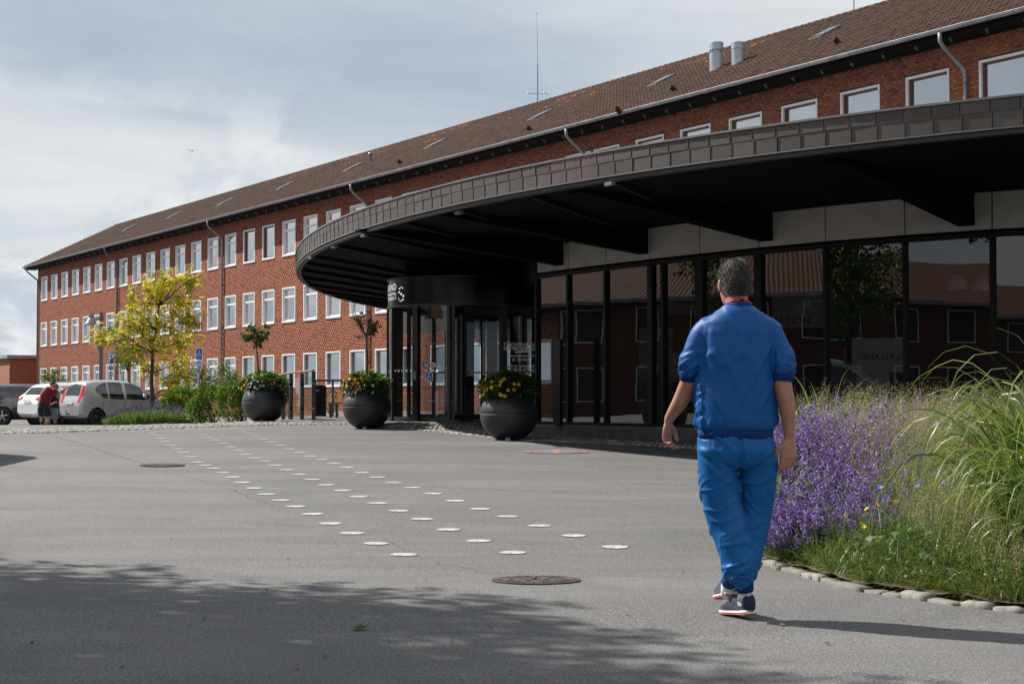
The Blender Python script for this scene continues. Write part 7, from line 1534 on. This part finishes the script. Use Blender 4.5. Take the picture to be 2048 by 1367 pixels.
mb = MB(); limbtube(mb, [J(89, 808, 0), J(90, 798, .0), J(94, 787, .03), J(99, 780, .06), J(102, 777, .09)], [.185, .20, .215, .19, .09], 22); limbtube(mb, [J(104, 781, .02), J(110, 782.5, -.02), J(115.5, 785, -.02)], [.11, .095, .085], 16); limbtube(mb, [J(98, 783, .15), J(103, 788, .24)], [.10, .085], 14)
sh1 = link('polo_shirt', remesh(mb, .012, 1, lambda P: .012 * soft(P, (6, 6, 9), 2)), E1); sh1.data.materials.clear(); sh1.data.materials.append(M['maroon'])
mb = MB(); limbtube(mb, [J(89, 802, 0), J(88, 808), J(88, 815)], [.185, .20, .17], 20); limbtube(mb, [J(84, 812, .02), J(82.5, 822, .02), J(82.5, 832, .02)], [.15, .135, .125], 18); limbtube(mb, [J(93, 812, -.04), J(95, 822, -.04), J(96, 832, -.04)], [.15, .135, .125], 18)
st1 = link('shorts', remesh(mb, .012, 1, lambda P: .012 * soft(P, (8, 8, 5), 5)), E1); st1.data.materials.clear(); st1.data.materials.append(M['navy_shorts'])
for x_, y_ in ((84, 0), (98, -.05)):
    mb = MB(); mb.tube([J(x_ - .3, 841, y_), J(x_, 849, y_)], [.062, .055], 14); mb.build('sock', M['black_sock'], E1, smooth=True); mb = MB(); a = Vector(J(x_, 850, y_)); a.z = .0; ringstack(mb, [(a.x + .03, a.y + .06, .0, .055, .14), (a.x + .03, a.y + .05, .06, .055, .135), (a.x + .01, a.y + .0, .10, .05, .07)], 16); mb.build('shoe', M['black_sock'], E1, smooth=True)
E2, q0 = far_person(108, 55.75, 'grey haired person in dark jacket half hidden behind the man in maroon'); Y2 = 55.75
J = lambda px, py, dy=0: lp(q0, px, py, Y2, dy)
mb = MB(); hd = Vector(J(111, 774.5, 0)); Mh2 = headgeo(mb, hd, .95, R(150), R(-10)); limbtube(mb, [J(110, 786), J(110.5, 778)], [.06, .05]); limbtube(mb, [J(106, 812), J(104, 826), J(94, 840, .0), J(92, 850)], [.08, .07, .06, .04]); limbtube(mb, [J(108, 812), J(110, 830), J(110, 850)], [.08, .065, .045]); ringstack(mb, [(J(108, 812)[0], 0, J(108, 812)[2], .13, .1), (J(109, 790)[0], 0, J(109, 790)[2], .13, .1)])
limbtube(mb, [J(113, 793, -.1), J(116, 802, -.15), J(112, 806, -.3)], [.045, .04, .03]); hand(mb, J(112, 806.5, -.31), (-.4, -.6, -.4), (0, .3, 1), (30, 35, 40, 45), .95)
bd = link('body', remesh(mb, .012, 1), E2); bd.data.materials.clear(); bd.data.materials.append(M['skin_far'])
hairgeo(E2, Mh2, 1.06, lambda a: float(np.interp(a, [0, 1.0, 1.6, 2.2, 3.14], [.8, 1.1, 1.7, 2.1, 2.2])), (0.30, 0.29, 0.28), (0.62, 0.61, 0.60), 9, 700, .03)
mb = MB(); limbtube(mb, [J(107, 815), J(108, 803), J(109.5, 791), J(110, 784)], [.17, .175, .18, .09], 20); limbtube(mb, [J(112, 789, -.03), J(115, 796, -.1), J(116, 802, -.15)], [.085, .07, .06], 14); jk = link('jacket', remesh(mb, .012, 1, lambda P: .010 * soft(P, (7, 7, 8), 2)), E2); jk.data.materials.clear(); jk.data.materials.append(M['dark_jacket'])
mb = MB(); limbtube(mb, [J(107, 812), J(104, 824), J(96, 836)], [.14, .11, .095], 16); limbtube(mb, [J(108, 812), J(110, 828), J(110, 838)], [.14, .11, .095], 16); tj = link('trousers', remesh(mb, .012, 1), E2); tj.data.materials.clear(); tj.data.materials.append(M['denim_light'])
for x_ in (91.5, 110): a = Vector(J(x_, 850)); mb = MB(); ringstack(mb, [(a.x, a.y - .04, .0, .05, .13), (a.x, a.y - .03, .06, .05, .12), (a.x, a.y, .10, .045, .06)], 14); mb.build('shoe', M['black_sock'], E2, smooth=True)
# ================================================================== planting bed on the right
random.seed(99); rng = np.random.default_rng(99)
KP = [gp(*p) for p in ((1512, 1121), (1560, 1135), (1620, 1152), (1680, 1170), (1740, 1182), (1800, 1192), (1870, 1203), (1940, 1215), (2048, 1228), (2180, 1240))]
back = [Vector((3.9, 8.3, 0)), Vector((6.0, 9.5, 0)), Vector((7.2, 14, 0)), Vector((6.4, 19.5, 0)), Vector((3.9, 20.0, 0)), Vector((3.05, 17.0, 0)), Vector((2.32, 14.0, 0)), Vector((1.95, 12.4, 0))]
bedp = [(p.x, p.y) for p in KP] + [(p.x, p.y) for p in back]
def kdist(x, y):
    """distance in from the kerb line (array)"""
    x = np.asarray(x, float); y = np.asarray(y, float); d = np.full(x.shape, 9e9)
    for a, b in zip(KP[:-1], KP[1:]):
        ab = np.array([b.x - a.x, b.y - a.y]); t = np.clip(((x - a.x) * ab[0] + (y - a.y) * ab[1]) / (ab @ ab), 0, 1); d = np.minimum(d, np.hypot(x - a.x - t * ab[0], y - a.y - t * ab[1]))
    return d
def bz(x, y): return gz(x, y) + .05 + .34 * sstep(.05, 2.6, kdist(x, y))
bm = bmesh.new(); vs = [bm.verts.new((x, y, 0)) for x, y in bedp]; f = bm.faces.new(vs); bmesh.ops.triangulate(bm, faces=[f]); bmesh.ops.subdivide_edges(bm, edges=bm.edges[:], cuts=7, use_grid_fill=True)
for v in bm.verts: v.co.z = float(bz(v.co.x, v.co.y)) + .02 * mnoise.noise(v.co * 5)
me = bpy.data.meshes.new('planting_bed'); bm.normal_update()
for f in bm.faces:
    if f.normal.z < 0: f.normal_flip()
bm.to_mesh(me); bm.free(); me.materials.append(M['soil']); BED = link('planting_bed', me); tag(BED, 'raised bed of soil edged with granite kerb stones', kind='structure')
# kerb stones
m = Mat('kerb_granite'); r = m.orand(); n1 = m.noise(22, 5, .7); n2 = m.noise(110, 3, .7); c = m.ramp(r, (0, (0.12, 0.112, 0.10, 1)), (1, (0.235, 0.22, 0.20, 1))); c = m.mix(m.ramp(n1, (.38, .7), (.58, 0)), c, (0.10, 0.092, 0.08, 1)); c = m.mix(m.ramp(n2, (.6, 0), (.7, .5)), c, (.5, .48, .45, 1)); m.col(c).set(Roughness=.85).bump(n1, .5, .012); M['kerb_granite'] = m.m
L_ = 0; cum = [0]
for a, b in zip(KP[:-1], KP[1:]): cum.append(cum[-1] + (b - a).length)
def kp_at(s):
    s = min(max(s, 0), cum[-1] - 1e-4); i = max(0, int(np.searchsorted(cum, s, 'right')) - 1); a, b = KP[i], KP[i + 1]; t = (s - cum[i]) / (cum[i + 1] - cum[i]); return a.lerp(b, t), (b - a).normalized()
s = 0.0
while s < cum[-1] - .1:
    ln = random.uniform(.16, .38); p, t = kp_at(s + ln / 2); w_, h_ = random.uniform(.10, .15), random.uniform(.018, .045); p = p + Vector((-t.y, t.x, 0)) * random.uniform(-.015, .02)
    bm = bmesh.new(); bmesh.ops.create_cube(bm, size=1.0); bmesh.ops.subdivide_edges(bm, edges=bm.edges[:], cuts=2, use_grid_fill=True)
    for v in bm.verts:
        c = v.co.copy(); k = (abs(c.x) * 2) ** 6 * .06 + (abs(c.y) * 2) ** 6 * .10; c.z -= (k * .8 if c.z > 0 else 0); c.x *= 1 - .05 * (abs(c.y) * 2) ** 3; nz = mnoise.noise(Vector((c.x * 3 + s * 9, c.y * 3, c.z * 3))) * .12
        v.co = Vector((c.x * (ln - .018) * (1 + nz), c.y * w_ * (1 + nz), (c.z + .5) * (h_ + .05) * (1 + nz) - .05))
    me = bpy.data.meshes.new('kerb_stone'); bm.to_mesh(me); bm.free(); me.materials.append(M['kerb_granite'])
    for q in me.polygons: q.use_smooth = True
    link('kerb_stone', me, BED, (p.x, p.y, gzr(p.x, p.y)), (random.uniform(-.05, .05), random.uniform(-.05, .05), math.atan2(t.y, t.x) + random.uniform(-.07, .07))); s += ln
class Blades:
    def __init__(s): s.V, s.F, s.C, s.n = [], [], [], 0
    def add(s, P, D, L, Wd, droop, c0, c1, k=5, late=False, tip=None):
        """curved tapering strips"""
        n = len(P); D = unit(D); L = np.broadcast_to(np.asarray(L, float), (n,)); Wd = np.broadcast_to(np.asarray(Wd, float), (n,)); droop = np.broadcast_to(np.asarray(droop, float), (n,))
        S = unit(np.cross(D, np.array([0, 0, 1.])) + rng.normal(0, .25, (n, 3))); t = np.linspace(0, 1, k + 1); pos = np.empty((n, k + 1, 3)); p = P.copy(); d = D.copy(); pos[:, 0] = p
        for i in range(k):
            d = unit(d + np.array([0, 0, -1.]) * (droop * ((.25 + 1.5 * t[i]) if not late else (.05 + 2.6 * t[i] ** 2)) * 2.0 / k)[:, None]); p = p + d * (L / k)[:, None]; pos[:, i + 1] = p
        prof = np.array([.55] + [1 - .0 * q for q in range(1, k)] + [0.06]); prof = np.clip(np.minimum(.45 + 3 * t, 1.0) * np.clip((1 - t) * 2.2, .06, 1), 0, 1)
        A = pos + S[:, None] * (Wd[:, None] * prof[None] / 2)[..., None]; B = pos - S[:, None] * (Wd[:, None] * prof[None] / 2)[..., None]
        V_ = np.stack([A, B], 2).reshape(n, -1, 3); b = s.n + np.arange(n)[:, None, None] * (2 * (k + 1)); q = np.array([[2*i, 2*i + 1, 2*i + 3, 2*i + 2] for i in range(k)])
        s.V.append(V_.reshape(-1, 3)); s.F.append((b + q[None]).reshape(-1, 4)); col = vary(n, c0, c1); cc = np.repeat(col[:, None], 2 * (k + 1), 1)
        if tip is not None: cc = cc * (1 - (t ** 3)[None, :, None].repeat(2, 1).reshape(1, -1, 1)) + np.asarray(tip) * (t ** 3)[None, :, None].repeat(2, 1).reshape(1, -1, 1)
        s.C.append(cc.reshape(-1, 3)); s.n += n * 2 * (k + 1); return pos
    def build(s, name, mat, parent=None, loc=None):
        V_ = np.concatenate(s.V)
        return link(name, npmesh(name, V_, np.concatenate(s.F), mat, np.concatenate(s.C)), parent, loc)
# ---- catmint
def catmint(seed, lean):
    global rng
    rng = np.random.default_rng(seed); e = empty('catmint', (0, 0, 0)); Bl = Blades(); Lv = Leaves(); Fl = Leaves(); n = 92
    an = rng.uniform(0, 2*math.pi, n); ra = np.sqrt(rng.random(n)); P = np.stack([np.cos(an) * ra * .16, np.sin(an) * ra * .16, np.zeros(n)], 1); D = np.stack([np.cos(an) * ra * .75, np.sin(an) * ra * .75, np.ones(n)], 1) + np.asarray(lean) + rng.normal(0, .10, (n, 3)); L = rng.uniform(.50, .80, n) * (1 - .12 * ra)
    pos = Bl.add(P, D, L, .006, .25, (0.06, 0.10, 0.04), (0.12, 0.16, 0.07), 7)
    for i in range(1, 6):
        for _ in range(3): Lv.add(pos[:, i] + rng.normal(0, .012, (n, 3)), rdir(n) + np.array([0, 0, .2]), rng.uniform(.025, .045, n), rng.uniform(.016, .026, n), vary(n, (0.05, 0.085, 0.035), (0.13, 0.18, 0.08)), .2)
    for t in np.linspace(3.0, 7.0, 15):
        i = min(int(t), 6); f_ = t - i; Q = pos[:, i] * (1 - f_) + pos[:, i + 1] * f_; k = 5; thick = .034 * (1 - .13 * (t - 3)) * (1 + .35 * math.sin(t * 9.4)); 
        for _ in range(k):
            sel = rng.random(n) < .88; ns = int(sel.sum()); o_ = rdir(ns) * thick * rng.uniform(.3, 1, (ns, 1)); dk = rng.random(ns) < .28; col = vary(ns, (0.12, 0.065, 0.28), (0.38, 0.25, 0.60)); col[dk] = vary(int(dk.sum()), (0.045, 0.02, 0.07), (0.10, 0.05, 0.13)); Fl.add(Q[sel] + o_ * .35, o_ + rdir(ns) * .012, rng.uniform(.016, .028, ns), rng.uniform(.012, .019, ns), col, .1)
    st = Bl.build('stems', M['blade'], e); lf = Lv.build('leaves', M['leaf'], e); fl = Fl.build('flower_spikes', M['petal'], e); st['kind'] = lf['kind'] = fl['kind'] = 'stuff'; return e
protos = [catmint(k, l) for k, l in ((201, (-.12, -.14, 0)), (202, (-.08, -.3, 0)), (203, (-.12, -.22, 0)), (204, (-.05, -.05, 0)))]; used_ = [False] * 4
spots = [(2.10, 12.0, 1, .80), (2.28, 11.75, 1, .74), (2.20, 12.6, 0, .92), (2.42, 12.25, 1, .86), (2.28, 13.1, 0, .98), (2.66, 12.75, 2, .92), (2.52, 13.55, 0, 1.02), (2.82, 14.0, 0, 1.05), (2.65, 14.5, 0, 1.05), (3.1, 14.8, 3, 1.06), (3.55, 15.4, 3, 1.02), (4.1, 16.0, 3, 1.02), (2.02, 11.65, 1, .62), (2.5, 11.6, 2, .66), (2.75, 12.0, 2, .70), (2.98, 12.7, 1, .78), (3.15, 13.4, 0, .85), (3.5, 13.9, 2, .7)]
for x, y, k, s_ in spots:
    e = protos[k] if not used_[k] else copy_tree(protos[k]); used_[k] = True; e.location = (x, y, float(bz(x, y)) - .02); e.rotation_euler = (0, 0, random.uniform(-.5, .5)); e.scale = (s_,) * 3
    lab = 'purple catmint clump spilling over the kerb stones beside the walking man' if kdist(x, y) < .75 else ('purple catmint clump rising in front of the glass wall' if y > 14 else 'purple catmint clump in the thick of the drift')
    tag(e, lab, 'plant', 'catmint clumps in the bed')
# ---- tall arching grass
def arch_grass(seed, n, L0, L1, w0, w1, dr, c0, c1, spread=.45, base=.14):
    global rng
    rng = np.random.default_rng(seed); an = rng.uniform(0, 2*math.pi, n); ra = np.sqrt(rng.random(n)); P = np.stack([np.cos(an) * ra * base, np.sin(an) * ra * base, np.zeros(n)], 1); D = np.stack([np.cos(an) * (ra * spread + .1), np.sin(an) * (ra * spread + .1), np.ones(n)], 1) + rng.normal(0, .10, (n, 3)); Bl = Blades(); Bl.add(P, D, rng.uniform(L0, L1, n), rng.uniform(w0, w1, n), rng.uniform(dr[0], dr[1], n), c0, c1, 12, late=True, tip=(0.20, 0.24, 0.06)); nd = n // 8
    an = rng.uniform(0, 2*math.pi, nd); P = np.stack([np.cos(an) * base, np.sin(an) * base, np.zeros(nd)], 1); D = np.stack([np.cos(an), np.sin(an), rng.uniform(.3, 1, nd)], 1); Bl.add(P, D, rng.uniform(L0 * .3, L0 * .6, nd), w0, .8, (0.30, 0.20, 0.08), (0.45, 0.34, 0.16), 6); return Bl
G1 = arch_grass(301, 250, .80, 1.65, .013, .025, (1.6, 3.6), (0.035, 0.085, 0.015), (0.135, 0.215, 0.05), .26)
G2 = arch_grass(302, 230, .7, 1.4, .013, .024, (1.6, 3.8), (0.035, 0.085, 0.015), (0.13, 0.21, 0.05), .26)
for (x, y, s_, g, lab) in ((3.22, 9.95, .95, 0, 'tall arching grass clump with long drooping blades at the kerb'), (3.20, 9.30, .86, 1, 'tall arching grass clump leaning over its neighbour at the kerb'), (3.55, 10.35, 1.12, 0, 'tallest arching grass clump, behind the two at the kerb')):
    o = (G1 if g == 0 else G2).build('blades', M['blade']); e = empty('ornamental_grass', (x, y, float(bz(x, y))), random.uniform(0, 6), lab, 'grass clump', 'ornamental grasses in the bed'); e.scale = (s_,) * 3; o.parent = e; o['kind'] = 'stuff'
G3 = arch_grass(303, 46, .6, 1.0, .012, .020, (.8, 2.0), (0.10, 0.20, 0.02), (0.24, 0.36, 0.05), .35, .07); me3 = None
for x, y, s_, lab in ((1.99, 12.35, .95, 'broad bladed grass tuft at the bed edge beside the walking man'), (2.75, 15.4, 1.05, 'arching grass tuft rising behind the catmint'), (3.35, 16.2, 1.05, 'arching grass tuft rising behind the catmint'), (2.45, 14.9, 1.0, 'arching grass tuft rising behind the catmint'), (3.05, 15.9, 1.15, 'arching grass tuft rising behind the catmint'), (3.75, 16.6, 1.05, 'arching grass tuft rising behind the catmint'), (3.0, 12.3, .75, 'upright pale grass tuft among the yellow flowers'), (4.2, 16.4, 1.1, 'arching grass tuft rising behind the catmint')):
    if me3 is None: o = G3.build('blades', M['blade']); me3 = o.data
    else: o = link('blades', me3)
    e = empty('grass_tuft', (x, y, float(bz(x, y))), random.uniform(0, 6), lab, 'grass tuft', 'grass tufts in the bed'); e.scale = (s_,) * 3; o.parent = e; o['kind'] = 'stuff'
# ---- meadow mix: one sward
rng = np.random.default_rng(404)
def scatter(n, x0=1.75, x1=5.2, y0=7.9, y1=16.5, dmin=.02):
    X = rng.uniform(x0, x1, n * 3); Y = rng.uniform(y0, y1, n * 3); ok = inpoly(X, Y, bedp); d = kdist(X, Y); ok &= d > dmin; return X[ok][:n], Y[ok][:n]
X, Y_ = scatter(40000); d = kdist(X, Y_); Z = bz(X, Y_); n = len(X); hgt = np.interp(d, [0, .3, 1.0, 2.0], [.14, .34, .46, .50]) * rng.uniform(.5, 1.15, n); P = np.stack([X, Y_, Z], 1); D = rng.normal(0, .5, (n, 3)); D[:, 2] = 1
Bl = Blades(); Bl.add(P, D, hgt * 1.25, rng.uniform(.003, .008, n), rng.uniform(.15, .9, n), (0.028, 0.070, 0.011), (0.115, 0.175, 0.034), 4, tip=(0.16, 0.20, 0.06)); nk = 4200; sk = rng.uniform(0, cum[-1], nk); kk_ = [kp_at(v) for v in sk]; P = np.array([[p.x - t.y * (.09 + .1 * w_), p.y + t.x * (.09 + .1 * w_), 0] for (p, t), w_ in zip(kk_, rng.random(nk) ** 2)]); P[:, 2] = gz(P[:, 0], P[:, 1]) + .02; D = np.array([[t.y, -t.x, 0] for p, t in kk_]) * rng.uniform(-.3, 1.0, (nk, 1)) + rng.normal(0, .35, (nk, 3)) + np.array([0, 0, .8]); clump = np.array([mnoise.noise(Vector((v * 3.1, 0, 0))) for v in sk]) > -.12
Bl.add(P[clump], D[clump], rng.uniform(.05, .20, int(clump.sum())), rng.uniform(.003, .007, int(clump.sum())), .6, (0.05, 0.09, 0.015), (0.20, 0.24, 0.07), 4, tip=(0.25, 0.22, 0.10))
g = Bl.build('meadow_grass', M['blade']); tag(g, 'dense green meadow grass filling the planting bed', 'grass', kind='stuff')
X, Y_ = scatter(9000, dmin=.05); d = kdist(X, Y_); Z = bz(X, Y_); n = len(X); Lv = Leaves()
for _ in range(4): Lv.add(np.stack([X, Y_, Z + rng.uniform(.02, .30, n) * np.interp(d, [0, .5, 1.5], [.3, .8, 1.2])], 1) + rng.normal(0, .03, (n, 3)), rdir(n) + np.array([0, 0, .4]), rng.uniform(.025, .06, n), rng.uniform(.018, .038, n), vary(n, (0.025, 0.06, 0.012), (0.10, 0.15, 0.04), .3), .25, (0, 0, 1))
g = Lv.build('ground_cover', M['leaf']); tag(g, 'low leafy weeds and ground cover between the flowers', 'ground cover', kind='stuff')
X, Y_ = scatter(6500, x0=2.62, dmin=.12); d = kdist(X, Y_); Z = bz(X, Y_); n = len(X); P = np.stack([X, Y_, Z], 1); D = rng.normal(0, .22, (n, 3)); D[:, 2] = 1; Bl = Blades(); pos = Bl.add(P, D, np.interp(d, [0, .5, 2, 4], [.22, .46, .68, .80]) * rng.uniform(.75, 1.15, n), .0025, .2, (0.20, 0.20, 0.08), (0.36, 0.31, 0.16), 5); Lv = Leaves()
for _ in range(26):
    t = rng.uniform(3.2, 5, n); i = np.minimum(t.astype(int), 4); f_ = (t - i)[:, None]; Q = pos[np.arange(n), i] * (1 - f_) + pos[np.arange(n), i + 1] * f_; o_ = rdir(n) * rng.uniform(.004, .032, (n, 1)); Lv.add(Q + o_, rdir(n), .009, .005, vary(n, (0.26, 0.21, 0.12), (0.48, 0.42, 0.27)), .1)
g = Bl.build('seeding_grass', M['blade']); tag(g, 'haze of fine straw coloured seeding grass over the bed', 'grass', kind='stuff'); sp_ = Lv.build('seed_heads', M['petal'], g); sp_['kind'] = 'stuff'
# ---- broad leaved weeds by the kerb
def weed(px, py, n, s_, label, seed, c0=(0.05, 0.10, 0.025), c1=(0.16, 0.24, 0.08)):
    global rng
    rng = np.random.default_rng(seed); p = gp(px, py); d_ = float(kdist(np.array([p.x]), np.array([p.y]))[0]); p.z = float(bz(p.x, p.y)); e = empty('leafy_weed', p, 0, label, 'plant', 'leafy weeds by the kerb'); Lv = Leaves(); q = rng.normal(0, 1, (n, 3)) * np.array([.14, .12, .0]) * s_; q[:, 2] = rng.uniform(.02, .22, n) * s_; Lv.add(q, rdir(n) * .7 + np.array([0, 0, .25]), rng.uniform(.04, .07, n) * s_, rng.uniform(.035, .055, n) * s_, vary(n, c0, c1, .3), .2, (0, 0, 1)); o = Lv.build('leaves', M['leaf'], e); o['kind'] = 'stuff'
    mb = MB()
    for v in q[::6]: mb.tube([(v[0] * .3, v[1] * .3, 0), tuple(v)], .003, 4, cap=False)
    o = mb.build('stems', M['blade_plain'], e); o['kind'] = 'stuff'
simple('blade_plain', (0.08, 0.14, 0.04, 1), .6)
for k, (px, py, n, s_, lab) in enumerate(((1640, 1108, 150, 1.2, 'pale leafy weed at the foot of the catmint drift'), (1575, 1110, 90, .8, 'small leafy weed on the kerb at the end of the bed'), (1880, 1175, 170, 1.3, 'rounded leafy weed crowding the kerb below the meadow grass'), (1945, 1185, 130, 1.1, 'dark leafy weed at the foot of the tall arching grass'), (1800, 1160, 120, 1.0, 'low leafy weed between catmint and the rounded weed'))): weed(px, py, n, s_, lab, 500 + k)
# ---- single flowers
def bed_at(px, py, h):
    dr = ray(px, py); Ys = np.linspace(8, 19, 1200); t = Ys / dr.y; df = CZ + dr.z * t - (bz(dr.x * t, Ys) + h); i = int(np.argmax(df < 0)) if (df < 0).any() else 600; Yv = Ys[i]; return Vector((dr.x / dr.y * Yv, Yv, CZ + dr.z / dr.y * Yv))
def flower(kind, px, py, h, label, group, cat='flower'):
    for h in (h, h * .75, h * .5, h * .3):
        p = bed_at(px, py, h)
        if float(kdist(np.array([p.x]), np.array([p.y]))[0]) > .15 and inpoly(np.array([p.x]), np.array([p.y]), bedp)[0]: break
    else: return
    b = Vector((p.x, p.y, float(bz(p.x, p.y)))); e = empty(kind, b, random.uniform(0, 6), label, cat, group); top = Vector((0, 0, p.z - b.z)); mb = MB(); mb.tube([(random.gauss(0, .03), random.gauss(0, .03), 0), (random.gauss(0, .015), random.gauss(0, .015), top.z * .5), tuple(top)], .0022, 5, cap=False); mb.build('stem', M['blade_plain'], e); Fl = Leaves()
    r_, c0, c1 = ((.023, (0.70, 0.45, 0.01), (0.80, 0.56, 0.02)) if kind == 'yellow_flower' else (.026, (0.10, 0.13, 0.55), (0.24, 0.26, 0.72)))
    nv = Vector((random.gauss(0, .5), -.7, .8)).normalized(); a_ = nv.orthogonal().normalized(); b_ = nv.cross(a_); D = np.array([a_ * math.cos(2*math.pi*j/5) + b_ * math.sin(2*math.pi*j/5) + nv * .35 for j in range(5)]); Fl.add(np.tile(np.array(top), (5, 1)), D, r_, r_ * .95, vary(5, c0, c1), 0, np.array(nv)); Fl.build('petals', M['petal'], e)
random.seed(5); rng = np.random.default_rng(5)
for px, py in ((1888, 937), (1880, 948), (1843, 967), (1835, 973), (1817, 986), (1887, 965), (1885, 976), (1765, 942), (1760, 974), (1768, 996), (1806, 921), (1700, 885), (1925, 918), (1938, 912), (2024, 922)): flower('blue_cranesbill', px, py, .42, 'blue five petalled cranesbill flower among the meadow grass', 'blue cranesbill flowers')
for px, py in ((1733, 940), (1746, 938), (1738, 960), (1746, 962), (1728, 956), (1740, 992), (1755, 1012), (1790, 1002), (1710, 978), (1706, 976), (1732, 1018), (1690, 1032), (1725, 1046), (1727, 1052), (1735, 1026), (1684, 1082), (1780, 1082), (1848, 945), (1875, 978), (1943, 925), (1950, 942), (1938, 940), (1910, 1000), (1634, 1061), (1594, 1107), (1664, 953), (1668, 964), (1681, 970), (1762, 950), (1860, 1010), (1950, 1010), (1966, 928)): flower('yellow_flower', px + random.uniform(-3, 3), py + random.uniform(-3, 3), .34, 'tiny yellow flower dotted through the meadow grass', 'yellow meadow flowers')
def foxglove(px, py0, py1, label, col, seed):
    global rng
    rng = np.random.default_rng(seed); p = bed_at(px, py0, .75); b = Vector((p.x, p.y, float(bz(p.x, p.y)))); e = empty('foxglove', b, 0, label, 'flower', 'foxgloves in the bed'); h1 = p.z - b.z; h0 = h1 - (py1 - py0) / F * p.y; mb = MB(); mb.tube([(0, 0, 0), (.01, 0, h0), (.02, 0, h1)], .004, 6); mb.build('stem', M['blade_plain'], e); nb = 14
    m_ = simple('bell_' + str(seed), col, .6)
    for k in range(nb):
        z = h0 + (h1 - h0) * k / nb; an = R(-90 + rng.uniform(-80, 80)); s_ = 1 - .5 * k / nb; d_ = Vector((math.cos(an), math.sin(an), -.55)).normalized(); q = Vector((.015, 0, z)); mb = MB(); mb.tube([q + d_ * .005, q + d_ * .012 * s_ + d_ * .01, q + d_ * .032 * s_, q + d_ * .045 * s_], [.004, .008 * s_, .010 * s_, .015 * s_], 8, cap=False); mb.build('bell', m_, e, smooth=True)
foxglove(1967, 808, 856, 'pink foxglove spike beside the tall arching grass', (0.62, 0.26, 0.30, 1), 71); foxglove(1918, 843, 898, 'faded salmon foxglove spike among the straw coloured grasses', (0.50, 0.26, 0.16, 1), 72); foxglove(1932, 868, 905, 'pale pink foxglove spike leaning by the salmon one', (0.60, 0.35, 0.42, 1), 73)
